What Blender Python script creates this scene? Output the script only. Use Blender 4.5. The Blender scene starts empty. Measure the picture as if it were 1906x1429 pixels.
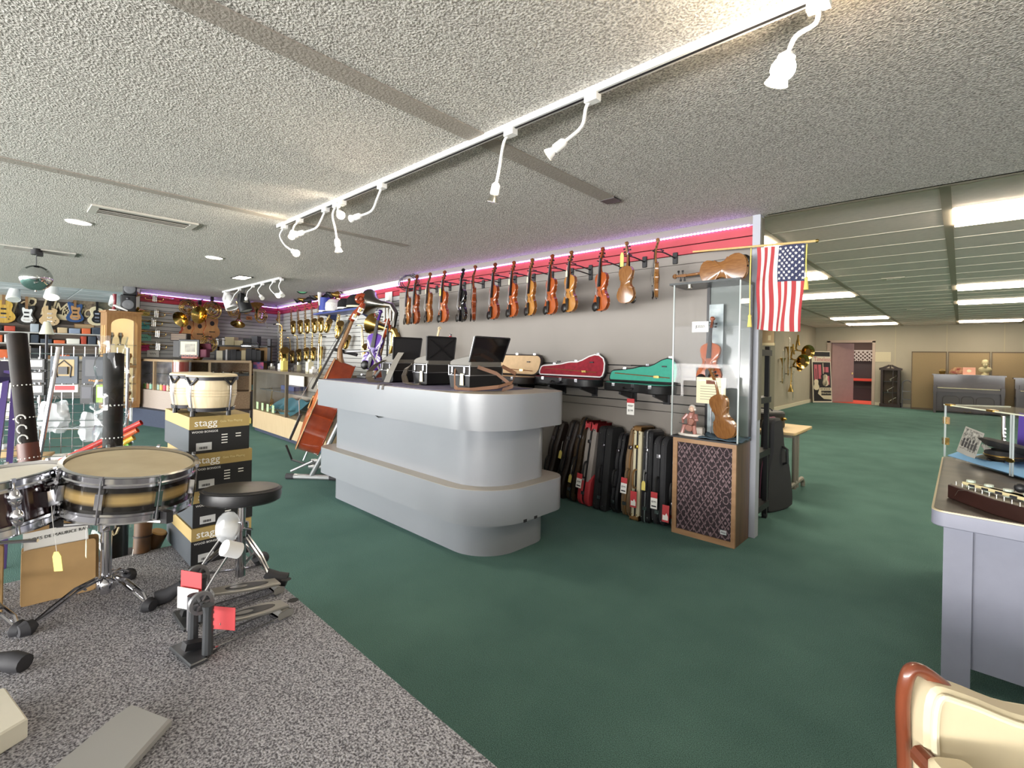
import bpy, math, random
from mathutils import Vector as V, Matrix as M
random.seed(7)
S = bpy.context.scene
COL = S.collection
PI = math.pi
# ---------------------------------------------------------------- camera
F, YAW, YH, ROLL, H = 894.0, math.radians(43.1), 663.5, 0.020, 1.35
cam = bpy.data.objects.new('camera', bpy.data.cameras.new('camera'))
COL.objects.link(cam)
cam.data.sensor_width = 36; cam.data.lens = F/1906*36
cam.data.shift_y = -(714.5-YH)/1906
cam.data.clip_start = 0.03; cam.data.clip_end = 200
cam.matrix_world = M.Translation((0, 0, H)) @ M.Rotation(YAW, 4, 'Z') @ M.Rotation(PI/2, 4, 'X') @ M.Rotation(ROLL, 4, 'Z')
S.camera = cam
# ---------------------------------------------------------------- colour management, world
S.view_settings.view_transform = 'Standard'; S.view_settings.look = 'None'
S.view_settings.gamma = 1.0; S.view_settings.use_curve_mapping = False
S.view_settings.exposure = 0.86
S.cycles.max_bounces = 7; S.cycles.diffuse_bounces = 4; S.cycles.glossy_bounces = 3
S.cycles.transparent_max_bounces = 16; S.cycles.sample_clamp_indirect = 6
S.cycles.use_denoising = True
w = bpy.data.worlds.new('sky'); S.world = w; w.use_nodes = True
w.node_tree.nodes['Background'].inputs[0].default_value = (.72, .84, 1, 1)
w.node_tree.nodes['Background'].inputs[1].default_value = 1.6
def area(name, loc, rot, sx, sy, power, col=(1, 1, 1), spread=180):
    l = bpy.data.lights.new(name, 'AREA'); l.shape = 'RECTANGLE'; l.size = sx; l.size_y = sy
    l.energy = power; l.color = col; l.spread = math.radians(spread)
    o = bpy.data.objects.new(name, l); COL.objects.link(o)
    o.location = loc; o.rotation_euler = rot
    return o
# daylight through the shop-front windows behind the camera and along the far side street wall, plus an added ceiling fill
DAY = (1, .98, .95)
area('window_daylight_front', (-2.1, -6.92, 1.35), (PI/2, 0, 0), 12.6, 2.0, 280, DAY)
area('added_ceiling_fill', (-2.0, -6.90, .75), (PI/2+.22, 0, 0), 13.0, 1.0, 900, (1, .97, .93))  # added upward fill to brighten the ceiling, standing in for pavement bounce
area('window_daylight_street', (-13.0, -6.92, 1.4), (PI/2, 0, 0), 7.0, 2.1, 420, DAY)
# ---------------------------------------------------------------- pixel helpers (image taken as 1906 x 1429)
_c, _s = math.cos(YAW), math.sin(YAW)
RT, FW, UP, CP = V((_c, _s, 0)), V((-_s, _c, 0)), V((0, 0, 1)), V((0, 0, H))
def ray(x, y):
    dx, dy = x-953, y-YH
    a = -ROLL; xr = dx*math.cos(a)-dy*math.sin(a); yr = dx*math.sin(a)+dy*math.cos(a)
    return RT*(xr/F)-UP*(yr/F)+FW
def AZ(x, y, z=0.0): d = ray(x, y); return CP+d*((z-H)/d.z)
def AY(x, y, yy): d = ray(x, y); return CP+d*(yy/d.y)
def AX(x, y, xx): d = ray(x, y); return CP+d*(xx/d.x)
def AD(x, y, dep): return CP+ray(x, y)*dep
# ---------------------------------------------------------------- materials
def lin(c):
    if isinstance(c, str):
        c = [int(c[i:i+2], 16)/255 for i in (0, 2, 4)]
        c = [v/12.92 if v <= .04045 else ((v+.055)/1.055)**2.4 for v in c]
    return tuple(c[:3])
_mats = {}
def mat(name, col='808080', rough=.5, metal=0, var=0, vs=6, bump=0, bs=150, spec=.5, coat=0, emit=0, ecol=None, col2=None, stretch=(1, 1, 1), alpha=1, detail=4, contrast=.5):
    if name in _mats: return _mats[name]
    m = bpy.data.materials.new(name); m.use_nodes = True; _mats[name] = m
    nt = m.node_tree; b = nt.nodes['Principled BSDF']; c = lin(col)
    b.inputs['Base Color'].default_value = (*c, 1)
    b.inputs['Roughness'].default_value = rough; b.inputs['Metallic'].default_value = metal
    b.inputs['Specular IOR Level'].default_value = spec
    if coat: b.inputs['Coat Weight'].default_value = coat; b.inputs['Coat Roughness'].default_value = .08
    if alpha < 1: b.inputs['Alpha'].default_value = alpha
    if emit:
        b.inputs['Emission Color'].default_value = (*lin(ecol or col), 1); b.inputs['Emission Strength'].default_value = emit
    L = nt.links.new
    if var or col2 or bump:
        tc = nt.nodes.new('ShaderNodeTexCoord'); mp = nt.nodes.new('ShaderNodeMapping')
        mp.inputs['Scale'].default_value = stretch; L(tc.outputs['Object'], mp.inputs['Vector'])
    if var or col2:
        n = nt.nodes.new('ShaderNodeTexNoise'); n.inputs['Scale'].default_value = vs; n.inputs['Detail'].default_value = detail
        L(mp.outputs[0], n.inputs['Vector'])
        r = nt.nodes.new('ShaderNodeValToRGB'); L(n.outputs['Fac'], r.inputs[0])
        r.color_ramp.elements[0].position = .5-contrast/2; r.color_ramp.elements[1].position = .5+contrast/2
        c2 = lin(col2) if col2 else None
        r.color_ramp.elements[0].color = (*(tuple(v*(1-var) for v in c) if not c2 else c), 1)
        r.color_ramp.elements[1].color = (*(tuple(min(1, v*(1+var)) for v in c) if not c2 else c2), 1)
        L(r.outputs[0], b.inputs['Base Color'])
    if bump:
        n2 = nt.nodes.new('ShaderNodeTexNoise'); n2.inputs['Scale'].default_value = bs; n2.inputs['Detail'].default_value = 3
        L(mp.outputs[0], n2.inputs['Vector'])
        bp = nt.nodes.new('ShaderNodeBump'); bp.inputs['Strength'].default_value = bump; bp.inputs['Distance'].default_value = .02
        L(n2.outputs['Fac'], bp.inputs['Height']); L(bp.outputs[0], b.inputs['Normal'])
    return m
def carpet(name, c1, c2, c3, big=2.2, fine=420, bumpd=.6):
    m = mat(name, c1, .95, col2=c2, vs=big, detail=7, spec=.12, contrast=.8, bump=bumpd, bs=fine*.7)
    nt = m.node_tree; L = nt.links.new; b = nt.nodes['Principled BSDF']; src = b.inputs['Base Color'].links[0].from_socket
    mp = [n for n in nt.nodes if n.type == 'MAPPING'][0]
    n = nt.nodes.new('ShaderNodeTexNoise'); n.inputs['Scale'].default_value = fine; n.inputs['Detail'].default_value = 2; L(mp.outputs[0], n.inputs['Vector'])
    r = nt.nodes.new('ShaderNodeValToRGB'); r.color_ramp.elements[0].position = .35; r.color_ramp.elements[1].position = .65
    r.color_ramp.elements[0].color = (.55, .55, .55, 1); r.color_ramp.elements[1].color = (1.45, 1.45, 1.45, 1); L(n.outputs['Fac'], r.inputs[0])
    x = nt.nodes.new('ShaderNodeMix'); x.data_type = 'RGBA'; x.blend_type = 'MULTIPLY'; x.inputs[0].default_value = 1
    L(src, x.inputs[6]); L(r.outputs[0], x.inputs[7]); L(x.outputs[2], b.inputs['Base Color'])
    return m
def wood(name, c1, c2, rough=.35, coat=.3, vs=9, st=(6, 6, .6), contrast=.5):
    return mat(name, c1, rough, col2=c2, vs=vs, stretch=st, coat=coat, contrast=contrast)
def glass_mat(name, tint=(1, 1, 1), refl=1.4, base=.008):
    if name in _mats: return _mats[name]
    m = bpy.data.materials.new(name); m.use_nodes = True; _mats[name] = m
    nt = m.node_tree; nt.nodes.clear(); L = nt.links.new
    o = nt.nodes.new('ShaderNodeOutputMaterial'); mx = nt.nodes.new('ShaderNodeMixShader')
    t = nt.nodes.new('ShaderNodeBsdfTransparent'); t.inputs[0].default_value = (*tint, 1)
    g = nt.nodes.new('ShaderNodeBsdfGlossy'); g.inputs['Roughness'].default_value = .02
    lw = nt.nodes.new('ShaderNodeLayerWeight'); lw.inputs[0].default_value = .5
    pw = nt.nodes.new('ShaderNodeMath'); pw.operation = 'POWER'; pw.inputs[1].default_value = 4.0; L(lw.outputs['Facing'], pw.inputs[0])
    ad = nt.nodes.new('ShaderNodeMath'); ad.operation = 'MULTIPLY_ADD'; ad.inputs[1].default_value = (refl-1); ad.inputs[2].default_value = base; ad.use_clamp = True
    L(pw.outputs[0], ad.inputs[0]); L(ad.outputs[0], mx.inputs[0]); L(t.outputs[0], mx.inputs[1]); L(g.outputs[0], mx.inputs[2]); L(mx.outputs[0], o.inputs[0])
    return m
# ---------------------------------------------------------------- mesh builder
class MB:
    def __init__(s, m=None): s.v = []; s.f = []; s.m = m
    def add(s, vs, fs):
        k = len(s.v)
        for p in vs:
            p = V(p); s.v.append(tuple(s.m @ p) if s.m else tuple(p))
        s.f += [tuple(i+k for i in f) for f in fs]; return s
    def bb(s, x0, x1, y0, y1, z0, z1):
        return s.add([(x0, y0, z0), (x1, y0, z0), (x1, y1, z0), (x0, y1, z0), (x0, y0, z1), (x1, y0, z1), (x1, y1, z1), (x0, y1, z1)],
                     [(3, 2, 1, 0), (4, 5, 6, 7), (0, 1, 5, 4), (1, 2, 6, 5), (2, 3, 7, 6), (3, 0, 4, 7)])
    def box(s, c, d, R=None):
        hx, hy, hz = d[0]/2, d[1]/2, d[2]/2
        P = [V((x, y, z)) for z in (-hz, hz) for x, y in ((-hx, -hy), (hx, -hy), (hx, hy), (-hx, hy))]
        if R: P = [R @ p for p in P]
        c = V(c)
        return s.add([p+c for p in P], [(3, 2, 1, 0), (4, 5, 6, 7), (0, 1, 5, 4), (1, 2, 6, 5), (2, 3, 7, 6), (3, 0, 4, 7)])
    def bar(s, p0, p1, wd, th, up=(0, 0, 1)):
        p0, p1 = V(p0), V(p1); z = (p1-p0); ln = z.length; z.normalize(); u = V(up)
        if abs(z.dot(u)) > .98: u = V((1, 0, 0))
        x = u.cross(z).normalized(); y = z.cross(x)
        return s.box((p0+p1)/2, (wd, th, ln), M((x, y, z)).transposed())
    def tube(s, pts, r, n=8, closed=False, cap=True):
        pts = [V(p) for p in pts]; k = len(pts); rs = r if isinstance(r, (list, tuple)) else [r]*k
        vs = []; ref = None
        for i, p in enumerate(pts):
            a = pts[(i-1) % k] if (i or closed) else p; b = pts[(i+1) % k] if (i < k-1 or closed) else p
            t = (b-a); t = t.normalized() if t.length > 1e-9 else V((0, 0, 1))
            if ref is None:
                ref = V((0, 0, 1)) if abs(t.z) < .9 else V((1, 0, 0))
            x = ref-t*ref.dot(t); x = x.normalized() if x.length > 1e-6 else t.orthogonal().normalized()
            ref = x; y = t.cross(x)
            for j in range(n):
                an = 2*PI*j/n; vs.append(p+(x*math.cos(an)+y*math.sin(an))*rs[i])
        fs = []
        for i in range(k if closed else k-1):
            for j in range(n):
                a, b = i*n+j, i*n+(j+1) % n; c, d = ((i+1) % k)*n+(j+1) % n, ((i+1) % k)*n+j
                fs.append((a, b, c, d))
        if cap and not closed:
            fs.append(tuple(range(n))[::-1]); fs.append(tuple((k-1)*n+j for j in range(n)))
        return s.add(vs, fs)
    def cyl(s, p0, p1, r0, r1=None, n=14, cap=True): return s.tube([p0, p1], [r0, r0 if r1 is None else r1], n, cap=cap)
    def lathe(s, prof, c=(0, 0, 0), n=20, R=None, sx=1, sy=1, a0=0, a1=2*PI):
        vs = []; c = V(c); full = abs(a1-a0-2*PI) < 1e-6; nn = n if full else n+1
        for r, z in prof:
            for j in range(nn):
                a = a0+(a1-a0)*j/n; p = V((r*math.cos(a)*sx, r*math.sin(a)*sy, z)); vs.append((R @ p if R else p)+c)
        fs = []
        for i in range(len(prof)-1):
            for j in range(n):
                j2 = (j+1) % nn
                if not full and j == n: continue
                fs.append((i*nn+j, i*nn+j2, (i+1)*nn+j2, (i+1)*nn+j))
        if prof[0][0] > 1e-6 and full: fs.append(tuple(range(nn))[::-1])
        if prof[-1][0] > 1e-6 and full: fs.append(tuple((len(prof)-1)*nn+j for j in range(nn)))
        return s.add(vs, fs)
    def ball(s, c, r, n=12, k=7):
        r = (r, r, r) if not isinstance(r, (tuple, list)) else r; c = V(c); vs = []; fs = []
        for i in range(k+1):
            t = PI*i/k
            for j in range(n):
                a = 2*PI*j/n; vs.append(c+V((r[0]*math.sin(t)*math.cos(a), r[1]*math.sin(t)*math.sin(a), r[2]*math.cos(t))))
        for i in range(k):
            for j in range(n):
                fs.append((i*n+j, (i+1)*n+j, (i+1)*n+(j+1) % n, i*n+(j+1) % n))
        return s.add(vs, fs)
    def prism(s, out, z0, z1, ch=0, R=None, c=(0, 0, 0), ch0=None):
        """outline in local xy pulled along z, edges chamfered by ch; R, c place it"""
        c = V(c); ch0 = ch if ch0 is None else ch0; rings = []
        if ch0: rings.append((inset(out, ch0), z0)); rings.append((out, z0+ch0))
        else: rings.append((out, z0))
        if ch: rings.append((out, z1-ch)); rings.append((inset(out, ch), z1))
        else: rings.append((out, z1))
        n = len(out); vs = []
        for o, z in rings:
            for p in o:
                q = V((p[0], p[1], z)); vs.append((R @ q if R else q)+c)
        fs = [tuple(range(n))[::-1], tuple((len(rings)-1)*n+j for j in range(n))]
        for i in range(len(rings)-1):
            for j in range(n):
                fs.append((i*n+j, i*n+(j+1) % n, (i+1)*n+(j+1) % n, (i+1)*n+j))
        return s.add(vs, fs)
    def dome(s, out, z0, hgt, steps=3, R=None, c=(0, 0, 0), ctr=None, rim=0.0):
        """plate with the outline, swelling by hgt in the middle"""
        c = V(c); n = len(out); cx = ctr or (sum(p[0] for p in out)/n, sum(p[1] for p in out)/n); vs = []
        for i in range(steps+1):
            t = i/steps*.92; zz = z0+rim+hgt*math.sin(t*PI/2)
            for p in out:
                q = V((p[0]+(cx[0]-p[0])*t, p[1]+(cx[1]-p[1])*t, zz)) if i else V((p[0], p[1], z0+rim))
                vs.append((R @ q if R else q)+c)
        fs = []
        for i in range(steps):
            for j in range(n):
                fs.append((i*n+j, i*n+(j+1) % n, (i+1)*n+(j+1) % n, (i+1)*n+j))
        fs.append(tuple(steps*n+j for j in range(n)))
        return s.add(vs, fs)
    def surf(s, fn, nu, nv, th=0):
        vs = [V(fn(i/nu, j/nv)) for i in range(nu+1) for j in range(nv+1)]
        q = lambda i, j: i*(nv+1)+j
        fs = [(q(i, j), q(i+1, j), q(i+1, j+1), q(i, j+1)) for i in range(nu) for j in range(nv)]
        if th:
            N = [V((0, 0, 0)) for _ in vs]
            for f in fs:
                nn = (vs[f[1]]-vs[f[0]]).cross(vs[f[3]]-vs[f[0]])
                for k in f: N[k] += nn
            k = len(vs); vs2 = [v-n.normalized()*th for v, n in zip(vs, N)]
            fs2 = [tuple(x+k for x in f[::-1]) for f in fs]
            edge = [q(i, 0) for i in range(nu+1)]+[q(nu, j) for j in range(1, nv+1)]+[q(i, nv) for i in range(nu-1, -1, -1)]+[q(0, j) for j in range(nv-1, 0, -1)]
            fs += fs2+[(edge[(i+1) % len(edge)], edge[i], edge[i]+k, edge[(i+1) % len(edge)]+k) for i in range(len(edge))]
            vs += vs2
        return s.add(vs, fs)
    def build(s, name, m, parent=None, ang=35, flat=False):
        me = bpy.data.meshes.new(name); me.from_pydata(s.v, [], s.f); me.update()
        if not flat:
            me.shade_smooth()
            try: me.set_sharp_from_angle(angle=math.radians(ang))
            except Exception: pass
        me.materials.append(m)
        o = bpy.data.objects.new(name, me); COL.objects.link(o)
        if parent: o.parent = parent
        return o
def inset(out, d):
    n = len(out); ar = sum(out[i][0]*out[(i+1) % n][1]-out[(i+1) % n][0]*out[i][1] for i in range(n)); sg = 1 if ar > 0 else -1
    r = []
    for i in range(n):
        a, b, c = V((*out[i-1][:2], 0)), V((*out[i][:2], 0)), V((*out[(i+1) % n][:2], 0))
        e1, e2 = (b-a), (c-b)
        if e1.length < 1e-9: e1 = e2
        if e2.length < 1e-9: e2 = e1
        n1 = V((-e1.y, e1.x, 0)).normalized()*sg; n2 = V((-e2.y, e2.x, 0)).normalized()*sg
        q = (n1+n2); q = q.normalized() if q.length > 1e-6 else n1
        k = min(1/max(.35, q.dot(n1)), 2)
        r.append((b.x+q.x*d*k, b.y+q.y*d*k))
    return r
def rrect(x0, x1, y0, y1, r, n=4):
    o = []
    for cx, cy, a in ((x1-r, y0+r, -90), (x1-r, y1-r, 0), (x0+r, y1-r, 90), (x0+r, y0+r, 180)):
        for i in range(n+1):
            t = math.radians(a+90*i/n); o.append((cx+r*math.cos(t), cy+r*math.sin(t)))
    return o
def spline(P, n=6, closed=False):
    P = [V(p if len(p) > 2 else (*p, 0)) for p in P]; k = len(P); o = []
    for i in range(k if closed else k-1):
        g = lambda q: P[q % k] if closed else P[max(0, min(k-1, q))]
        a, b, c, d = g(i-1), g(i), g(i+1), g(i+2)
        for j in range(n):
            t = j/n; o.append(.5*((2*b)+(c-a)*t+(2*a-5*b+4*c-d)*t*t+(3*b-a-3*c+d)*t**3))
    if not closed: o.append(P[-1])
    return o
def arc(c, r, a0, a1, n, ax=0):
    o = []
    for i in range(n+1):
        t = math.radians(a0+(a1-a0)*i/n); u, v = r*math.cos(t), r*math.sin(t)
        o.append(V(c)+(V((u, 0, v)) if ax == 0 else V((u, v, 0)) if ax == 1 else V((0, u, v))))
    return o
RX90 = M.Rotation(PI/2, 3, 'X')          # outline xy -> x z plane, pulled towards -y
def tag(o, label, cat, group=None):
    o['label'] = label; o['category'] = cat
    if group: o['group'] = group
    return o
def E(name, label, cat, loc=(0, 0, 0), rz=0, group=None, rot=None):
    o = bpy.data.objects.new(name, None); COL.objects.link(o); o.empty_display_size = .05
    o.location = loc; o.rotation_euler = rot or (0, 0, rz)
    return tag(o, label, cat, group)
def struct(o): o['kind'] = 'structure'; return o
def kids(o): return [x for x in COL.objects if x.parent == o]
def copy_tree(root, loc=None, rot=None, label=None, group=None, scale=None):
    def cp(o, par):
        c = o.copy(); COL.objects.link(c); c.parent = par
        for ch in CH.get(o.name, ()):
            if not ch.name.startswith('price_tag'): cp(ch, c)
        return c
    CH = {}
    for x in COL.objects:
        if x.parent: CH.setdefault(x.parent.name, []).append(x)
    c = cp(root, None)
    if loc is not None: c.location = loc
    if rot is not None: c.rotation_euler = rot
    if scale: c.scale = (scale,)*3
    if label: c['label'] = label
    if group: c['group'] = group
    return c
def text(s, size, m, parent, loc, rot=(PI/2, 0, 0), name='lettering', ext=.0008, shear=0, align='CENTER', sx=1):
    cu = bpy.data.curves.new('t', 'FONT'); cu.body = s; cu.size = size; cu.extrude = ext; cu.shear = shear
    cu.align_x = align; cu.align_y = 'CENTER'; cu.resolution_u = 2
    o = bpy.data.objects.new('t', cu); COL.objects.link(o)
    me = bpy.data.meshes.new_from_object(o); bpy.data.objects.remove(o); bpy.data.curves.remove(cu)
    me.materials.clear(); me.materials.append(m); me.name = name
    o = bpy.data.objects.new(name, me); COL.objects.link(o); o.parent = parent; o.location = loc; o.rotation_euler = rot; o.scale = (sx, 1, 1)
    return o
# shared materials
CHROME = mat('chrome', 'c8c8cc', .14, 1); STEEL = mat('brushed_steel', '9a9a9e', .35, 1)
BRASS = mat('lacquered_brass', 'cfae68', .2, 1, var=.3, vs=30); GOLD = mat('old_gold_brass', 'a98a4c', .3, 1, var=.3, vs=25)
SILVER = mat('silver_plate', 'd6d4cc', .2, 1)
BLACKP = mat('black_plastic', '17171a', .45); BLACKL = mat('black_leatherette', '141415', .5, bump=.25, bs=300)
RUBBER = mat('grey_rubber', '2c2c30', .7); WHITEP = mat('white_paper', 'e6e4de', .8); WHITEE = mat('white_enamel', 'e8e8e6', .35)
TAGY = mat('yellow_card', 'd8c66c', .8); TAGC = mat('cream_card', 'd9d3b4', .8); REDC = mat('red_card', 'b8383c', .6)
INK = mat('black_ink', '1c1c20', .7); GLASS = glass_mat('clear_glass'); EBONY = mat('ebony', '120f0e', .35)
GREYP = mat('grey_plastic', '6d6e72', .5); DKGREY = mat('dark_grey_metal', '3a3a3e', .4, .6)
# ================================================================ SETTING
CEIL, YW, YB, BC = 2.475, 3.97, 19.6, 2.58
GREEN = carpet('green_carpet', '4b6a64', '64867e', None, 2.2, 300)
DARKC = mat('charcoal_carpet', '545357', .95, col2='b8b7bb', vs=190, detail=2, bump=.6, bs=170, spec=.1, contrast=.3)
BLUEC = mat('blue_grey_carpet', '3a4152', .95, var=.35, vs=120, bump=.4, bs=200)
POP = mat('popcorn_plaster', '98938c', .95, col2='f0ece4', vs=110, detail=4, bump=1.0, bs=110, spec=.1, contrast=.34)  # speckle colour paints in the shade between the popcorn grains
TAUPE = mat('bare_taupe_plaster', '9c948a', .9, var=.12, vs=60, bump=.25, bs=90)
GREYW = mat('pale_grey_panel', '817b74', .5, var=.04, vs=2)
SLATG = mat('warm_grey_slat', 'b6b6b2', .55, var=.06, vs=3)
REDS = mat('red_slat', 'b03a44', .45, var=.08, vs=4); SLOT = mat('dark_slot', '1a1a1c', .8)
CREAM = mat('cream_wall', 'aba493', .8, var=.05, vs=1.5, bump=.05, bs=300)
TILEC = mat('beige_ceiling_panel', 'e8dad3', .8, var=.05, vs=20); TBAR = mat('ceiling_bar', 'e0d9ca', .6); TBARD = mat('ceiling_beam_bar', 'a89d8d', .7)
WHITEW = mat('off_white_wall', 'd8d8d4', .7)
def slab(name, *b, m=None, par=None): return MB().bb(*b).build(name, m, par, flat=True)
struct(slab('floor', -18.5, 6, -7.1, 22.5, -.06, 0, m=GREEN))
MB().bb(-6, 1.0, 19.66, 22.4, 0, .006).build('red_carpet', mat('red_carpet', 'c8482f', .95, var=.15, vs=40), bpy.data.objects['floor'])
pf = struct(slab('floor_platform', -2.70, 4.6, -6.9, .775, 0, .43, m=DARKC))
# popcorn ceiling with bare strips
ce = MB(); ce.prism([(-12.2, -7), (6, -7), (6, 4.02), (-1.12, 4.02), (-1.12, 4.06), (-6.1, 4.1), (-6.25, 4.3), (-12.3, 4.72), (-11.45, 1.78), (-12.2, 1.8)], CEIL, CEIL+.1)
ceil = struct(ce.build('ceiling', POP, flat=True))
MB().bb(-1.89, -1.775, -6.9, 2.94, CEIL-.006, CEIL+.02).build('bare_strip', TAUPE, ceil)
MB().bb(-1.89, -1.775, 2.90, 3.0, CEIL-.010, CEIL+.02).build('metal_cover_plate', mat('cover_plate', '5e5a5a', .5, .3), ceil)
MB().bb(-4.26, -4.17, -6.9, 2.86, CEIL-.006, CEIL+.02).build('bare_strip', TAUPE, ceil)
MB().bb(-1.1, 6, 4.0, 4.05, CEIL, BC).build('ceiling_edge_board', TBARD, ceil)
# back room ceiling: every panel a piece
bc = struct(slab('ceiling_back', -5.1, 6, 4.02, YB+.3, BC+.04, BC+.1, m=TILEC))
x_edges = [-3.94, -2.66, -1.38, -.10, 1.18, 2.46, 3.74]
FIX = {(3, 1), (3, 9), (3, 13), (3, 22), (1, 1), (1, 5), (1, 9), (1, 18), (1, 22), (5, 3), (5, 9), (5, 15)}
ROW0 = 4.46; pan = MB().bb(-.612, .612, -.292, .292, 0, .02); pm = None
def share(name, base, loc, par, rot=None):
    o = base.copy(); o.name = name; COL.objects.link(o); o.parent = par; o.location = loc
    if rot: o.rotation_euler = rot
    return o
for ci in range(-1, 6):
    for ri in range(-1, 25):
        if (ci, ri) in FIX: continue
        xa = x_edges[0]-1.28 if ci < 0 else x_edges[ci]
        if ci < 0: continue
        loc = (xa+.64, ROW0+.61*ri+.305, BC+.002)
        if pm is None: pm = pan.build('ceiling_panel', TILEC, bc); pm.location = loc
        else: share('ceiling_panel', pm, loc, bc)
tb = None
for ri in range(0, 25):
    for ci in range(0, 6):
        loc = (x_edges[ci]+.64, ROW0+.61*ri, BC)
        if tb is None: tb = MB().bb(-.61, .61, -.010, .010, -.003, .03).build('ceiling_rail', TBAR, bc); tb.location = loc
        else: share('ceiling_rail', tb, loc, bc)
for x in x_edges: MB().bb(x-.03, x+.03, 4.06, YB, BC-.008, BC+.03).build('ceiling_beam', TBARD, bc)
# fluorescent fixtures
TUBE = mat('lit_diffuser', 'fffbe8', .5, emit=9.5, ecol='fff0d8'); FRM = mat('fixture_frame', 'd6d0be', .5)
fx = None
FLAB = {(3, 1): 'large lit fluorescent ceiling panel nearest the camera, above the desk', (3, 9): 'lit fluorescent ceiling panel beyond the dark gap in the ceiling', (3, 13): 'lit fluorescent ceiling panel, third in the row over the piano side',
        (3, 22): 'small far fluorescent ceiling panel just before the back wall above the piano', (1, 1): 'lit fluorescent ceiling panel half hidden behind the flag top', (1, 5): 'lit fluorescent ceiling panel directly behind the flag middle',
        (1, 9): 'lit fluorescent ceiling panel showing below and beside the flag hem', (1, 18): 'lit fluorescent ceiling panel above the brass instruments on the cream wall', (1, 22): 'far fluorescent ceiling panel close to the open door',
        (5, 3): 'fluorescent ceiling panel over the desk end of the room', (5, 9): 'fluorescent ceiling panel out past the dividers', (5, 15): 'fluorescent ceiling panel far past the pianos'}
for k in sorted(FIX):
    ci, ri = k; loc = (x_edges[ci]+.64, ROW0+.61*ri+.305, BC)
    t = E('fluorescent_fixture', FLAB[k], 'ceiling light', loc, group='back room fluorescent lights')
    if fx is None:
        a = MB().bb(-.60, .60, -.285, .285, -.03, .03).build('diffuser', TUBE, t)
        f = MB(); f.bb(-.61, -.595, -.3, .3, -.004, .04); f.bb(.595, .61, -.3, .3, -.004, .04); f.bb(-.61, .61, -.3, -.285, -.004, .04); f.bb(-.61, .61, .285, .3, -.004, .04)
        fx = (a, f.build('frame', FRM, t))
    else:
        share('diffuser', fx[0], (0, 0, 0), t); share('frame', fx[1], (0, 0, 0), t)
# walls of the back room
wl = struct(slab('wall_back_left', -3.95, -3.75, 4.35, YB+.2, 0, BC+.05, m=CREAM))
MB().bb(-3.75, -3.72, 14.3, YB, 0, .1).build('baseboard', mat('cream_trim', 'd9d2ba', .5), wl)
MB().bb(-3.75, -3.66, 12.0, 14.25, 0, BC).build('pilaster', mat('grey_green_paint', '8f8c7c', .7), wl)
wb = MB()
wb.bb(-3.95, -3.30, YB, YB+.12, 0, BC); wb.bb(-2.14, 6, YB, YB+.12, 0, BC); wb.bb(-3.30, -2.14, YB, YB+.12, 2.07, BC)
wb = struct(wb.build('wall_far', CREAM, flat=True))
for x in [-1.55, -.33, .89, 2.1]: MB().bb(x-.008, x+.008, YB-.004, YB, .1, BC).build('wallpaper_seam', mat('seam', 'b9b195', .8), wb)
MB().bb(-2.05, 3.5, YB-.02, YB, 0, .1).build('baseboard', mat('cream_trim'), wb)
MB().bb(-2.1, -1.66, YB-.012, YB, 1.42, 1.74).build('access_panel', mat('cream_panel', 'c6bda1', .7), wb)
MB().bb(-3.40, -3.30, YB-.03, YB+.02, 0, 2.1).bb(-2.14, -2.06, YB-.03, YB+.02, 0, 2.1).bb(-3.40, -2.06, YB-.03, YB+.02, 2.05, 2.13).build('door_casing', mat('mauve_trim', 'b9a698', .6), wb)
d1 = E('door_1', 'mauve painted door standing ajar', 'door', (-3.28, YB+.08, 0), math.radians(52)); del d1['label'], d1['category']; struct(d1)
MB().bb(0, .86, -.02, .02, .01, 2.04).build('door_leaf', mat('mauve_door', '97776e', .55, var=.06), d1)
lh = MB(); lh.tube([(.80, -.02, 1.0), (.80, -.07, 1.0), (.72, -.08, 1.0)], .011); lh.cyl((.80, -.021, 1.0), (.80, -.028, 1.0), .03); lh.build('door_handle', BRASS, d1)
# red room beyond the door
rr = struct(slab('wall_red_room', -6, 1, 22.3, 22.4, 0, 2.4, m=mat('brown_wall', '5a4a42', .8)))
slab('red_counter_front', -6, 1, 21.55, 21.6, 0, .45, m=mat('dark_front', '2d2422', .6), par=rr)
slab('red_counter_top', -6, 1, 21.4, 22.0, .72, .80, m=mat('red_laminate', 'c2402c', .5), par=rr)
slab('dark_recess', -6, 1, 22.05, 22.2, .8, 1.45, m=mat('dark_front'), par=rr)
la = MB()
for i in range(44):
    x = -5+i*.13; la.bar((x, 21.95, 1.45), (x+.36, 21.95, 1.82), .035, .02, (0, 1, 0)); la.bar((x+.36, 21.93, 1.45), (x, 21.93, 1.82), .035, .02, (0, 1, 0))
la.bb(-6, 1, 21.92, 21.97, 1.80, 1.85); la.build('lattice_valance', mat('grey_lattice', 'a7a39a', .6), rr)
struct(slab('ceiling_red_room', -6, 1, YB+.12, 22.4, 2.4, 2.46, m=WHITEW))
area('red_room_lamp', (-2.6, 20.9, 2.35), (0, 0, 0), 1.4, .6, 24, (1, .86, .74))
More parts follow.
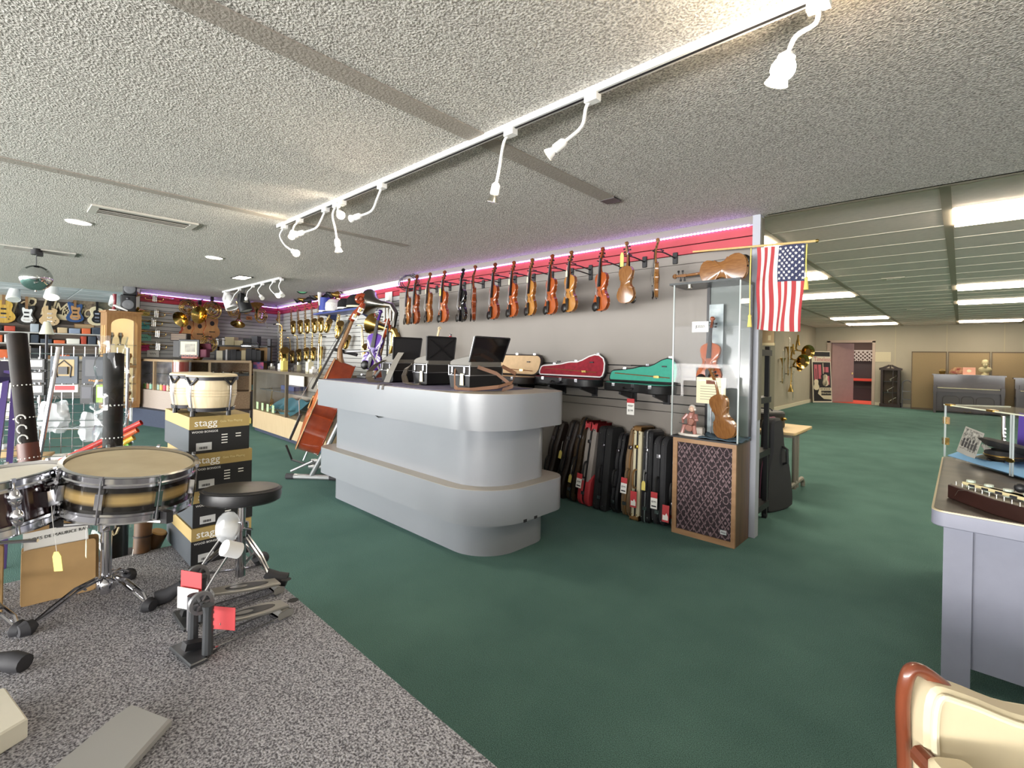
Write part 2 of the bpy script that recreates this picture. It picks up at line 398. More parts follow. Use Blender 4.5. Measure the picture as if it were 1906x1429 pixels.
# centre wall with the violins
wc = struct(MB().bb(-6.02, -1.15, YW+.03, YW+.07, 0, CEIL).build('wall_center', SLOT, flat=True))
zs = [(CEIL, 2.407, GREYW), (2.400, 2.327, REDS), (2.318, 2.249, REDS), (2.241, 2.166, GREYW), (2.162, 1.296, GREYW), (1.286, 1.216, GREYW), (1.206, 1.136, GREYW), (1.126, 1.056, GREYW), (1.046, .976, GREYW), (.966, .90, GREYW), (.895, .0, GREYW)]
for i, (a, b, m) in enumerate(zs): MB().bb(-5.98, -1.19, YW, YW+.035, b, a).build('wall_slat', m, wc, flat=True)
TRIMG = mat('pale_metal_trim', 'a4a7b0', .4)
MB().bb(-1.19, -1.135, YW-.012, YW+.075, 0, CEIL).build('corner_trim', TRIMG, wc)
MB().bb(-1.135, -1.13, YW+.01, YW+.075, .9, CEIL-.02).build('trim_channel', mat('olive_channel', '6f6a5c', .5), wc)
LED = mat('violet_led', 'd8b8ff', .5, emit=9.0, ecol='b98aff'); LEDB = mat('led_tape', 'b9a8d8', .5)
led = E('led_strip', 'violet-white LED tape light running along the top of the violin wall', 'light strip', (-5.95, YW, 2.404))
MB().bb(0, 4.76, -.006, 0, -.005, .005).build('tape', LEDB, led)
lm = MB()
for i in range(158): lm.bb(i*.03+.008, i*.03+.024, -.012, -.005, -.006, .006)
o = lm.build('diode', LED, led, flat=True); o['kind'] = 'stuff'
# slat walls of the shop's far end
def slatwall(name, A, B, dz=.076, top=CEIL, red=(2.235, 2.39), thick=.05, mat_s=SLATG, z_low=.0, n_low=22):
    A, B = V((*A, 0)), V((*B, 0)); L = (B-A).length; ang = math.atan2((B-A).y, (B-A).x)
    root = struct(MB(M.Translation(A) @ M.Rotation(ang, 4, 'Z')).bb(0, L, .012, .012+thick, 0, top).build(name, SLOT, flat=True))
    z = top; k = 0; base = {}
    while z > z_low and k < n_low:
        z0 = max(z-dz+.009, z_low); mm = REDS if red[0] < (z+z0)/2 < red[1] else mat_s
        if mm.name not in base:
            o = MB().bb(0, L, -.006, .016, -dz+.009, 0).build('wall_slat', mm, root, flat=True); base[mm.name] = o
        else: o = share('wall_slat', base[mm.name], (0, 0, 0), root)
        o.location = A+V((0, 0, z)); o.rotation_euler = (0, 0, ang)
        z -= dz; k += 1
    if z > z_low+.05:
        MB(M.Translation(A) @ M.Rotation(ang, 4, 'Z')).bb(0, L, -.006, .016, z_low, z).build('lower_panel', mat_s, root, flat=True)
    return root, A, ang, L
LWA, LWB, BWE = (-12.08, 4.61), (-6.0, 4.17), (-11.31, 1.81)
wl1, *_ = slatwall('wall_left', LWA, LWB)
wl2, A2, ang2, L2 = slatwall('wall_brass', BWE, LWA)
MB(M.Translation(V((*LWA, 0))) @ M.Rotation(math.atan2(LWB[1]-LWA[1], LWB[0]-LWA[0]), 4, 'Z')).bb(0, 6.1, -.05, .02, CEIL-.045, CEIL).build('trim_1', mat('white_molding', 'e2e2de', .5)); struct(bpy.data.objects['trim_1'])
def ledrun(A, B, lab):
    A, B = V((*A, 2.405)), V((*B, 2.405)); ang = math.atan2((B-A).y, (B-A).x); L = (B-A).length
    t = E('led_strip', lab, 'light strip', A, ang)
    MB().bb(0, L, -.018, -.008, -.006, .006).build('tape', LEDB, t); MB().bb(0, L, -.024, -.018, -.004, .004).build('diode', LED, t)
ledrun((LWA[0]+.06, LWA[1]-.004), LWB, 'violet-white LED tape light over the saxophone slat wall'); ledrun(BWE, (LWA[0]-.01, LWA[1]-.04), 'violet-white LED tape light over the trumpet slat wall')
MB().bb(-11.45, -11.30, 1.70, 1.80, 0, CEIL).build('trim_2', mat('white_molding')); struct(bpy.data.objects['trim_2'])
# guitar wall and its white ceiling
GX = -17.3
gw = struct(slab('wall_guitar', GX-.15, GX, -7, 4.8, 0, 2.75, m=mat('grey_board', '8d8780', .7)))
GB = mat('weathered_board', '8a7f74', .7, col2='5c5048', vs=8, stretch=(1, .3, 8)); sl = None
for i in range(13):
    z = 2.5-.1*i
    if sl is None: sl = MB().bb(GX, GX+.02, -2.4, 4.6, -.09, 0).build('wall_slat', GB, gw, flat=True); sl.location.z = z
    else: share('wall_slat', sl, (0, 0, z), gw)
cl = struct(slab('ceiling_left', GX, -12.2, -7, 4.8, 2.62, 2.68, m=mat('white_ceiling', 'dcdde0', .7)))
WP = mat('white_ceiling'); p0 = None
for j in range(5):
    for i in range(8):
        loc = (-12.72-j*1.0, -4.3+i*1.22, 2.612)
        if p0 is None: p0 = MB().bb(-.48, .48, -.595, .595, 0, .02).build('ceiling_panel', WP, cl, flat=True); p0.location = loc
        else: share('ceiling_panel', p0, loc, cl)
struct(slab('ceiling_step', -12.25, -12.2, -7, 1.75, CEIL, 2.68, m=WHITEW))
# shop front behind the camera: sill wall, mullions, glass
wf = MB(); wf.bb(-17.4, 6, -7.12, -7.0, 0, .32); wf.bb(-17.4, 6, -7.12, -7.0, 2.42, 2.75); wf.bb(-9.2, -8.4, -7.12, -7.0, .32, 2.42)
wf = struct(wf.build('wall_front', WHITEW, flat=True))
for i in range(10): MB().bb(-16.6+i*1.9, -16.52+i*1.9, -7.1, -7.02, .32, 2.42).build('mullion', DKGREY, wf)
struct(slab('wall_right', 4.6, 4.75, -7.1, YB+.2, 0, 2.75, m=WHITEW))
struct(slab('wall_behind_slats', -12.6, -3.9, 4.75, 4.85, 0, 2.6, m=WHITEW))
# ================================================================ VIOLINS
VPROF = [(0, .03), (.012, .135), (.06, .222), (.15, .283), (.235, .292), (.32, .268), (.378, .236), (.395, .252), (.415, .222), (.46, .178), (.53, .156), (.60, .168), (.645, .198), (.665, .218), (.685, .196), (.75, .222), (.83, .236), (.91, .212), (.965, .145), (.995, .05)]
def sym(prof, L, W=1): return [(W*w*L, y*L) for y, w in prof]+[(-W*w*L, y*L) for y, w in reversed(prof)]
VOUT = sym(VPROF, .356)
def strad(name, c1, c2): return wood(name, c1, c2, rough=.22, coat=.6, vs=14, st=(9, 9, 1.2))
VM = {'red': (strad('red_varnish_top', '7f3b1b', '9a4d24'), strad('red_varnish_back', '5e2611', '7d3a1a')),
      'amber': (strad('amber_varnish_top', '98622a', 'b07c3a'), strad('amber_varnish_back', '6b3f1a', '885829')),
      'brown': (strad('brown_varnish_top', '8a5023', 'a56a30'), strad('brown_varnish_back', '5e3214', '8a5426')),
      'orange': (strad('orange_varnish_top', '8d4019', 'a95624'), strad('orange_varnish_back', '783413', '93471a')),
      'black': (mat('black_lacquer', '0d0d0f', .15, coat=.8), mat('black_lacquer')),
      'old': (strad('old_varnish_top', '8d6232', 'a3773f'), strad('old_varnish_back', '6e4524', '8f6438'))}
_vc = {}
def violin(kind, label, loc, rot, s, group=None, tagm=None, chin=True):
    if kind not in _vc:
        tm, bm = VM[kind]
        t = E('violin', label, 'violin', loc, rot=rot)
        MB().prism(VOUT, .002, .030, .002, RX90).build('ribs', bm, t)
        MB().prism([(x*1.03, y*1.015-.003) for x, y in VOUT], .029, .0325, .001, RX90).dome(VOUT, .0325, .012, 4, RX90, ctr=(0, .17)).build('top_plate', tm, t)
        MB().prism([(x*1.03, y*1.015-.003) for x, y in VOUT], -.001, .0025, .001, RX90).dome(VOUT, -.001, -.012, 4, RX90, ctr=(0, .17)).build('back_plate', bm, t)
        nk = MB(); nk.tube([(0, -.022, .345), (0, -.027, .365), (0, -.031, .40), (0, -.030, .47), (0, -.026, .485)], [.019, .013, .0115, .0105, .0105], 10); nk.build('neck', bm, t)
        MB().add([(-.021, -.052, .22), (.021, -.052, .22), (.021, -.057, .22), (-.021, -.057, .22), (-.012, -.036, .487), (.012, -.036, .487), (.012, -.042, .487), (-.012, -.042, .487)],
                 [(0, 1, 2, 3), (7, 6, 5, 4), (0, 4, 5, 1), (1, 5, 6, 2), (2, 6, 7, 3), (3, 7, 4, 0)]).build('fingerboard', EBONY, t)
        sc = MB(); sc.add([(-.012, -.040, .483), (.012, -.040, .483), (.012, -.018, .483), (-.012, -.018, .483), (-.008, -.020, .556), (.008, -.020, .556), (.008, .002, .556), (-.008, .002, .556)],
               [(0, 1, 2, 3), (7, 6, 5, 4), (0, 4, 5, 1), (1, 5, 6, 2), (2, 6, 7, 3), (3, 7, 4, 0)])
        for i, (r, wx) in enumerate(((.0205, .009), (.0145, .015), (.008, .020))): sc.cyl((-wx, -.012, .572), (wx, -.012, .572), r, n=14)
        sc.build('scroll', bm, t)
        for i, (z, sd) in enumerate(((.497, 1), (.510, -1), (.525, 1), (.540, -1))):
            MB().cyl((-.014*sd, -.028+i*.005, z), (.03*sd, -.028+i*.005, z), .0035, n=7).box((.037*sd, -.028+i*.005, z), (.016, .006, .016)).build('tuning_peg', EBONY, t)
        MB().prism([(-.021, 0), (-.012, .005), (.012, .005), (.021, 0), (.018, .028), (0, .034), (-.018, .028)], 0, .005, 0, M.Rotation(0, 3, 'X'), (0, -.045, .165)).build('bridge', mat('maple', 'c9a063', .5), t)
        MB().prism([(-.010, .012), (.010, .012), (.021, .115), (.012, .128), (-.012, .128), (-.021, .115)], .052, .062, .002, RX90).build('tailpiece', EBONY, t)
        for x in (-.0075, -.0025, .0025, .0075): MB().cyl((x, -.060, .12), (x*1.8, -.078, .167), .0007, n=4).cyl((x*1.8, -.078, .167), (x*.8, -.044, .486), .0007, n=4).build('string', STEEL, t)
        for sd in (-1, 1): MB().tube([(sd*.030, -.0445, .195), (sd*.026, -.046, .188), (sd*.031, -.046, .178), (sd*.038, -.044, .155), (sd*.045, -.042, .138), (sd*.050, -.040, .132), (sd*.045, -.041, .128)], [.003, .0025, .002, .0022, .002, .0025, .003], 6).build('f_hole', EBONY, t)
        if chin: MB().ball((-.055, -.052, .038), (.042, .012, .045), 14, 8).build('chin_rest', EBONY, t)
        MB().ball((0, -.016, -.004), .007, 8, 5).build('end_button', EBONY, t)
        _vc[kind] = t
    else: t = copy_tree(_vc[kind], loc, rot)
    t.location = loc; t.rotation_euler = rot; t.scale = (s, s, s); tag(t, label, 'violin', group)
    if tagm: price_tag(t, (-.004, -.062, .44), tagm, 1.25 if tagm is TAGC else 1.7, string=.035)
    return t
def price_tag(par, p, m, k=1, name='price_tag', string=.06):
    p = V(p); o = MB(); wv, hv = .022*k, .05*k
    o.prism([(-wv/2, -hv), (wv/2, -hv), (wv/2, -.012*k), (wv/4, 0), (-wv/4, 0), (-wv/2, -.012*k)], 0, .0012*k, 0, RX90, p-V((0, 0, string*k)))
    x = o.build(name, m, par); st = MB().tube([p+V((0, .004, .0)), p-V((0, .001, string*k*.5)), p-V((0, 0, string*k+.004))], .0009*k, 4).build('string', WHITEP, x)
    return x
YV = 3.63
VROW = [('brown', 758, 524, 760, 603, 0, None, 'brown hanging violin at the saxophone end, first of the row'), ('red', 773, 517, 774, 602, 5, None, 'slim brown hanging violin, second from the saxophone wall'),
        ('brown', 798.6, 512.6, 797.6, 599, 0, TAGC, 'third hanging violin from the saxophone wall, cream tag on its neck'), ('orange', 825, 509, 825, 599, 8, TAGY, 'fourth hanging violin from the saxophone wall, large yellow tag'),
        ('black', 860, 505, 859, 597.6, 4, None, 'glossy black hanging violin, the only black one in the row'), ('red', 882.6, 499, 881.7, 596.6, -42, TAGC, 'red-brown hanging violin turned edge-on with a white tag'),
        ('red', 918.5, 494.6, 919.5, 593, 3, None, 'dark red hanging violin just after the edge-on one'), ('orange', 954.4, 491, 953.5, 589, 0, TAGC, 'glossy orange-red hanging violin above the open black cases'),
        ('amber', 988.4, 486, 988, 586, -3, TAGC, 'amber hanging violin with a white tag above the cream-lined case'), ('orange', 1026, 478.6, 1025, 584, 0, None, 'bright orange-red hanging violin, largest in the row middle'),
        ('amber', 1061, 472, 1061, 579.6, 2, TAGC, 'honey amber hanging violin with a tag over its fingerboard'), ('orange', 1120, 465, 1119, 577.6, 0, None, 'orange amber hanging violin third from the glass case'),
        ('old', 1160, 456, 1168, 563, 168, None, 'hanging violin showing its flamed brown back'), ('old', 1223.7, 447.6, 1221.8, 554, -64, None, 'small olive brown hanging violin in profile beside the glass case')]
HANG = None
for i, (kd, sx, sy, bx, by, rz, tg, lab) in enumerate(VROW):
    yy = YV+(.14 if i == 0 else -.06 if i == 5 else 0)
    a, b = AY(sx, sy-6, yy), AY(bx, by, yy); s = (a.z-b.z)/.592
    x = (a.x+b.x)/2; yv = yy+.03 if rz < 90 else yy
    violin(kd, lab, (x, yv, b.z), (0, 0, math.radians(rz-(20 if abs(rz) < 20 else 0))), s, 'violins hanging on the wall', tg)
    hz = b.z+.452*s
    if kd == 'old' and rz > 90:
        o = MB(); p = AY(1158, 470, YV-.02); o.prism([(-.016, -.12), (.016, -.12), (.016, -.02), (.006, 0), (-.006, 0), (-.016, -.02)], 0, .002, 0, RX90, p); tag(o.build('price_tag', TAGY), 'long cream price tag hanging on the violin that shows its back', 'tag')
    t = E('violin_hanger', 'black wall hanger holding the '+lab.replace('hanging ', '', 1).split(',')[0].split(' with')[0], 'hanger', (x, YW, hz), group='black violin hangers')
    if HANG is None:
        pl = MB().prism(rrect(-.022, .022, -.05, .05, .008), 0, .012, .003, RX90).build('plate', BLACKP, t)
        ar = MB().tube([(0, -.012, .0), (0, -.06, .005), (0, -.20, .012), (0, -.262, .010)], .006).build('arm', BLACKP, t)
        yk = MB().tube([(-.034, -.36, .008), (-.034, -.30, .010), (0, -.262, .010), (.034, -.30, .010), (.034, -.36, .008)], .005).build('yoke', BLACKP, t); HANG = (pl, ar, yk)
    else:
        for h in HANG: share(h.name.split('.')[0], h, (0, 0, 0), t)
for p, lab in ((AY(1100, 512, YW), 'black wall hanger left empty between two violins'),):
    t = E('violin_hanger', lab, 'hanger', p, group='black violin hangers')
    for h in HANG[:2]: share(h.name.split('.')[0], h, (0, 0, 0), t)
# cable coil at the top of the panel
o = MB()
for k in range(3): o.tube([AY(758+16*math.cos(a)+k*3, 527+14*math.sin(a)-k*2, YW-.03-.01*k) for a in [j*PI/8 for j in range(17)]], .006, 5)
tag(o.build('cable_coil', BLACKP), 'coil of thin black cable hung at the top corner of the violin wall', 'cable')
# ================================================================ LEANING CASES
R3 = M(((0, 0, 1), (1, 0, 0), (0, 1, 0)))
def case_outline(kind, W, L):
    if kind == 'oblong': return rrect(0, W, 0, L, .035, 4)
    if kind == 'arch': return rrect(0, W, 0, L, .09, 5)
    pr = [(0, .10), (.02, .30), (.08, .44), (.2, .5), (.32, .47), (.42, .40), (.52, .37), (.6, .40), (.68, .40), (.78, .33), (.9, .27), (.97, .23), (1, .12)]
    return [(W/2+w*W, y*L) for y, w in pr]+[(W/2-w*W, y*L) for y, w in reversed(pr)]
def case(label, kind, foot, L, T, shell, trim=None, lean=0, W=.23, tilt=-4, tags=(), handle=BLACKL, metal=CHROME, caps=None, seam=None, rz=0):
    t = E('violin_case', label, 'case', foot, rot=(math.radians(tilt), math.radians(lean), math.radians(rz)), group='violin cases leaning along the wall')
    T *= .88; out = case_outline(kind, W, L); h = T*.46
    MB().prism(out, -T/2, -T/2+h, .014, R3).build('base_shell', shell, t)
    MB().prism(out, T/2-h, T/2, .014, R3).build('lid_shell', shell, t)
    MB().prism(inset(out, .003) if not trim else inset(out, -.003), -T/2+h-.002, T/2-h+.002, 0, R3).build('seam_band', trim or seam or BLACKP, t)
    yo = lambda z: min(p[0] for p in out if abs(p[1]-z) < .09) if kind not in ('oblong', 'arch') else 0
    hz = L*.44; y0 = yo(hz)
    MB().tube([(0, y0, hz-.075), (0, y0-.03, hz-.07), (0, y0-.045, hz-.04), (0, y0-.045, hz+.04), (0, y0-.03, hz+.07), (0, y0, hz+.075)], .009, 7).build('handle', handle, t)
    for z in (L*.16, L*.78):
        y1 = yo(z); MB().box((0, y1-.004, z), (.034, .008, .03)).box((0, y1-.010, z+.004), (.016, .008, .016)).build('latch', metal, t)
    for z in (.05, L-.06):
        for x in (-T*.3, T*.3): MB().ball((x, yo(z)-.002, z), .005, 7, 4).build('stud', metal, t)
    if caps:
        MB().prism(rrect(-.004, W+.004, -.004, .045, .03, 3), -T/2-.003, T/2+.003, .008, R3).build('end_cap', caps, t)
        MB().prism(rrect(-.004, W+.004, L-.05, L+.004, .03, 3), -T/2-.003, T/2+.003, .008, R3).build('end_cap', caps, t)
    for kindt, dx, z in tags:
        if kindt == 'y': price_tag(t, (dx, yo(z)-.055, z), TAGY, 1.5)
        else:
            y1 = yo(z)-.06; g = MB().bb(dx-.028, dx+.028, y1-.001, y1+.001, z-.13, z).build('hang_tag', WHITEP, t)
            MB().bb(dx-.0281, dx+.0281, y1-.0018, y1+.0018, z-(.045 if kindt == 'w' else .13), z+.0005).build('red_header', REDC, g)
            if kindt == 'r': MB().prism([(dx-.022, z-.115), (dx+.022, z-.115), (dx+.022, z-.085), (dx+.008, z-.06), (dx-.004, z-.08), (dx-.022, z-.075)], -y1+.002, -y1+.0028, 0, RX90).build('price_sticker', WHITEP, g)
            else: text('$395', .02, INK, g, (dx, y1-.0015, z-.075)); MB().bb(dx-.02, dx+.02, y1-.0019, y1-.001, z-.115, z-.105).build('print_line', INK, g)
            MB().tube([(dx, y1, z), (dx*.3, y1+.012, z+.05)], .001, 4).build('string', BLACKP, g)
    return t
BRC = mat('brown_black_vinyl', '2a211c', .42, bump=.2, bs=200); BRZ = mat('bronze_vinyl', '3b2f22', .25, var=.3, vs=8)
REDV = mat('red_cordura', 'b0343a', .6); GRYV = mat('grey_cordura', '857e78', .7, bump=.2, bs=300); TANV = mat('tan_vinyl', '6f5a41', .5, bump=.15, bs=200)
BEIV = mat('beige_tolex', 'c9c0a2', .5, bump=.15, bs=250); OCH = mat('brown_leather_cap', '7a5a33', .45); ABS = mat('black_abs', '1b1b1e', .35, bump=.15, bs=220); NYL = mat('charcoal_nylon', '2a2a2d', .75, bump=.25, bs=400); ALU = mat('aluminium_valance', 'c9cace', .25, .9)
def ft(x, y): p = AY(x, y, 3.64); return (p.x, 3.64, .004)
case('brown-black violin case mostly hidden behind the white counter', 'dart', ft(1008, 915), .74, .12, BRC, lean=9)
case('brown-black shaped violin case with a curved handle and cream tag', 'dart', ft(1034, 917), .76, .12, BRC, lean=9, tags=(('y', -.02, .56),))
case('bronze-black shaped violin case with a yellow tag by its handle', 'dart', ft(1056, 922), .80, .11, BRZ, lean=7, tags=(('y', .01, .36),))
t = case('red and grey violin case with red end caps', 'arch', ft(1082, 932), .76, .12, GRYV, lean=5, caps=None, tags=(('w', -.02, .30),), seam=BLACKL)
for z0, z1 in ((-.004, .30), (.70, .764)): MB().prism(rrect(-.004, .234, z0, z1, .09 if z0 < 0 else .05, 4), -.063, -.006, .012, R3).prism(rrect(-.004, .234, z0, z1, .09 if z0 < 0 else .05, 4), .006, .063, .012, R3).build('red_panel', REDV, t)
case('wide black cloth violin case standing in front of the red one', 'oblong', ft(1113, 945), .74, .16, mat('black_cloth', '141416', .8, bump=.3, bs=400), lean=2)
case('narrow black violin case with chrome latches between two cases', 'dart', ft(1139, 951), .70, .08, ABS, lean=1.5)
case('tan brown shaped violin case with a red and white hang tag', 'dart', ft(1160, 956), .76, .10, TANV, lean=2, tags=(('w', .0, .34),), handle=TANV, seam=OCH)
case('beige violin case with brown leather end caps and handle', 'oblong', ft(1180, 964), .78, .085, BEIV, lean=-1, caps=OCH, handle=OCH, tags=(('r', .02, .25),), metal=BRASS)
case('black hard violin case with a silver seam and yellow tag', 'oblong', ft(1199, 969), .76, .10, ABS, trim=ALU, lean=-1, tags=(('y', .01, .44),))
case('charcoal nylon violin case with a white price card', 'arch', ft(1222, 972), .72, .13, NYL, lean=-1, tags=(('w', .0, .28),))
case('black shaped violin case with silver edge beside the wooden speaker', 'dart', ft(1248, 981), .68, .07, ABS, trim=ALU, lean=0, W=.22, tags=(('r', -.02, .20),))
# ================================================================ OPEN CASES ON BRACKETS
def edge(out, x, f=min):
    n = len(out); r = []
    for i in range(n):
        (a, b), (c, d) = out[i], out[(i+1) % n]
        if min(a, c)-1e-6 <= x <= max(a, c)+1e-6: r.append(b+(d-b)*((x-a)/(c-a) if abs(c-a) > 1e-6 else 0))
    return f(r)
def open_case(label, lining, shell, px0, px1, ybase, rim=None, lean=20, flip=False, oblong=False):
    p0, p1 = AY(px0, ybase, 3.74), AY(px1, ybase, 3.74); L = p1.x-p0.x
    t = E('open_violin_case', label, 'case', (p0.x, 3.865, p0.z), group='open violin cases on wall brackets')
    W = .24
    if oblong: out = rrect(0, L, -W, 0, .09, 5)
    else:
        pr = [(0, .20), (.012, .40), (.05, .47), (.2, .51), (.34, .57), (.44, .65), (.50, .67), (.57, .67), (.64, .75), (.73, .92), (.81, 1), (.88, .98), (.95, .84), (.985, .62), (1, .30)]
        out = [(y*L, -w*W) for y, w in pr]+[(L*.99, -.08*W), (L*.96, 0), (L*.03, 0), (.004, -.08*W)]
    MB().prism(out, 0, .075, .008).build('base_shell', shell, t)
    MB().prism(inset(out, .012), .070, .078, 0).build('base_lining', lining, t)
    for x in (.18, .5, .8):
        yf = edge(out, x*L); MB().box((x*L, yf-.003, .06), (.03, .008, .03)).build('latch', CHROME, t)
    yf = edge(out, .42*L)
    MB().tube([(.36*L, yf, .04), (.36*L, yf-.03, .03), (.40*L, yf-.045, .022), (.46*L, yf-.045, .022), (.50*L, yf-.03, .03), (.50*L, yf, .04)], .008, 7).build('handle', BLACKL, t)
    a = math.radians(lean); R = M.Rotation(PI/2-a, 3, 'X') ; o2 = [(x, -y) for x, y in out][::-1]
    ymin = min(y for x, y in o2); o2 = [(x, y-ymin) for x, y in o2]
    lid = MB().prism(o2, -.045, .008, .01, R, (0, -.02, .082)).build('lid_shell', shell, t)
    MB().prism(inset(o2, .016), .006, .0095, 0, R, (0, -.02, .082)).dome(inset(o2, .022), .0105, -.006, 3, R, (0, -.02, .082)).build('lid_lining', lining, t)
    if rim: MB().tube([R @ V((x, y, .010))+V((0, -.02, .082)) for x, y in inset(o2, .009)], .007, 6, closed=True).build('lid_piping', rim, t)
    for x in (.22, .55, .85): MB().box(R @ V((x*L, edge(o2, x*L, max)+.004, 0))+V((0, -.02, .082)), (.03, .012, .02)).build('catch', CHROME, t)
    q = lambda x, z: R @ V((x*L, z*W, .022))+V((0, -.02, .082))
    MB().tube([q(.10, .30), q(.9, .20)], .004, 5).build('bow_stick', wood('bow_wood', '6a3b1c', '8a5a2c'), t)
    MB().box(q(.72, .22), (.05, .012, .02)).build('bow_frog', BRASS, t)
    for x in (.3, .8):
        MB().box(q(x, .62), (.04, .01, .012)).build('bow_clip', BLACKP, t)
    return t, L
def bracket(lab, px, py):
    p = AY(px, py, YW); t = E('shelf_bracket', lab, 'bracket', (p.x, YW, p.z), group='black shelf brackets under the open cases')
    MB().prism([(0, 0), (.25, 0), (.25, -.022), (0, -.09)], -.012, .012, 0, M(((0, 0, 1), (-1, 0, 0), (0, 1, 0)))).build('arm', BLACKP, t)
    MB().bb(-.03, .03, -.012, 0, -.09, .012).build('wall_plate', BLACKP, t)
VELV = mat('crimson_velvet', '8a1f2c', .9, var=.3, vs=25); TEAL = mat('teal_felt', '3f9c86', .9, var=.06, vs=30); CRM = mat('cream_plush', 'd2b48c', .9, var=.08, vs=20)
c1, l1 = open_case('open violin case with crimson velvet lining and white piping', VELV, ABS, 990, 1112, 713, WHITEE)
c2, l2 = open_case('open violin case with plain teal felt lining', TEAL, BLACKL, 1120, 1250, 726)
c3, l3 = open_case('open dark case with cream plush lining behind the counter', CRM, BRC, 885, 990, 708, None, oblong=True)
for c, l, nm in ((c1, l1, 'crimson-lined'), (c2, l2, 'teal-lined'), (c3, l3, 'cream-lined')):
    for k, f in enumerate((.3, .78)):
        t = E('shelf_bracket', f'black wedge bracket under the {nm} case, '+('narrow end' if k == 0 else 'wide end'), 'bracket', (c.location.x+f*l, YW, c.location.z), group='black shelf brackets under the open cases')
        MB().prism([(0, -.001), (.25, -.001), (.25, -.022), (0, -.085)], -.012, .012, 0, M(((0, 0, 1), (-1, 0, 0), (0, 1, 0)))).build('arm', BLACKP, t)
        MB().bb(-.03, .03, -.012, 0, -.10, -.001).build('wall_plate', BLACKP, t)
p = AY(1174, 742, 3.66); t = E('hang_tag', 'red and white price card hanging below the teal-lined case', 'tag', p)
MB().bb(-.034, .034, -.001, .001, -.135, 0).build('card', WHITEP, t); MB().bb(-.0345, .0345, -.002, .002, -.035, .001).build('red_header', REDC, t)
text('MSRP', .022, INK, t, (0, -.002, -.06)); text('$199', .024, INK, t, (0, -.002, -.10)); MB().tube([(0, 0, 0), (0, .03, .08)], .0015, 4).build('string', BLACKP, t)
# metronome pendant (small red tuner) on the wall
p = AY(838, 640, YW-.01); t = E('wall_tuner', 'small red tuner strap with a black dial box on the grey wall', 'tuner', p)
MB().bb(-.018, .018, -.008, .008, -.17, .10).build('strap', REDC, t); MB().bb(-.035, .035, -.022, .0, -.06, .055).build('dial_box', BLACKP, t)
MB().cyl((0, -.022, 0), (0, -.025, 0), .018, n=14).build('dial', WHITEP, t); MB().ball((0, -.002, .115), .015, 8, 5).build('hook', CHROME, t)
# ================================================================ SPEAKER AND GLASS DISPLAY
a, b, c = AZ(1250, 989), AZ(1366.5, 1022), AZ(1393, 1000); SX0, SX1, SY0, SY1, SZ = a.x, b.x, (a.y+b.y)/2, YW-.035, .745
WAL = wood('walnut_veneer', '4a3424', '6b4c33', .45, .15, 6, (4, 4, .4)); WALL = wood('light_walnut', '8a6644', 'a07c58', .45, .15, 6, (.6, 4, 4))
t = E('speaker_cabinet', 'walnut floor speaker with patterned brown grille under the glass case', 'speaker', (SX0, SY0, 0)); Wd, Dp = SX1-SX0, SY1-SY0
MB().bb(0, Wd, .02, Dp, 0, SZ).build('body', WAL, t)
for nm, q in (('frame_stile', (0, .035, 0, .02, 0, SZ)), ('frame_stile', (Wd-.028, Wd, 0, .02, 0, SZ)), ('frame_rail', (.035, Wd-.028, 0, .02, 0, .04)), ('frame_rail', (.035, Wd-.028, 0, .02, SZ-.03, SZ))): MB().bb(*q).build(nm, WALL, t)
MB().bb(.035, Wd-.028, .012, .022, .04, SZ-.03).build('grille_cloth', mat('brown_grille_cloth', '2a2024', .9), t)
g = MB(); x0, x1, z0, z1 = .035, Wd-.028, .04, SZ-.03; st = .052
def clipseg(kx, sgn):
    pts = []
    for z in (z0, z1): pts.append((kx+sgn*(z-z0)*.62, z))
    (xa, za), (xb, zb) = pts
    def cl(xa, za, xb, zb):
        if xa == xb: return None
        if xa > xb: xa, za, xb, zb = xb, zb, xa, za
        if xb < x0 or xa > x1: return None
        f = lambda x: za+(zb-za)*(x-xa)/(xb-xa)
        na, nb = max(xa, x0), min(xb, x1); return (na, f(na)), (nb, f(nb))
    return cl(xa, za, xb, zb)
k = -1.0
while k < 1.6:
    for sgn in (1, -1):
        s_ = clipseg(k, sgn)
        if s_: g.bar((s_[0][0], .0105, s_[0][1]), (s_[1][0], .0105, s_[1][1]), .005, .003, (0, 1, 0))
    k += st
for i in range(22):
    for j in range(11):
        zz = z0+.02+i*st/1.24*.806+.003; xx = x0+.012+j*.042+(i % 2)*.021
        if z0+.02 < zz < z1-.02 and xx < x1-.015: g.prism([(.008*math.cos(q*PI/3), .011*math.sin(q*PI/3)) for q in range(6)], 0, .003, 0, RX90, (xx, .012, zz))
o = g.build('grille_lattice', mat('mauve_lattice', '7a6468', .7), t, flat=True)
MB().bb(Wd-.105, Wd-.06, .006, .014, .08, .11).build('badge', mat('silver_badge', 'd8d8da', .3, .5), t); text('Altec', .018, INK, t, (Wd-.083, .005, .095), shear=.3)
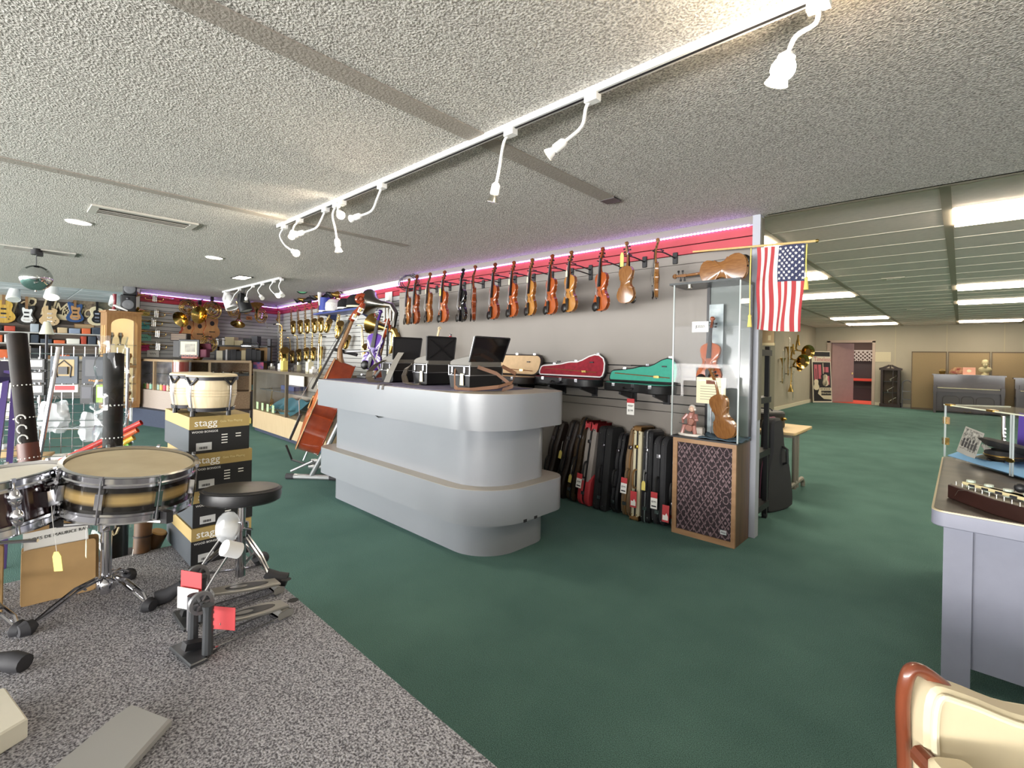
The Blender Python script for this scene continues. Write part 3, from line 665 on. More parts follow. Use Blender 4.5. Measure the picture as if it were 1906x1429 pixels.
# glass case
t = E('glass_display_case', 'tall narrow glass display case standing on the speaker', 'display case', (SX0-.02, SY0, SZ)); GW, GD, GH = Wd+.03, Dp-.01, 1.19
MB().bb(0, GW, 0, GD, 0, .012).build('base_board', BLACKP, t); MB().bb(-.03, GW, -.012, GD, GH, GH+.016).build('top_board', mat('dark_top_board', '3c3f40', .3), t)
MB().bb(.004, GW-.004, .002, .006, .012, GH).build('front_pane', GLASS, t); MB().bb(.002, .006, .008, GD-.01, .012, GH).build('side_pane', GLASS, t); MB().bb(GW-.008, GW-.004, .008, GD-.01, .012, GH).build('side_pane', GLASS, t)
MB().bb(.0, .01, .0, .008, .012, GH).build('glass_edge', mat('glass_edge', 'aab2b0', .2), t); MB().bb(GW-.01, GW, .0, .008, .012, GH).build('glass_edge', mat('glass_edge'), t)
MB().bb(.16, .185, GD-.03, GD-.012, .012, GH).build('back_post', BLACKP, t); MB().bb(GW-.014, GW, GD-.02, GD, .012, GH).build('back_post', BLACKP, t)
MB().bb(.185, GW-.014, GD-.018, GD-.014, .012, GH).build('back_mirror', mat('smoky_panel', '6f7573', .12), t)
MB().cyl((.08, GD*.4, GH-.014), (.08, GD*.4, GH), .022).build('lamp_puck', SILVER, t)
gx, gy = SX0-.02, SY0
violin('orange', 'orange violin standing upright behind a price card inside the glass case', (gx+.235, gy+.15, SZ+.42), (math.radians(-6), 0, 0), .90, 'violins at the glass case')
t = E('violin_stand', 'thin wire stand holding the violin inside the glass case', 'stand', (gx+.235, gy+.17, SZ+.012))
MB().tube([(0, .03, 0), (0, .03, .44)], .005, 6).build('post', STEEL, t); MB().tube([(-.05, -.07, .40), (0, .03, .40), (.05, -.07, .40)], .004, 6).build('fork', STEEL, t); MB().bb(-.1, .1, -.04, .06, 0, .008).build('foot', BLACKP, t)
violin('old', 'flamed brown violin leaning with its back outward inside the glass case', (gx+.40, gy+.06, SZ+.03), (math.radians(-4), math.radians(14), math.radians(160)), .92, 'violins at the glass case')
violin('old', 'old brown violin lying on its side on top of the glass case', (gx+.50, gy+.12, SZ+1.31), (math.radians(4), math.radians(92), math.radians(180)), 1.0, 'violins at the glass case')
t = E('price_card', 'white price card taped in front of the violin in the glass case', 'card', (gx+.21, gy+.012, SZ+.86)); MB().bb(-.062, .062, 0, .002, -.04, .04).build('card', WHITEP, t); text('$800-', .035, INK, t, (0, -.001, 0), shear=.3)
t = E('certificate', 'cream printed certificate below the violin in the glass case', 'paper', (gx+.27, gy+.09, SZ+.375)); MB().bb(-.11, .11, 0, .002, -.10, .10).build('sheet', mat('cream_paper', 'e0d6b4', .8), t)
MB().bb(-.035, .035, -.002, 0, .05, .08).build('seal_block', mat('brown_print', '6a3a2a', .7), t)
for i in range(6): MB().bb(-.08, .08-.02*(i % 3), -.0015, 0, .03-.02*i, .034-.02*i).build('print_line', mat('grey_print', '8b8677', .8), t)
tag(MB().bb(gx+.19, gx+.30, gy+.24, gy+.243, SZ+.02, SZ+1.05).build('photo_panel', mat('blue_grey_photo', '54666c', .4, col2='b5bfc0', vs=9)), 'blue-grey photo panel propped at the back of the glass case', 'picture')
o = MB(); o.surf(lambda u, v: (gx+.20+u*.32, gy+.03+v*.2, SZ+.018+.016*abs(math.sin(u*9+v*5))*(.4+v)), 18, 8, .004); tag(o.build('blue_cloth', mat('slate_blue_cloth', '51697a', .9)), 'slate blue cloth crumpled under the violin in the glass case', 'cloth')
# figurine of a seated cellist
t = E('cellist_figurine', 'porcelain figurine of a seated white-haired cellist in the glass case', 'figurine', (gx+.12, gy+.10, SZ+.012))
PORC = mat('white_porcelain', 'd9d2c8', .25, coat=.4); PINK = mat('dusty_rose_glaze', 'a8746a', .3, coat=.3)
MB().prism([(.105*math.cos(a*PI/10), .06*math.sin(a*PI/10)) for a in range(20)], 0, .02, .006).build('base', PORC, t)
MB().tube([(0, .01, .06), (0, .012, .10), (.002, .008, .15), (.004, .0, .185)], [.036, .034, .04, .018], 10).tube([(.0, 0, .075), (.035, -.03, .075), (.045, -.035, .02)], [.02, .018, .014], 8).tube([(-.0, 0, .075), (-.045, -.03, .075), (-.055, -.04, .02)], [.02, .018, .014], 8).tube([(.035, 0, .165), (.055, -.025, .13), (.02, -.045, .125)], [.015, .013, .009], 7).tube([(-.03, 0, .165), (-.06, -.02, .125), (-.045, -.05, .105)], [.015, .013, .009], 7).build('body', PINK, t)
MB().ball((.006, -.006, .212), (.021, .022, .026), 12, 8).ball((.006, -.028, .208), (.005, .006, .005), 6, 4).build('head', mat('porcelain_skin', 'd9b7a0', .3), t); MB().ball((.006, .003, .222), (.027, .024, .023), 12, 6).ball((-.014, .0, .207), .012, 8, 5).ball((.026, .0, .207), .012, 8, 5).build('hair', PORC, t)
MB().prism([(x*.30, y*.30) for x, y in VOUT], 0, .018, .004, RX90 @ M.Rotation(-.3, 3, 'Z'), (-.005, -.035, .04)).tube([(.02, -.05, .13), (.035, -.03, .20)], .004, 6).build('cello', mat('figurine_cello', '8d5a4a', .3), t); MB().tube([(-.075, -.055, .10), (.035, -.055, .085)], .002, 5).build('bow', DKGREY, t); MB().prism(rrect(.04, .10, -.03, .03, .012), .02, .075, .008).build('book_pile', mat('grey_porcelain', 'a39a90', .3), t)
# ================================================================ FLAG
P0, P1 = AY(1290, 468.5, 3.90), AY(1521, 448, 3.72); dv = (P1-P0).normalized()
t = E('flag', 'stars and stripes flag hanging down from a slim wooden pole', 'flag', P0)
MB().tube([(0, 0, 0), P1-P0], .008, 8).build('pole', wood('pole_wood', 'c9a368', 'd8b980'), t); MB().ball(P1-P0, .012, 8, 5).build('pole_tip', BRASS, t)
fa, fb = AY(1409, 458, 3.80)-P0, AY(1499, 450, 3.74)-P0; fw = fb-fa; nrm = V((-fw.y, fw.x, 0)).normalized(); DROP = .60
FR, FWH, FBL = mat('flag_red', 'a83a3e', .8), mat('flag_white', 'd8d4cc', .8), mat('flag_blue', '2c3150', .8)
def fp(u, v):
    wv = .018*math.sin(u*14+v*2)*(0.3+v)+.01*math.sin(v*9+u*4)
    return fa+fw*u*(1-.06*v)+V((.0, 0, -DROP*v-.01-.03*v*u*(1-u)))+nrm*wv
for i in range(13):
    u0, u1 = i/13, (i+1)/13; v0 = .42 if i >= 6 else 0
    MB().surf(lambda a, b: fp(u0+(u1-u0)*a, v0+(1-v0)*b), 2, 14, .001).build('stripe', FR if i % 2 == 0 else FWH, t)
MB().surf(lambda a, b: fp(6/13+(7/13)*a, .42*b), 10, 8, .001).build('canton', FBL, t)
st = MB(); up = V((0, 0, 1)); rt = fw.normalized()
for r in range(9):
    for q in range(6 if r % 2 == 0 else 5):
        u = 6/13+7/13*((r+.6)/9.2); v = .42*((q+(.5 if r % 2 == 0 else 1.0))/6.0); c = fp(u, v)-nrm*.003
        if nrm.dot(c+P0-CP) < 0: c = fp(u, v)+nrm*.003
        P = [c+(rt*math.cos(a*PI/5+PI/2)+up*math.sin(a*PI/5+PI/2))*(.013 if a % 2 == 0 else .0055) for a in range(10)]
        st.add(P+[c], [(a, (a+1) % 10, 10) for a in range(10)])
st.build('stars', FWH, t, flat=True)['kind'] = 'stuff'
for (px_, py_, ln, Yv) in ((1398, 462, .46, 3.58), (1502, 454, .22, 3.73)):
    q = AY(px_, py_, Yv)-P0; c = MB().tube([q, q-V((.003, 0, ln*.5)), q-V((0, 0, ln))], .004, 6).build('cord', TAGY, t); MB().lathe([(.004, 0), (.012, -.012), (.010, -.025), (.016, -.09), (0, -.09)], q-V((0, 0, ln)), 10).build('tassel', TAGY, c)
# ================================================================ COUNTER
LAM = mat('white_laminate', '8c8f95', .28, var=.02, vs=1.5, coat=.25); LAMT = mat('white_laminate_ledge', '9d978e', .35)
CX0, CX1, CY0, CY1 = -4.34, -2.24, 2.165, 2.83
ZT = [.0, .235, .468, .858, 1.098]
def cplan(e, lsq=False):
    r = .30+e; o = []
    x0, x1, y0, y1 = CX0-e, CX1+e, CY0-e, CY1+e
    for cx, cy, a, rr in ((x1-r, y0+r, -90, r), (x1-.14, y1-.14, 0, .14), (x0+.02, y1-.02, 90, .02), (x0+(.01 if lsq else .12), y0+(.01 if lsq else .12), 180, .01 if lsq else .12)):
        n = 12 if rr > .2 else 5
        for i in range(n+1):
            t = math.radians(a+90*i/n); o.append((cx+rr*math.cos(t), cy+rr*math.sin(t)))
    return o
t = E('sales_counter', 'white stepped sales counter with rounded corner in the middle of the shop', 'counter', (0, 0, 0))
MB().prism(cplan(0), 0, ZT[1]+.005).build('plinth', LAM, t); MB().prism(cplan(.10), ZT[1], ZT[2]).build('lower_band', LAM, t)
MB().prism(inset(cplan(.10), .002), ZT[2], ZT[2]+.003).build('ledge_top', LAMT, t)
MB().prism(cplan(0), ZT[2]+.003, ZT[3]+.005).build('middle_wall', LAM, t); MB().prism(cplan(.10, True), ZT[3], ZT[4]).build('upper_band', LAM, t)
MB().prism(inset(cplan(.10, True), .002), ZT[4], ZT[4]+.003).build('counter_top', LAMT, t)
MB().tube([(CX0+.03, CY0-.012, ZT[3]-.006), (-3.6, CY0-.012, ZT[3]-.006), (-3.5, CY0-.02, ZT[3]-.03), (-3.4, CY0-.012, ZT[3]-.006), (-2.9, CY0-.012, ZT[3]-.006)], .006, 6).build('under_edge_cable', BLACKP, t)
for px_, py_ in ((985, 969), (1003, 962)):
    p = AY(px_, py_, 2.45); MB().box((CX1+.10, p.y+(px_-985)*.006, ZT[1]+.006), (.006, .03, .018)).build('edge_chip', INK, t)
FT = mat('purple_felt', '5d5a74', .95, var=.12, vs=40)
o = MB().prism([(-4.40, 2.10), (-2.75, 2.10), (-2.50, 2.24), (-2.44, 2.5), (-2.44, 2.86), (-4.40, 2.86)], ZT[4]+.0035, ZT[4]+.007); tag(o.build('felt_mat', FT), 'purple-grey felt mat covering the counter top', 'mat')
TOPZ = ZT[4]+.0075
def ribbon(pts, w, th=.004, side=(0, 1, 0)):
    s = V(side).normalized()*w/2; pts = [V(p) for p in pts]; o = MB()
    for i in range(len(pts)-1):
        a, b = pts[i], pts[i+1]; d = (b-a).normalized(); n = d.cross(s).normalized()*th/2
        o.add([a-s-n, a+s-n, a+s+n, a-s+n, b-s-n, b+s-n, b+s+n, b-s+n], [(0, 1, 2, 3), (7, 6, 5, 4), (0, 4, 5, 1), (1, 5, 6, 2), (2, 6, 7, 3), (3, 7, 4, 0)])
    return o
BLG = mat('black_gloss', '0f0f12', .12, coat=.8); STRAP = mat('olive_leather_strap', '4a4239', .55); BRN = mat('brown_leather_strap', '6b4a35', .5); GLE = mat('grey_leather', '66635d', .45); BCL = mat('black_quilted_cloth', '1c1b1d', .85, bump=.3, bs=200)
def accordion(label, x, y, sx, sy, lid, lidm, strapm, lida):
    t = E('accordion_case', label, 'accordion case', (x, y, TOPZ), group='black accordion cases on the counter')
    sec = [(-sx/2+.02, .01), (-sx/2+.03, .002), (sx/2-.02, .002), (sx/2, .012), (sx/2, .10), (-sx/2, .10)]
    RY = M(((1, 0, 0), (0, 0, -1), (0, 1, 0)))
    MB().prism(sec, -sy/2, sy/2, 0, RY).build('lower_shell', mat('worn_black_shell', '151517', .42, spec=.3), t)
    MB().bb(-sx/2, sx/2, -sy/2, sy/2, .10, .17).build('band', mat('charcoal_vinyl', '2c2a29', .7, spec=.25), t)
    for z in (.10, .165): MB().bb(-sx/2-.003, sx/2+.003, -sy/2-.003, sy/2+.003, z, z+.005).build('metal_rail', STEEL, t)
    for xx, yy in ((-sx/2, -sy/2), (sx/2, -sy/2), (sx/2, sy/2)): MB().bb(xx-.004, xx+.004, yy-.004, yy+.004, .098, .175).build('corner_guard', STEEL, t)
    MB().prism([(-sx/2, .17), (sx/2, .17), (sx/2, .25), (sx*.1, .235), (-sx*.35, .215), (-sx/2, .20)], -sy/2+.006, sy/2-.006, .006, RY).build('leather_cover', GLE, t)
    a = math.radians(lida); c, s_ = math.cos(a), math.sin(a)
    q = lambda u, v: V((sx/2+u*s_, v, .20+u*c))
    L0 = .19
    MB().add([q(0, -sy/2), q(0, sy/2), q(L0, sy/2+.01), q(L0, -sy/2-.01), q(0, -sy/2)+V((-.018, 0, 0)), q(0, sy/2)+V((-.018, 0, 0)), q(L0, sy/2+.01)+V((-.018, 0, .004)), q(L0, -sy/2-.01)+V((-.018, 0, .004))],
             [(0, 1, 2, 3), (7, 6, 5, 4), (0, 4, 5, 1), (1, 5, 6, 2), (2, 6, 7, 3), (3, 7, 4, 0)]).build('open_lid', lidm, t)
    MB().tube([q(0, -sy/2)+V((0, -.004, 0)), q(L0, -sy/2-.012)], .006, 6).tube([q(L0, -sy/2-.01), q(L0, sy/2+.01)], .007, 6).tube([q(0, sy/2), q(L0, sy/2+.012)], .006, 6).build('lid_edge', BLACKP, t)
    if lid == 'cross':
        for p, r in (((.02, -sy/2+.02), (L0-.02, sy/2-.02)), ((.02, sy/2-.02), (L0-.02, -sy/2+.02))): MB().tube([q(*p)+V((.004, 0, 0)), q(*r)+V((.004, 0, 0))], .004, 5).build('stitched_seam', BLACKP, t)
    MB().prism([(-.02, 0), (.02, 0), (.016, .085), (-.016, .085)], .0, .002, 0, RX90, (sx*.18, -sy/2-.01, .03)).build('cream_label', TAGC, t)
    for xx in (-sx*.3, sx*.28): MB().box((xx, -sy/2-.006, .14), (.014, .008, .04)).ball((xx, -sy/2-.010, .11), .008, 8, 5).build('latch', CHROME, t)
    return t
ra = AZ(896, 722, TOPZ); c3 = accordion('open black gloss accordion case with brown strap at the counter end', ra.x+.0, 2.46, .23, .33, 'gloss', BLG, BRN, 20)
rb = AZ(800, 716, TOPZ); c2_ = accordion('open accordion case whose black cloth lid has crossed seams', ra.x-.52, 2.46, .19, .27, 'cross', BCL, STRAP, 4)
c1_ = accordion('open accordion case with a wide olive strap hanging in front', ra.x-1.0, 2.46, .19, .27, 'plain', mat('dark_lining', '232326', .8), STRAP, 6)
ribbon([(-.06, -.15, .17), (-.02, -.19, .10), (.02, -.22, .02), (.06, -.23, .004), (.16, -.20, .006), (.30, -.06, .03), (.34, .04, .06), (.30, .12, .12), (.16, .12, .17)], .028, .004, (0, .5, 1)).build('shoulder_strap', BRN, c3)
ribbon([(.10, -.10, .17), (.22, .0, .12), (.33, .06, .03), (.28, .0, .005)], .026, .004, (0, .3, 1)).build('shoulder_strap', BRN, c3)
for k in range(4): ribbon([(-.09, -.14, .165+.004*k), (-.15+.012*k, -.17, .13), (-.17+.016*k, -.185, .07), (-.13+.02*k, -.20, .02), (-.04+.02*k, -.20, .006), (.08, -.19, .008+.005*k)], .016, .004, (0, 1, .3)).build('coiled_strap', STRAP, c2_)
ribbon([(-.03, -.145, .19), (-.09, -.19, .15), (-.14, -.22, .09), (-.13, -.235, .04), (-.07, -.24, .006), (.02, -.22, .004)], .055, .005, (.5, 1, .2)).build('shoulder_strap', STRAP, c1_)
ribbon([(.10, -.20, .004), (.12, -.17, .10), (.14, -.13, .20), (.16, -.10, .26)], .055, .005, (.9, .5, 0)).build('shoulder_strap', GLE, c1_)
for dx in (0, .065):
    p = AZ(706, 716, TOPZ); t = ribbon([(p.x+dx+.02, 2.12, TOPZ+.003), (p.x+dx-.005, 2.062, TOPZ+.003), (p.x+dx-.012, 2.058, TOPZ-.035)], .016, .004, (1, .4, 0)); tag(t.build('strap_end', STRAP), 'dark strap tip hanging over the counter edge, '+('nearer the double bass' if dx == 0 else 'nearer the olive strap'), 'strap', 'strap tips over the counter edge')
# small gadget and glass tray
p = AZ(668, 704, TOPZ); t = E('sound_module', 'small black electronic gadget lying at the far end of the counter', 'gadget', (p.x, p.y+.06, TOPZ)); MB().prism(rrect(-.09, .09, -.045, .045, .02), 0, .03, .006).build('body', BLACKP, t); MB().cyl((-.04, 0, .03), (-.04, 0, .042), .018).build('dial', CHROME, t); MB().tube([(.09, 0, .015), (.13, .03, .03), (.17, .02, .006)], .006).build('cable', BLACKP, t)
p = AZ(692, 703, TOPZ); t = E('acrylic_tray', 'clear acrylic tray of small chrome fittings beside the purple violin', 'tray', (p.x+.12, 2.72, TOPZ)); MB().bb(-.08, .08, -.06, .06, 0, .004).build('base', mat('frosted_acrylic', 'c9ccd0', .2, alpha=.6), t)
for i in range(4): MB().cyl((-.055+.036*i, 0, .004), (-.055+.036*i, 0, .05+.015*(i % 2)), .010).build('fitting', CHROME, t)
# unvarnished violin on the wall behind the cases
t = E('white_violin', 'pale unvarnished violin standing behind the accordion cases', 'violin', AY(802, 690, 3.72), rot=(math.radians(-8), math.radians(12), math.radians(-15)))
PALE = wood('raw_spruce', 'd9c39a', 'e3d0ab', .6, 0); MB().prism(VOUT, 0, .03, .003, RX90).dome(VOUT, .03, .012, 3, RX90).build('body', PALE, t); MB().tube([(0, -.02, .35), (0, -.02, .53)], .014, 8).build('neck', PALE, t)
MB().tube([(0, -.02+.02*math.cos(a*.7)*(1-a/14), .545+.02*math.sin(a*.7)*(1-a/14)) for a in range(12)], .010, 7).build('scroll', PALE, t)
MB().bb(-.02, .02, -.01, .20, .30, .32).build('wall_peg', PALE, t)
# ================================================================ BASS, CELLO
BPROF = [(0, .03), (.02, .15), (.08, .25), (.16, .3), (.24, .305), (.33, .275), (.40, .235), (.417, .245), (.46, .195), (.53, .175), (.6, .185), (.645, .207), (.66, .214), (.72, .22), (.78, .212), (.85, .175), (.92, .11), (.97, .06), (1, .03)]
RED1 = wood('bass_red_varnish', '7e2f15', '963d1d', .14, .9, 4, (3, 3, .6)); RED2 = wood('bass_spruce_top', '9a4a20', 'b2602c', .2, .6, 6, (8, 8, .5)); NECKW = wood('bass_neck', '7d5a38', '8d6a45', .4, .2)
def bass(label, cat, name, loc, rot, s, stick=True, T=.25):
    t = E(name, label, cat, loc, rot=rot); L = 1.12; out = [tuple(p[:2]) for p in spline(sym(BPROF, L), 2, True)]
    MB().prism(out, .01, T, .004, RX90).build('ribs', RED1, t)
    MB().prism(inset(out, -.010), T, T+.012, .003, RX90).dome(out, T+.012, .045, 4, RX90, ctr=(0, .5)).build('top_plate', RED2, t)
    MB().prism(inset(out, -.010), -.002, .011, .003, RX90).dome(out, -.002, -.03, 4, RX90, ctr=(0, .5)).build('back_plate', RED1, t)
    MB().tube([(x, -T-.001, y) for x, y in inset(out, -.009)], .006, 5, closed=True).build('edge_binding', mat('pale_binding', 'd8b98a', .4), t)
    MB().tube([(0, -T*.55, L-.08), (0, -T*.8, L+.03), (0, -T*.98, L+.14), (0, -T*.98, L+.52)], [.06, .038, .028, .024], 10).build('neck', NECKW, t)
    MB().add([(-.045, -T-.09, .70), (.045, -T-.09, .70), (.045, -T-.115, .70), (-.045, -T-.115, .70), (-.022, -T-.015, L+.53), (.022, -T-.015, L+.53), (.022, -T-.035, L+.53), (-.022, -T-.035, L+.53)], [(0, 1, 2, 3), (7, 6, 5, 4), (0, 4, 5, 1), (1, 5, 6, 2), (2, 6, 7, 3), (3, 7, 4, 0)]).build('fingerboard', EBONY, t)
    PB = [V((0, -T-.01, L+.50)), V((0, -T+.015, L+.60)), V((0, -T+.05, L+.70)), V((0, -T+.045, L+.76))]
    MB().tube(PB, [.034, .045, .042, .032], 10).build('pegbox', RED1, t)
    sc = MB(); sc.tube([(0, -T+.0+.06*math.cos(1.2+a*.62)*(1-a/15), L+.79+.06*math.sin(1.2+a*.62)*(1-a/15)) for a in range(13)], [.03-.001*a for a in range(13)], 9); sc.cyl((-.05, -T, L+.79), (.05, -T, L+.79), .02); sc.build('scroll', RED1, t)
    for i, z in enumerate((.58, .66)):
        for sd in (-1, 1): MB().cyl((sd*.03, -T+.02+.03*i, L+z), (sd*.10, -T+.02+.03*i, L+z), .008).box((sd*.12, -T+.02+.03*i, L+z), (.03, .012, .05)).build('tuning_machine', BRASS, t)
    MB().prism([(-.08, 0), (-.05, .02), (.05, .02), (.08, 0), (.06, .13), (0, .15), (-.06, .13)], 0, .018, 0, None, (0, -T-.06, .50)).prism([(-.08, 0), (.08, 0), (.055, .15), (-.055, .15)], .0, .015, 0, RX90, (0, -T-.05, .48)).build('bridge', mat('maple'), t)
    MB().prism([(-.02, .06), (.02, .06), (.045, .38), (-.045, .38)], T+.09, T+.12, .005, RX90).build('tailpiece', EBONY, t)
    for x in (-.024, -.008, .008, .024): MB().cyl((x, -T-.115, .36), (x*1.3, -T-.185, .52), .0022, n=5).cyl((x*1.3, -T-.185, .52), (x*.6, -T-.04, L+.53), .0022, n=5).build('string', STEEL, t)
    for sd in (-1, 1): MB().tube([(sd*.09, -T-.045, .62), (sd*.08, -T-.05, .60), (sd*.10, -T-.05, .57), (sd*.13, -T-.04, .47), (sd*.15, -T-.035, .44)], .007, 6).build('f_hole', EBONY, t)
    MB().cyl((0, -T/2, 0), (0, -T/2, -.12), .008).build('end_pin', CHROME, t)
    if stick:
        for i, z in enumerate((.57, .67)):
            g = MB().box((.052, -T+.02+.03*i, L+z-.01), (.003, .065, .065)).build('white_sticker', WHITEP, t); text('80', .04, INK, t, (.0545, -T+.02+.03*i, L+z-.01), (PI/2, 0, PI/2))
    t.scale = (s, s, s); return t
bl = AD(592, 842, 5.45)
bass('large red-brown double bass tilted back on a tubular stand', 'double bass', 'double_bass', (bl.x, bl.y, .20), (math.radians(-21), 0, math.radians(-28)), .95)
cl_ = AD(660, 730, 6.1)
bass('smaller red-brown cello standing behind the double bass', 'cello', 'cello', (cl_.x+.1, cl_.y+.25, .42), (math.radians(-12), 0, math.radians(-30)), .70, False, .22)
# stand for the bass
f0, f1 = AZ(533, 891), AZ(628, 894); t = E('instrument_stand', 'silver tubular floor stand carrying the double bass', 'stand', ((f0.x+f1.x)/2, (f0.y+f1.y)/2, 0)); o = t.location.copy()
TUBE_ = mat('silver_tube', 'a9aaac', .35, .7)
d = (f1-f0)/2; MB().tube([-d*.72+V((0, 0, .03)), d*.72+V((0, 0, .03))], .028, 10).build('foot_bar', TUBE_, t)
for sg in (-1, 1): MB().tube([d*sg*.7+V((0, 0, .03)), d*sg+V((0, 0, .03))], .031, 10).build('rubber_tip', RUBBER, t)
up = AD(640, 770, 4.95)-o; MB().tube([V((0, 0, .05)), up*.55, up], .026, 10).build('upright', TUBE_, t)
for k, (a, b) in enumerate((((580, 862), (640, 866)), ((575, 873), (640, 878)))):
    p, q = AZ(*a)-o, AZ(*b)-o; MB().tube([p+V((0, 0, .03)), q+V((.2, .3, .03))], .024, 8).build('rear_foot_bar', TUBE_, t)
p = bl-o; MB().tube([V((p.x-.24, p.y-.26, .30)), V((p.x-.22, p.y-.20, .13)), V((p.x, p.y-.12, .10)), V((p.x+.22, p.y+.06, .16)), V((p.x+.30, p.y+.12, .25))], .012, 8).build('cradle_hoop', BLACKP, t)
MB().tube([V((p.x+.15, p.y-.36, .09)), V((.02, .0, .20))], .014, 8).build('cradle_arm', TUBE_, t)
nk = AD(642, 655, 5.6)-o; MB().tube([up, up+V((.1, .35, .45)), nk+V((.2, .2, .02)), nk], .014, 8).build('neck_arm', TUBE_, t); MB().tube([nk+V((-.12, -.08, .03)), nk+V((.1, .1, -.03))], .02, 8).build('neck_yoke', BLACKP, t)
# purple violin on a stand with its bow
VM['purple'] = (mat('purple_lacquer', '5b2f9c', .2, coat=.7), mat('purple_lacquer_back', '4a2684', .22, coat=.7))
pv = AD(692, 688, 6.0); violin('purple', 'bright purple lacquered violin hanging beside the grey slat wall', (pv.x, pv.y, pv.z), (0, math.radians(9), math.radians(28)), 1.28)
t = E('violin_floor_stand', 'thin dark pole stand behind the purple violin', 'stand', (pv.x+.12, pv.y+.14, 0)); MB().cyl((0, 0, 0), (0, 0, 1.72), .012).build('pole', DKGREY, t); MB().tube([(0, 0, 1.68), (-.02, -.10, 1.72), (-.04, -.14, 1.72)], .010).build('hook', BLACKP, t); MB().lathe([(.2, 0), (.2, .02), (.03, .04)], n=18).build('foot', BLACKP, t)
b0, b1 = AD(691, 697, 5.8), AD(722, 592, 5.9); tag(MB().tube([b0, b1], .008, 6).build('violin_bow', mat('bow_white', 'd5d2cc', .4)), 'long white violin bow leaning along the purple violin', 'bow')
# ================================================================ PLATFORM: DRUMS
PZ = .43
def tripod(t, r, hub, feet, rub=RUBBER, fl=CHROME, brace=True):
    for f in feet:
        f = V(f); d = f.normalized(); hp = V((d.x*.02, d.y*.02, hub)); sd = V((-d.y, d.x, 0))*.011
        k = V((d.x*r*.72, d.y*r*.72, .05)); e = V((f.x, f.y, .018))
        lg = MB()
        for sg in (-1, 1): lg.tube([hp+sd*sg, hp+(k-hp)*.5+sd*sg+V((0, 0, .012)), k+sd*sg, e+(k-e)*.25+sd*sg*.4], .0055, 6)
        for u in (.35, .7): lg.cyl(hp+(k-hp)*u+sd*1.4, hp+(k-hp)*u-sd*1.4, .004, n=6)
        l = lg.build('leg', fl, t)
        ft_ = MB().tube([e+(k-e)*.35, e+(k-e)*.1, e-d*.0, e+d*.022], [.014, .024, .027, .018], 12); l2 = ft_.build('rubber_foot', rub, l)
def drum(t, r, hgt, shellm, hoop, headm, lugs, lugm, nm=12, lug_shape='bar', cx=None):
    MB().lathe([(r-.012, -hgt), (r-.006, -hgt), (r-.006, 0), (r-.012, 0)], n=40).build('shell', shellm, t)
    MB().lathe([(0, .006), (r*.6, .006), (r-.010, .005), (r-.002, -.004)], n=40).build('drum_head', headm, t)
    MB().lathe([(0, -hgt-.006), (r-.002, -hgt+.004)], n=40).build('resonant_head', headm, t)
    for z, s_ in ((0, 1), (-hgt, -1)):
        MB().lathe([(r-.004, z-.018*s_), (r+.006, z-.018*s_), (r+.006, z-.010*s_), (r+.002, z-.006*s_), (r+.003, z+.012*s_), (r+.008, z+.016*s_), (r-.006, z+.017*s_), (r-.004, z-.018*s_)], n=40).build('hoop', hoop, t)
    for i in range(lugs):
        a = 2*PI*(i+.35)/lugs; c, s_ = math.cos(a), math.sin(a); R = M.Rotation(a, 3, 'Z')
        g = MB(); p = V((r-.004, 0, -hgt/2)); g.box(R @ (p+V((.008, 0, 0))), (.018, .022, hgt*.42 if lug_shape == 'bar' else .05), R)
        if lug_shape != 'bar': g.ball(R @ (p+V((.012, 0, .03))), (.018, .018, .03), 10, 6).ball(R @ (p+V((.012, 0, -.03))), (.018, .018, .03), 10, 6)
        l = g.build('lug', lugm, t); MB().cyl(R @ V((r+.012, 0, .014)), R @ V((r+.012, 0, -hgt-.014)), .0032, n=6).box(R @ V((r+.012, 0, .016)), (.01, .01, .012), R).build('tension_rod', hoop, l)
def sparkle():
    m = mat('gold_black_duco', '15120f', .18, coat=.7)
    nt = m.node_tree; b = nt.nodes['Principled BSDF']
    tc = nt.nodes.new('ShaderNodeTexCoord'); sp = nt.nodes.new('ShaderNodeSeparateXYZ'); r = nt.nodes.new('ShaderNodeValToRGB')
    nt.links.new(tc.outputs['Generated'], sp.inputs[0]); nt.links.new(sp.outputs['Z'], r.inputs[0]); nt.links.new(r.outputs[0], b.inputs['Base Color'])
    e = r.color_ramp.elements; e[0].position = .30; e[0].color = (*lin('15120f'), 1); e[1].position = .70; e[1].color = (*lin('15120f'), 1)
    for p, c in ((.42, '9a8254'), (.55, '9a8254')): x = e.new(p); x.color = (*lin(c), 1)
    return m
HEAD = mat('coated_drum_head', 'cfcabc', .7, var=.06, vs=5); HEADW = mat('worn_drum_head', 'b8a98a', .65, col2='cfc3a6', vs=7)
sd = AD(247, 865, 1.76)
t = E('snare_drum', 'vintage snare drum in black and gold with chrome hoops', 'drum', sd, rot=(math.radians(2), math.radians(8), math.radians(43)), group='snare drums')
drum(t, .196, .125, sparkle(), CHROME, HEADW, 8, CHROME)
st_ = MB().box((-.205, 0, -.06), (.03, .05, .07)).tube([(-.215, -.02, -.02), (-.235, 0, -.01), (-.215, .02, -.02)], .005).build('strainer', CHROME, t)
sb = V((-2.24, .275, PZ))
t = E('snare_stand', 'chrome double-braced stand under the black and gold snare drum', 'drum stand', sb, group='drum stands')
tripod(t, .21, .10, [AZ(275, 1135, PZ)-sb, AZ(50, 1180, PZ)-sb, AZ(240, 1078, PZ)-sb])
MB().cyl((0, 0, .04), (0, 0, .30), .016).build('lower_tube', CHROME, t); MB().cyl((0, 0, .29), (.01, .01, .36), .012).build('upper_tube', CHROME, t)
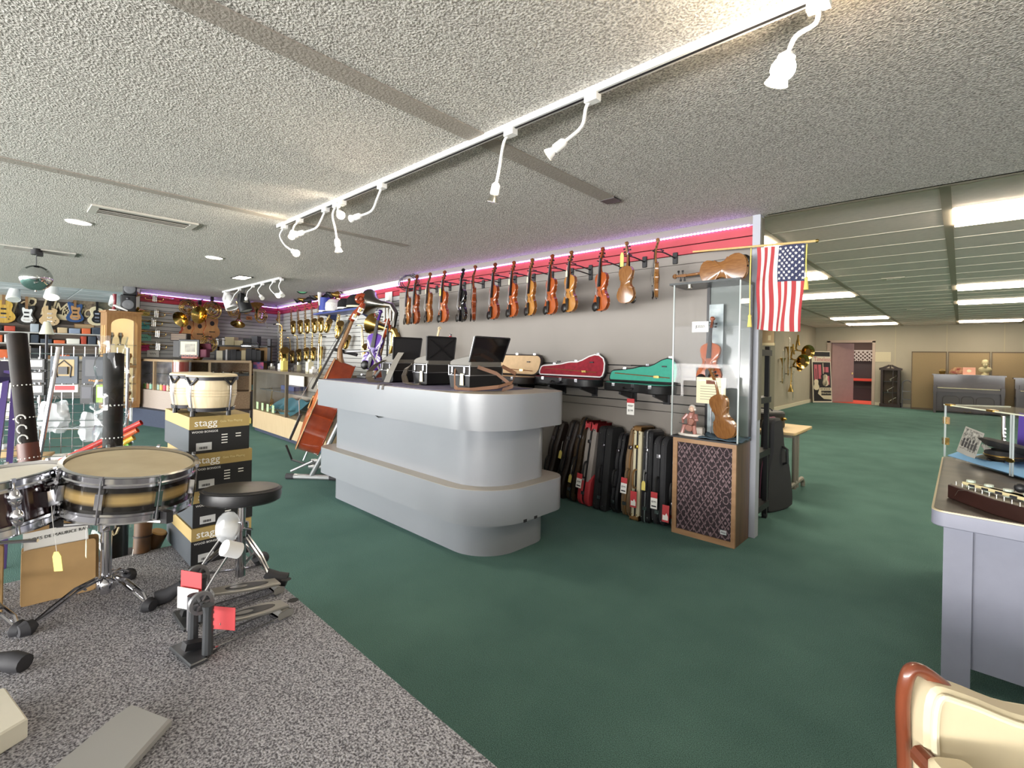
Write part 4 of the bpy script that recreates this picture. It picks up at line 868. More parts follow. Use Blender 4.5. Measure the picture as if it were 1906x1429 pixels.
MB().lathe([(.016, 0), (.028, .006), (.03, .03), (.022, .045), (.016, .05)], (0, 0, .05), 14).build('leg_collar', CHROME, t)
MB().lathe([(.02, 0), (.026, .004), (.026, .03), (.02, .034)], (0, 0, .265), 14).tube([(.02, 0, .28), (.05, -.02, .28)], .005).build('clamp', CHROME, t)
MB().box((-.055, -.045, .285), (.03, .006, .022)).tube([(-.03, -.02, .285), (-.055, -.045, .285)], .005).build('wing_nut', CHROME, t)
MB().ball((.0, .0, .335), (.03, .03, .026), 12, 7).build('tilter_ball', CHROME, t)
top = sd-sb-V((0, 0, .175))
MB().tube([(0.01, .01, .35), V((top.x*.6, top.y*.6, .39)), top-V((0, 0, .03))], .011, 8).build('tilter_post', CHROME, t)
for an in (20, 150, 265):
    a = math.radians(an); e = top+V((.20*math.cos(a), .20*math.sin(a), .02-.025*math.cos(a+.7)))
    b_ = MB().tube([top-V((0, 0, .035)), top+V((.10*math.cos(a), .10*math.sin(a), -.015)), e-V((0, 0, .01))], .007, 7).build('basket_arm', CHROME, t); MB().box(e+V((0, 0, .008)), (.035, .022, .04), M.Rotation(a, 3, 'Z')).build('grip_pad', BLACKP, b_)
MB().bb(-.017, .017, -.0185, -.0175, .20, .225).build('height_label', WHITEP, t)
price_tag(t, (-.05, -.05, .30), TAGC, 1.2)
# second snare, cut by the picture edge
s1 = AD(-34, 896, 1.56)
t = E('snare_drum', 'dark maroon snare drum with chrome lugs and white head', 'drum', s1, rot=(math.radians(3), math.radians(-5), math.radians(43)), group='snare drums')
drum(t, .195, .14, mat('maroon_lacquer', '2a1216', .15, coat=.8), CHROME, HEAD, 10, CHROME, lug_shape='bullet')
MB().box((.20, .02, -.07), (.035, .06, .05)).cyl((.22, .02, -.05), (.22, .05, -.05), .014).tube([(.21, 0, -.03), (.24, 0, -.02)], .008).build('strainer', CHROME, t)
price_tag(t, (.215, .0, -.04), TAGY, 1.3, string=.16)
s1b = V((s1.x-.05, s1.y-.04, PZ))
t = E('snare_stand', 'chrome stand with ribbed grey feet under the maroon snare drum', 'drum stand', s1b, group='drum stands')
tripod(t, .26, .12, [AZ(32, 1180, PZ)-s1b, (-.25, .05, 0), (.05, -.28, 0)])
MB().cyl((0, 0, .04), (0, 0, .28), .014).build('tube', CHROME, t)
for an in (60, 180, 300):
    a = math.radians(an); MB().tube([(0, 0, .27), (.15*math.cos(a)+.05, .15*math.sin(a)+.04, .275)], .006).build('basket_arm', CHROME, t)
# hardware foot and boards poking in at the bottom corner
fp_ = AZ(8, 1250, PZ); t = E('cymbal_stand', 'black-footed stand leg poking in beside the white board', 'stand', (fp_.x-.12, fp_.y-.10, PZ)); l = MB().tube([(0, 0, .10), (.08, .07, .035), (.12, .11, .022)], [.010, .012, .012], 8).build('leg', DKGREY, t); MB().tube([(.09, .08, .03), (.125, .115, .025), (.155, .14, .022)], [.018, .028, .024], 12).build('rubber_foot', RUBBER, t)
a, b, c = AZ(-80, 1300, PZ+.05), AZ(10, 1278, PZ+.05), AZ(52, 1335, PZ+.05)
tag(MB().prism([(a.x, a.y), (b.x, b.y), (c.x, c.y), (c.x+.25, c.y-.45), (a.x+.1, a.y-.5)], PZ+.001, PZ+.05, .004).build('white_board', mat('ivory_board', 'd6d1c0', .6, var=.05)), 'ivory white box lid lying at the platform corner', 'board')
a, b, c = AZ(205, 1335, PZ+.025), AZ(246, 1307, PZ+.025), AZ(320, 1335, PZ+.025)
tag(MB().prism([(a.x, a.y), (b.x, b.y), (c.x, c.y), (c.x+.25, c.y-.25), (a.x+.25, a.y-.3)], PZ+.001, PZ+.025, .006).build('grey_case', mat('grey_case_plastic', '9b9b98', .35)), 'pale grey plastic case lying near the platform edge of view', 'case')
# ================================================================ SHEET MUSIC
fa_, fb_ = AZ(40, 1130, PZ), AZ(178, 1096, PZ); dv2 = fb_-fa_; ang = math.atan2(dv2.y, dv2.x); FL = dv2.length; FH = .192
KRAFT = mat('kraft_board', 'ab8a5c', .75, var=.18, vs=7)
t = E('music_portfolio', 'worn kraft sheet music portfolio standing on the platform', 'portfolio', fa_, rot=(math.radians(-7), 0, ang))
MB().prism(rrect(-.004, FL, 0, FH, .012), 0, .004, .001, RX90).build('front_cover', KRAFT, t); MB().prism(rrect(-.004, FL+.01, 0, FH+.01, .012), -.03, -.026, .001, RX90).build('back_cover', KRAFT, t)
MB().bb(-.002, FL, .0, .03, 0, .004).build('spine', mat('kraft_dark', '7d6140', .8), t)
t2 = E('sheet_music', 'white printed score title page sticking out of the kraft portfolio', 'sheet music', fa_, rot=(math.radians(-7), math.radians(-3), ang)); MB().bb(.012, FL-.012, .008, .010, .02, FH+.058).build('sheet', WHITEP, t2)
text('ŒUVRES DE MAURICE RAVEL', .0155, mat('grey_print2', '4a4a48', .8), t2, (FL*.52, .007, FH+.032))
for k in range(2): tag(MB(M.Translation(fa_) @ M.Rotation(ang, 4, 'Z') @ M.Rotation(math.radians(-8), 4, 'X') @ M.Rotation(math.radians(-9-2*k), 4, 'Y')).bb(.05, FL-.02, .016+.006*k, .019+.006*k, .06, FH+.055+.006*k).build('old_folder', KRAFT), 'aged brown score folder rising '+('just behind the white page' if k == 0 else 'hindmost behind the white page'), 'folder', 'folders behind the portfolio')
p = AZ(2, 1140, PZ); tag(MB(M.Translation(p) @ M.Rotation(ang, 4, 'Z') @ M.Rotation(math.radians(-6), 4, 'X')).prism(rrect(-.22, .004, 0, .235, .012), 0, .03, .002, RX90).build('music_portfolio', KRAFT), 'second kraft portfolio cut off at the picture edge beside the first', 'portfolio')
# ================================================================ BONGO BOXES AND BONGOS
bf, bl_, = AZ(355, 1056, PZ), AZ(315, 1020, PZ); GOLDC = mat('gold_carton', 'a08a55', .6); BLKC = mat('black_carton', '19191b', .5); GREYC = mat('grey_carton_side', '3a4046', .5); KCT = mat('kraft_carton', 'b29a6c', .7)
BX, BY, BH = .43, .235, .158; LAB = ['lowest', 'second', 'third', 'topmost']
for k in range(4):
    dx, dy = (0, -.008, .004, -.006)[k], (0, .006, -.004, -.014)[k]
    t = E('bongo_carton', f'black and gold bongo carton, {LAB[k]} of the stack', 'box', (bf.x+dx, bf.y+dy, PZ+.001+k*(BH+.001)), group='stacked bongo cartons')
    MB().bb(-BX, 0, 0, BY, 0, BH*.66).build('black_carton_half', BLKC, t); MB().bb(-BX, 0, 0, BY, BH*.66, BH).build('gold_carton_half', GOLDC, t)
    MB().bb(-BX+.002, -.002, -.0008, 0, .002, BH*.66).build('grey_side_print', GREYC, t)
    MB().bb(-BX-.001, .001, .112, .122, BH-.0005, BH+.0006).build('flap_seam', KCT, t)
    rot = (PI/2, 0, PI/2)
    text('stagg', .044, WHITEE, t, (.0006, BY*.26, BH*.82), rot, ext=.0006); text('Gets You Playing', .013, mat('pale_gold_print', 'd8c894', .6), t, (.0006, BY*.68, BH*.835), rot, ext=.0005); text('WOOD BONGOS', .0125, WHITEE, t, (.0006, BY*.25, BH*.58), rot, ext=.0005)
    l = MB().bb(0, .0012, BY*.11, BY*.36, .012, .045).build('barcode_label', mat('grey_label', 'b9bbbc', .6), t)
    for i in range(9): MB().bb(.001, .0018, BY*.16+i*.0034, BY*.16+i*.0034+.0014+.0006*(i % 3), .018, .028).build('barcode_bar', INK, l)
    for i in range(4):
        MB().bb(0, .0008, BY*.52, BY*.62, .035+i*.012, .039+i*.012).build('print_line', WHITEP, t)
        if i > 1: MB().bb(0, .0008, BY*.76, BY*.85, .035+i*.012, .039+i*.012).build('print_line', WHITEP, t)
TZ = PZ+4*(BH+.001)+.001
WHW = wood('pale_bongo_wood', 'c9b795', 'd9caab', .45, .3, 10, (9, 9, .8))
def bongo(cx, cy, r, lab, group):
    h = .150; t = E('bongo_drum', lab, 'drum', (cx, cy, TZ+.022), group=group)
    MB().lathe([(r*.80, 0), (r*.86, .01), (r*.97, .06), (r*.985, .10), (r*.97, .145)], n=28).build('shell', WHW, t)
    for z in (.062, .074, .086): MB().lathe([(r*.975+.0005, z), (r*.985+.0012, z+.003), (r*.98+.0005, z+.006)], n=28).build('carved_ring', WHW, t)
    MB().lathe([(0, .158), (r*.9, .158), (r*1.0, .154), (r*1.01, .146)], n=28).build('drum_head', mat('natural_skin', 'd3c4a4', .6, var=.06), t)
    MB().lathe([(r*.99, .132), (r*1.03, .132), (r*1.04, .146), (r*1.0, .148)], n=28).build('rim_hoop', DKGREY, t); MB().lathe([(r*.80, -.004), (r*.90, -.002), (r*.92, .012), (r*.85, .014)], n=28).build('bottom_ring', DKGREY, t)
    for i in range(4):
        a = math.radians(-62+90*i); c, s_ = math.cos(a), math.sin(a); q = lambda rr, z, da=0: V((rr*math.cos(a+da), rr*math.sin(a+da), z))
        g = MB().tube([q(r*1.05, .142, -.28), q(r*1.06, .112), q(r*1.05, .142, .28)], .006, 6).build('lug_claw', DKGREY, t)
        MB().tube([q(r*1.06, .115), q(r*1.05, .06), q(r*.97, .006), q(r*.95, -.008)], .004, 6).build('tuning_rod', CHROME, g); MB().tube([q(r*.95, .0), q(r*.95, -.021)], [.009, .010], 8).build('rubber_foot', BLACKP, g)
    return t
bcx, bcy = bf.x-.15, bf.y+.13
pb = AZ(389, 772, TZ); ps = AZ(372, 768, TZ)
bongo(pb.x-.02, pb.y+.015, .098, 'larger pale wooden bongo drum on the carton stack', 'pair of bongos')
bongo(pb.x-.20, pb.y-.02, .085, 'smaller pale bongo drum half hidden behind the larger one', 'pair of bongos')
tag(MB().bb(pb.x-.135, pb.x-.10, pb.y-.04, pb.y+.04, TZ+.06, TZ+.14).build('bongo_bridge', BLACKP), 'black block joining the two bongo drums', 'bracket')
# ================================================================ THRONE
tc_ = V((-2.03, .652, PZ)); t = E('drum_throne', 'round black padded drum throne on a chrome tripod', 'stool', tc_)
zs_ = .385; R_ = M.Rotation(math.radians(-5), 3, RT)
MB().lathe([(0, -.028), (.125, -.026), (.137, -.018), (.140, .0), (.138, .018), (.128, .028), (.09, .033), (0, .035)], (0, 0, zs_-.02), 36, R_.to_3x3()).build('seat', mat('black_vinyl', '18181a', .38, bump=.05, bs=400), t)
MB().lathe([(.1385, .017), (.1415, .020), (.1385, .023)], (0, 0, zs_-.02), 36, R_.to_3x3()).build('seat_piping', BLACKL, t)
MB().cyl((0, 0, .05), (0, 0, zs_-.04), .013).cyl((.02, 0, .24), (.02, 0, zs_-.04), .008).build('post', CHROME, t); MB().cyl((0, 0, .05), (0, 0, .24), .018).build('sleeve', CHROME, t)
MB().lathe([(.018, 0), (.026, .004), (.026, .03), (.018, .034)], (0, 0, .225), 14).tube([(.02, 0, .24), (.06, .02, .24)], .004).build('height_clamp', CHROME, t)
for f in (AZ(308, 1122, PZ)-tc_, AZ(520, 1090, PZ)-tc_, V((-.16, .13, 0))):
    d = V((f.x, f.y, 0)); dn = d.normalized(); sdv = V((-dn.y, dn.x, 0))*.012; hp = V((0, 0, .20)); e = V((d.x, d.y, .02)); lg = MB()
    for sg in (-1, 1): lg.tube([hp+dn*.02+sdv*sg, hp+(e-hp)*.5+sdv*sg+V((0, 0, .01)), e-dn*.03+sdv*sg*.8+V((0, 0, .01))], .006, 6)
    l = lg.build('leg', CHROME, t); MB().tube([e-dn*.05+V((0, 0, .035)), e-dn*.01+V((0, 0, .010)), e+dn*.028+V((0, 0, .002))], [.018, .026, .026], 12).build('rubber_foot', RUBBER, l); MB().tube([(0, 0, .075), d*.62+V((0, 0, .085))], .005, 6).build('brace', CHROME, l)
# ================================================================ KICK PEDALS
def pedal(label, heel, toe, tags):
    heel, toe = V(heel), V(toe); d = heel-toe; ang = math.atan2(d.y, d.x); L = d.length
    t = E('kick_pedal', label, 'drum pedal', (toe.x, toe.y, PZ), ang, group='bass drum pedals')   # local +x runs from the hoop end to the heel
    AXZ = .148
    GM = mat('grey_cast_metal', '56585b', .4, .7)
    MB().prism([(-.055, -.075), (-.01, -.075), (-.01, -.045), (.03, -.045), (.03, .045), (-.01, .045), (-.01, .075), (-.055, .075)], .002, .014, .003).build('base_plate', GM, t)
    for sy in (-.05, .05): MB().tube([(0, sy, .012), (0, sy, .135), (0, sy, .158)], [.015, .013, .017], 10).build('post', GM, t)
    MB().cyl((0, -.06, AXZ), (0, .06, AXZ), .007).build('axle', CHROME, t)
    cam_ = MB().lathe([(.024, -.006), (.034, -.006), (.034, .006), (.024, .006), (.024, -.006)], (0, 0, AXZ), 22, M.Rotation(PI/2, 3, 'X'))
    for i in range(6): a = i*PI/3; cam_.bar((.008*math.cos(a), 0, AXZ+.008*math.sin(a)), (.028*math.cos(a), 0, AXZ+.028*math.sin(a)), .006, .008, (0, 1, 0))
    cam_.build('sprocket', mat('pale_cast', '9a9a9c', .35, .8), t)
    ch = MB()
    for i in range(9): ch.box((.034, 0, AXZ-.006-i*.0115), (.006, .012 if i % 2 else .007, .009))
    ch.build('drive_chain', STEEL, t)
    MB().tube([(0, .075, AXZ), (0, .075, .04)], .009, 8).tube([(0, .075, .05), (0, .05, .04)], .004).build('spring', STEEL, t)
    bt = MB().tube([(.0, .012, AXZ), (.045, .012, .215), (.09, .012, .275)], .004, 6).build('beater_shaft', CHROME, t); MB().cyl((.070, .012, .292), (.115, .012, .268), .025, n=16).build('beater', mat('white_felt', 'd5d5d5', .8), bt)
    f = MB(); w0, w1 = .030, .042; z0, z1 = .066, .03
    prof = [(.045, .026), (.12, .036), (.20, .038), (.25, .030), (.27, .030)]
    o_ = [(x, -w_) for x, w_ in prof]+[(x, w_) for x, w_ in reversed(prof)]
    a = math.atan2(z0-z1, .23); R = M.Rotation(a, 3, 'Y')
    f.prism(o_, 0, .010, .002, R, (0, 0, z0+.008)); f.build('footboard', mat('grey_footboard', '8f8d88', .4, .5), t)
    MB().prism([(.16+.075*math.cos(q*PI/9), .024*math.sin(q*PI/9)) for q in range(18)], .0095, .0108, 0, R, (0, 0, z0+.008)).build('black_inlay', BLACKP, t); MB().prism([(.13+.03*math.cos(q*PI/7), .012*math.sin(q*PI/7)) for q in range(14)], .0105, .0118, 0, R, (0, 0, z0+.008)).build('oval_window', mat('grey_footboard'), t)
    MB().prism(rrect(.265, L, -.042, .042, .012), .008, .034, .004).build('heel_plate', mat('grey_footboard'), t); MB().lathe([(.012, 0), (.018, .001), (.012, .0015)], (.30, 0, .0345), 16).build('logo_ring', INK, t)
    for sy in (-.035, .035): MB().tube([(.02, sy, .010), (.28, sy*.8, .010)], .0035, 6).build('frame_rod', CHROME, t)
    MB().box((-.02, 0, .03), (.05, .03, .02), M.Rotation(.25, 3, 'Y')).build('hoop_clamp', BLACKP, t)
    for (x, y, z, m) in tags:
        g = MB().box((x, y, z), (.002, .085, .07), M.Rotation(.5, 3, 'Z')).build('hang_card', m, t)
    return t
L1, T1 = AZ(512, 1150, PZ), AZ(372, 1212, PZ)
pedal('chrome and grey bass drum pedal nearest the camera', L1, T1, ((.05, -.03, .09, REDC),))
L2_, T2_ = AZ(508, 1103, PZ), AZ(366, 1150, PZ)
t = pedal('plastic-wrapped bass drum pedal behind the first one', L2_, T2_, ((-.03, -.05, .15, REDC), (-.04, -.055, .10, WHITEP)))
tc2 = V((.095, .012, .285)); MB().ball(tc2, (.042, .04, .058), 10, 7).build('plastic_wrap', mat('clear_plastic_bag', 'dfe3e6', .12, alpha=.35), t)
# carved rain sticks leaning on the far edge of the platform
BAM = wood('carved_bamboo', '6e4b28', '3a2614', .5, .2, 22, (1, 1, .5)); CROSS = wood('cut_bamboo_end', 'b98d55', 'c9a368', .6, 0, 30, (1, 1, 1))
for k, (bx_, by_, tx, ty, lab) in enumerate(((262, 1050, 268, 962, 'carved bamboo rain stick with woven end and paper tag'), (262, 1062, 296, 990, 'carved bamboo rain stick tilted beside the tagged one'))):
    a, b = AD(bx_, by_, 2.18+.06*k), AD(tx, ty, 2.20+.06*k); dd = (b-a).normalized(); a = b-dd*.62
    t = E('rain_stick', lab, 'rain stick', a, group='carved rain sticks'); b2 = b-a
    MB().tube([V((0, 0, 0)), b2*.3, b2*.6, b2*.9, b2], [.03, .031, .033, .034, .036], 16).build('tube', BAM, t); MB().tube([b2*.999, b2+dd*.006], [.034, .03], 16).build('woven_end', CROSS, t)
    for u in (.5, .62, .74, .86): MB().tube([b2*u, b2*(u+.012)], .0365, 16).build('carved_band', mat('dark_burn', '2a1a10', .6), t)
    if k == 0: price_tag(t, b2*.8+V((.03, -.04, .0)), TAGC, 1.6)
# tall carved didgeridoos standing on the shop floor
PATN = mat('dark_painted_wood', '0e0d0c', .55, col2='241c16', vs=10, spec=.2)
def didge(label, px_top, py_top, px_b, py_b, dep, r, bag):
    a, b = AD(px_b, py_b, dep), AD(px_top, py_top, dep+.05); dd = (b-a).normalized(); a = a-dd*(a.z/dd.z)
    t = E('didgeridoo', label, 'didgeridoo', a, group='tall painted didgeridoos'); L = b-a
    MB().tube([L*u for u in (0, .15, .4, .7, 1)], [r*1.25, r*1.1, r, r*.95, r], 18).build('tube', PATN, t); MB().tube([L*.998, L*1.003], [r*.8, r*.78], 18).build('mouth_ring', BLACKP, t)
    for u in (.42, .50, .66, .79): 
        o = MB()
        for q in range(16): an = q*PI/8; x = dd.orthogonal().normalized(); y = dd.cross(x); o.ball(L*u+(x*math.cos(an)+y*math.sin(an))*r*1.03, .0042, 6, 4)
        o.build('dot_band', WHITEP, t)
    vd = (CP-a); vd.z = 0; vd.normalize(); sdv = V((-vd.y, vd.x, 0))
    for u0 in (.58, .62, .66) if not bag else (.52, .56):
        MB().tube([L*u0+vd*r*.96-sdv*r*.35+sdv*r*.42*math.cos(q*.62)+V((0, 0, .024*math.sin(q*.62))) for q in range(8)], .004, 5).build('painted_swirl', WHITEP, t)
    for u in (.30, .36): MB().tube([L*u+vd*r*1.0+sdv*(q-3)*r*.22+V((0, 0, .03*math.sin(q*1.1))) for q in range(7)], .006, 5).build('painted_arch', mat('cream_paint', 'c9b48c', .6), t)
    MB().tube([L*.44, L*.56], [r*1.075, r*1.04], 18).build('brown_band', mat('red_brown_paint', '54281a', .4), t)
    if bag:
        o = MB(); nz = 16
        def bagp(u, v):
            an = 2*PI*v; x = dd.orthogonal().normalized(); y = dd.cross(x); rr = r*(1.75+.28*math.sin(an*5+u*20)+.2*math.sin(u*37+an*2))*(1 if u < .9 else .75)
            return L*(.25+.82*u)+(x*math.cos(an)+y*math.sin(an))*rr
        o.surf(bagp, 26, 22); o.build('plastic_bag', glass_mat('crinkled_plastic', (.90, .92, .93), 1.22, .02), t)
    return t
didge('tall black didgeridoo with white painted dots and swirls', 31, 622, 68, 985, 2.75, .046, False)
didge('tall dark didgeridoo wrapped in a clear plastic bag', 212, 658, 207, 1040, 2.55, .045, True)
# coloured percussion tubes
TB = [('red', 'c23a34'), ('orange', 'd9663c'), ('yellow', 'dcb13c'), ('green', '7cc94a')]
for k, (nm, c) in enumerate(TB):
    a, b = AD(92+k*6, 868+k*13, 2.95), AD(263-k*7, 786+k*14, 3.05)
    t = E('percussion_tube', f'{nm} plastic percussion tube in the slanting set of four', 'tube', a, group='coloured percussion tubes'); L = b-a
    MB().tube([V((0, 0, 0)), L], .0168, 18, cap=False).build('tube', mat(nm+'_plastic', c, .35), t); MB().tube([L*.02, L*.985], .0152, 18, cap=False).build('bore', mat(nm+'_bore', c, .6), t)
a = AD(178, 838, 2.98); t = E('tube_cradle', 'black cradle wrapped around the coloured percussion tubes', 'holder', (a.x, a.y, 0)); MB().cyl((0, .15, 0), (0, .15, a.z), .02).build('post', BLACKP, t); MB().tube([(0, .15, a.z+.06), (0, .15, a.z-.12)], .03, 8).build('clamp', BLACKP, t); MB().lathe([(.16, 0), (.16, .015), (.03, .03)], (0, .15, 0), 18).build('foot', BLACKP, t)
# ================================================================ CEILING FITTINGS
LIT = mat('lit_bulb', 'fff6e0', .4, emit=14, ecol='ffe9bf'); DIM = mat('unlit_bulb', 'dcdad4', .3)
def lamp_head(t, path, lit, k=1.0):
    c = path[0]; MB().bb(c.x-.03, c.x+.03, c.y-.018, c.y+.018, CEIL-.06, CEIL-.028).build('connector', WHITEE, t)
    pts = spline([tuple(p) for p in path], 5); g = MB().tube(pts, .0075, 7).build('gooseneck', WHITEE, t)
    d = (pts[-1]-pts[-2]).normalized(); e = pts[-1]
    MB().tube([e, e+d*.012, e+d*.055, e+d*.06], [.012, .021*k, .022*k, .017*k], 12).build('socket', WHITEE, g)
    MB().tube([e+d*.055, e+d*.075, e+d*.095], [.012, .022*k, .029*k], 14, cap=False).build('reflector', SILVER if not lit else WHITEE, g)
    MB().tube([e+d*.090, e+d*.096], [.027*k, .026*k], 14).build('bulb', LIT if lit else DIM, g)
    if lit:
        l = bpy.data.lights.new('track_spot', 'SPOT'); l.energy = lit; l.color = (1, .86, .66); l.spot_size = 1.9; l.spot_blend = .6; l.shadow_soft_size = .03
        o = bpy.data.objects.new('track_spot', l); COL.objects.link(o); o.location = e+d*.11; o.rotation_euler = d.to_track_quat('-Z', 'Y').to_euler()
ty = 1.675
t = E('track_light', 'white ceiling track with gooseneck spotlights above the counter', 'track light', (0, 0, 0))
MB().bb(-4.43, .35, ty-.017, ty+.017, CEIL-.03, CEIL-.001).build('rail', WHITEE, t); MB().bb(-4.42, .34, ty-.006, ty+.006, CEIL-.0315, CEIL-.0295).build('rail_groove', DKGREY, t)
def heads(L, yv, t, k=1):
    for cx, mids, lit in L:
        a = AZ(*cx, CEIL-.045); a.y = yv; lamp_head(t, [a]+[AY(mx, my, yv+dy) for mx, my, dy in mids], lit, k)
heads([((521, 421), [(521, 438, 0), (530, 456, -.02), (545, 467, -.04)], 5), ((549, 409), [(548, 420, 0), (545, 430, -.03)], 0), ((598, 389), [(598, 408, 0), (588, 424, -.02), (566, 432, -.05)], 10), ((617, 380), [(619, 400, 0), (624, 425, 0), (627, 444, .01)], 14),
       ((629, 376), [(629, 388, 0), (631, 394, -.02)], 14), ((704, 345), [(702, 370, 0), (692, 392, 0), (672, 401, -.02)], 10), ((938, 241), [(938, 265, 0), (930, 310, 0), (924, 340, 0)], 0), ((1092, 176), [(1091, 200, 0), (1083, 235, 0), (1053, 262, -.02)], 16)], ty, t)
a = V((-.33, ty, CEIL-.045)); p = AD(1468, 96, 1.50); lamp_head(t, [a, a+V((-.01, .02, -.04)), p+V((.02, 0, .04)), p], 16, 1.25)
MB().ball(p-V((.01, .02, .06)), .036, 14, 8).build('globe_bulb', mat('glowing_globe', 'fff6e0', .4, emit=170, ecol='ffe9c8'), t)
y2 = 2.88
t = E('track_light', 'small white ceiling track with gooseneck lamps before the trumpet wall', 'track light', (0, 0, 0))
MB().bb(-10.2, -7.5, y2-.017, y2+.017, CEIL-.03, CEIL-.001).build('rail', WHITEE, t)
heads([((436, 538), [(437, 548, 0), (433, 556, 0), (430, 561, 0)], 10), ((460, 532), [(461, 543, 0), (459, 552, 0)], 0), ((479, 528), [(480, 540, 0), (485, 550, 0)], 0), ((500, 523), [(502, 535, 0), (509, 545, 0), (514, 548, 0)], 10), ((519, 520), [(519, 532, 0), (523, 543, 0)], 0)], y2, t, 1.3)
def parcan(lab, c, d, m, k=1, lens=None):
    t = E('stage_spotlight', lab, 'spotlight', c, group='stage spotlights'); d = V(d).normalized()
    MB().tube([V((0, 0, 0)), d*.05*k, d*.20*k, d*.22*k], [.045*k, .075*k, .08*k, .085*k], 16, cap=False).build('can', m, t); MB().tube([d*.205*k, d*.21*k], [.078*k, .076*k], 16).build('lens', lens or DIM, t); MB().tube([V((0, 0, 0))-d*.001, -d*.03*k], [.045*k, .03*k], 12).build('rear_cap', m, t)
    s_ = d.cross(V((0, 0, 1))).normalized()*.09*k; MB().tube([d*.1*k+s_, d*.1*k+s_+V((0, 0, .12*k)), d*.1*k-s_+V((0, 0, .12*k)), d*.1*k-s_], .008*k, 6).tube([d*.1*k+V((0, 0, .12*k)), V((d.x*.1*k, d.y*.1*k, CEIL-c[2]-.001))], .009*k, 6).build('yoke', m, t)
parcan('black stage spotlight with a green lens by the ceiling', AY(565, 522, 3.9), (.5, -.3, -.6), BLACKP, 1.25, mat('green_lens', '6fae86', .3)); parcan('white stage spotlight on the small track', AY(422, 548, 2.88), (.3, .2, -.8), WHITEE, 1.3); parcan('black stage spotlight on the small track', AY(449, 550, 2.88), (.2, .2, -.8), BLACKP, 1.3)
p = AY(596, 519, 4.1); t = E('ceiling_horn', 'white paper cone horn fixed near the ceiling', 'horn', p); R = M.Rotation(.9, 3, 'Y'); MB().lathe([(.02, -.22), (.05, -.12), (.17, .0), (.165, .0), (.045, -.12)], (0, 0, 0), 16, R).build('cone', WHITEE, t); MB().cyl((0, 0, 0), (-.02, 0, CEIL-p.z-.002), .012).build('stem', WHITEE, t)
def vent(lab, c, sx, sy, m=None, z=CEIL):
    t = E('ceiling_vent', lab, 'vent', (c.x, c.y, z)); m = m or mat('vent_metal', 'bdbab2', .45)
    for nm, q in (('frame_side', (-sx, -sx+.05, -sy, sy)), ('frame_side', (sx-.05, sx, -sy, sy)), ('frame_end', (-sx+.05, sx-.05, -sy, -sy+.05)), ('frame_end', (-sx+.05, sx-.05, sy-.05, sy))): MB().bb(*q, -.014, 0).build(nm, m, t)
    MB().bb(-sx+.05, sx-.05, -sy+.05, sy-.05, -.002, 0).build('duct_opening', SLOT, t)
    n = int((sx*2-.1)/.055)
    for i in range(n): MB().box((-sx+.08+i*.055, 0, -.008), (.035, sy*2-.1, .003), M.Rotation(.6, 3, 'Y')).build('louver', m, t)
vent('grey louvred ceiling vent between the recessed lights', AZ(270, 405, CEIL), .155, .36); vc2 = AZ(70, 466, CEIL); vent('small ceiling vent above the mirrored ball', vc2, .16, .32)
vent('small ceiling vent in the back room ceiling', AZ(1663, 517, BC), .13, .09, FRM, BC-.004); vent('farther small vent in the back room ceiling', AZ(1705, 575, BC), .15, .10, FRM, BC-.004)
def can(lab, c, r=.085, rect=None):
    t = E('recessed_light', lab, 'ceiling light', (c.x, c.y, CEIL), group='recessed ceiling lights')
    em = mat('lit_recess', 'fffaf0', .5, emit=10, ecol='fff2da')
    if rect: MB().bb(-rect[0], rect[0], -rect[1], rect[1], -.008, 0).build('trim_ring', DKGREY, t); MB().bb(-rect[0]*.8, rect[0]*.8, -rect[1]*.8, rect[1]*.8, -.011, -.008).build('lens', em, t)
    else: MB().lathe([(r*1.12, 0), (r*1.12, -.006), (r, -.008), (r, 0)], n=24).build('trim_ring', WHITEE, t); MB().lathe([(0, -.008), (r, -.006)], n=24).build('lens', em, t)
    l = bpy.data.lights.new('recessed_spot', 'SPOT'); l.energy = 28; l.color = (1, .93, .82); l.spot_size = 2.4; l.spot_blend = .8; l.shadow_soft_size = .08
    o = bpy.data.objects.new('recessed_spot', l); COL.objects.link(o); o.location = (c.x, c.y, CEIL-.03)
can('round recessed ceiling light beside the grey vent', AZ(147, 413, CEIL)); can('round recessed ceiling light toward the trumpet wall', AZ(399, 479, CEIL)); can('small rectangular recessed light before the trumpet wall', AZ(450, 516, CEIL), rect=(.20, .10))
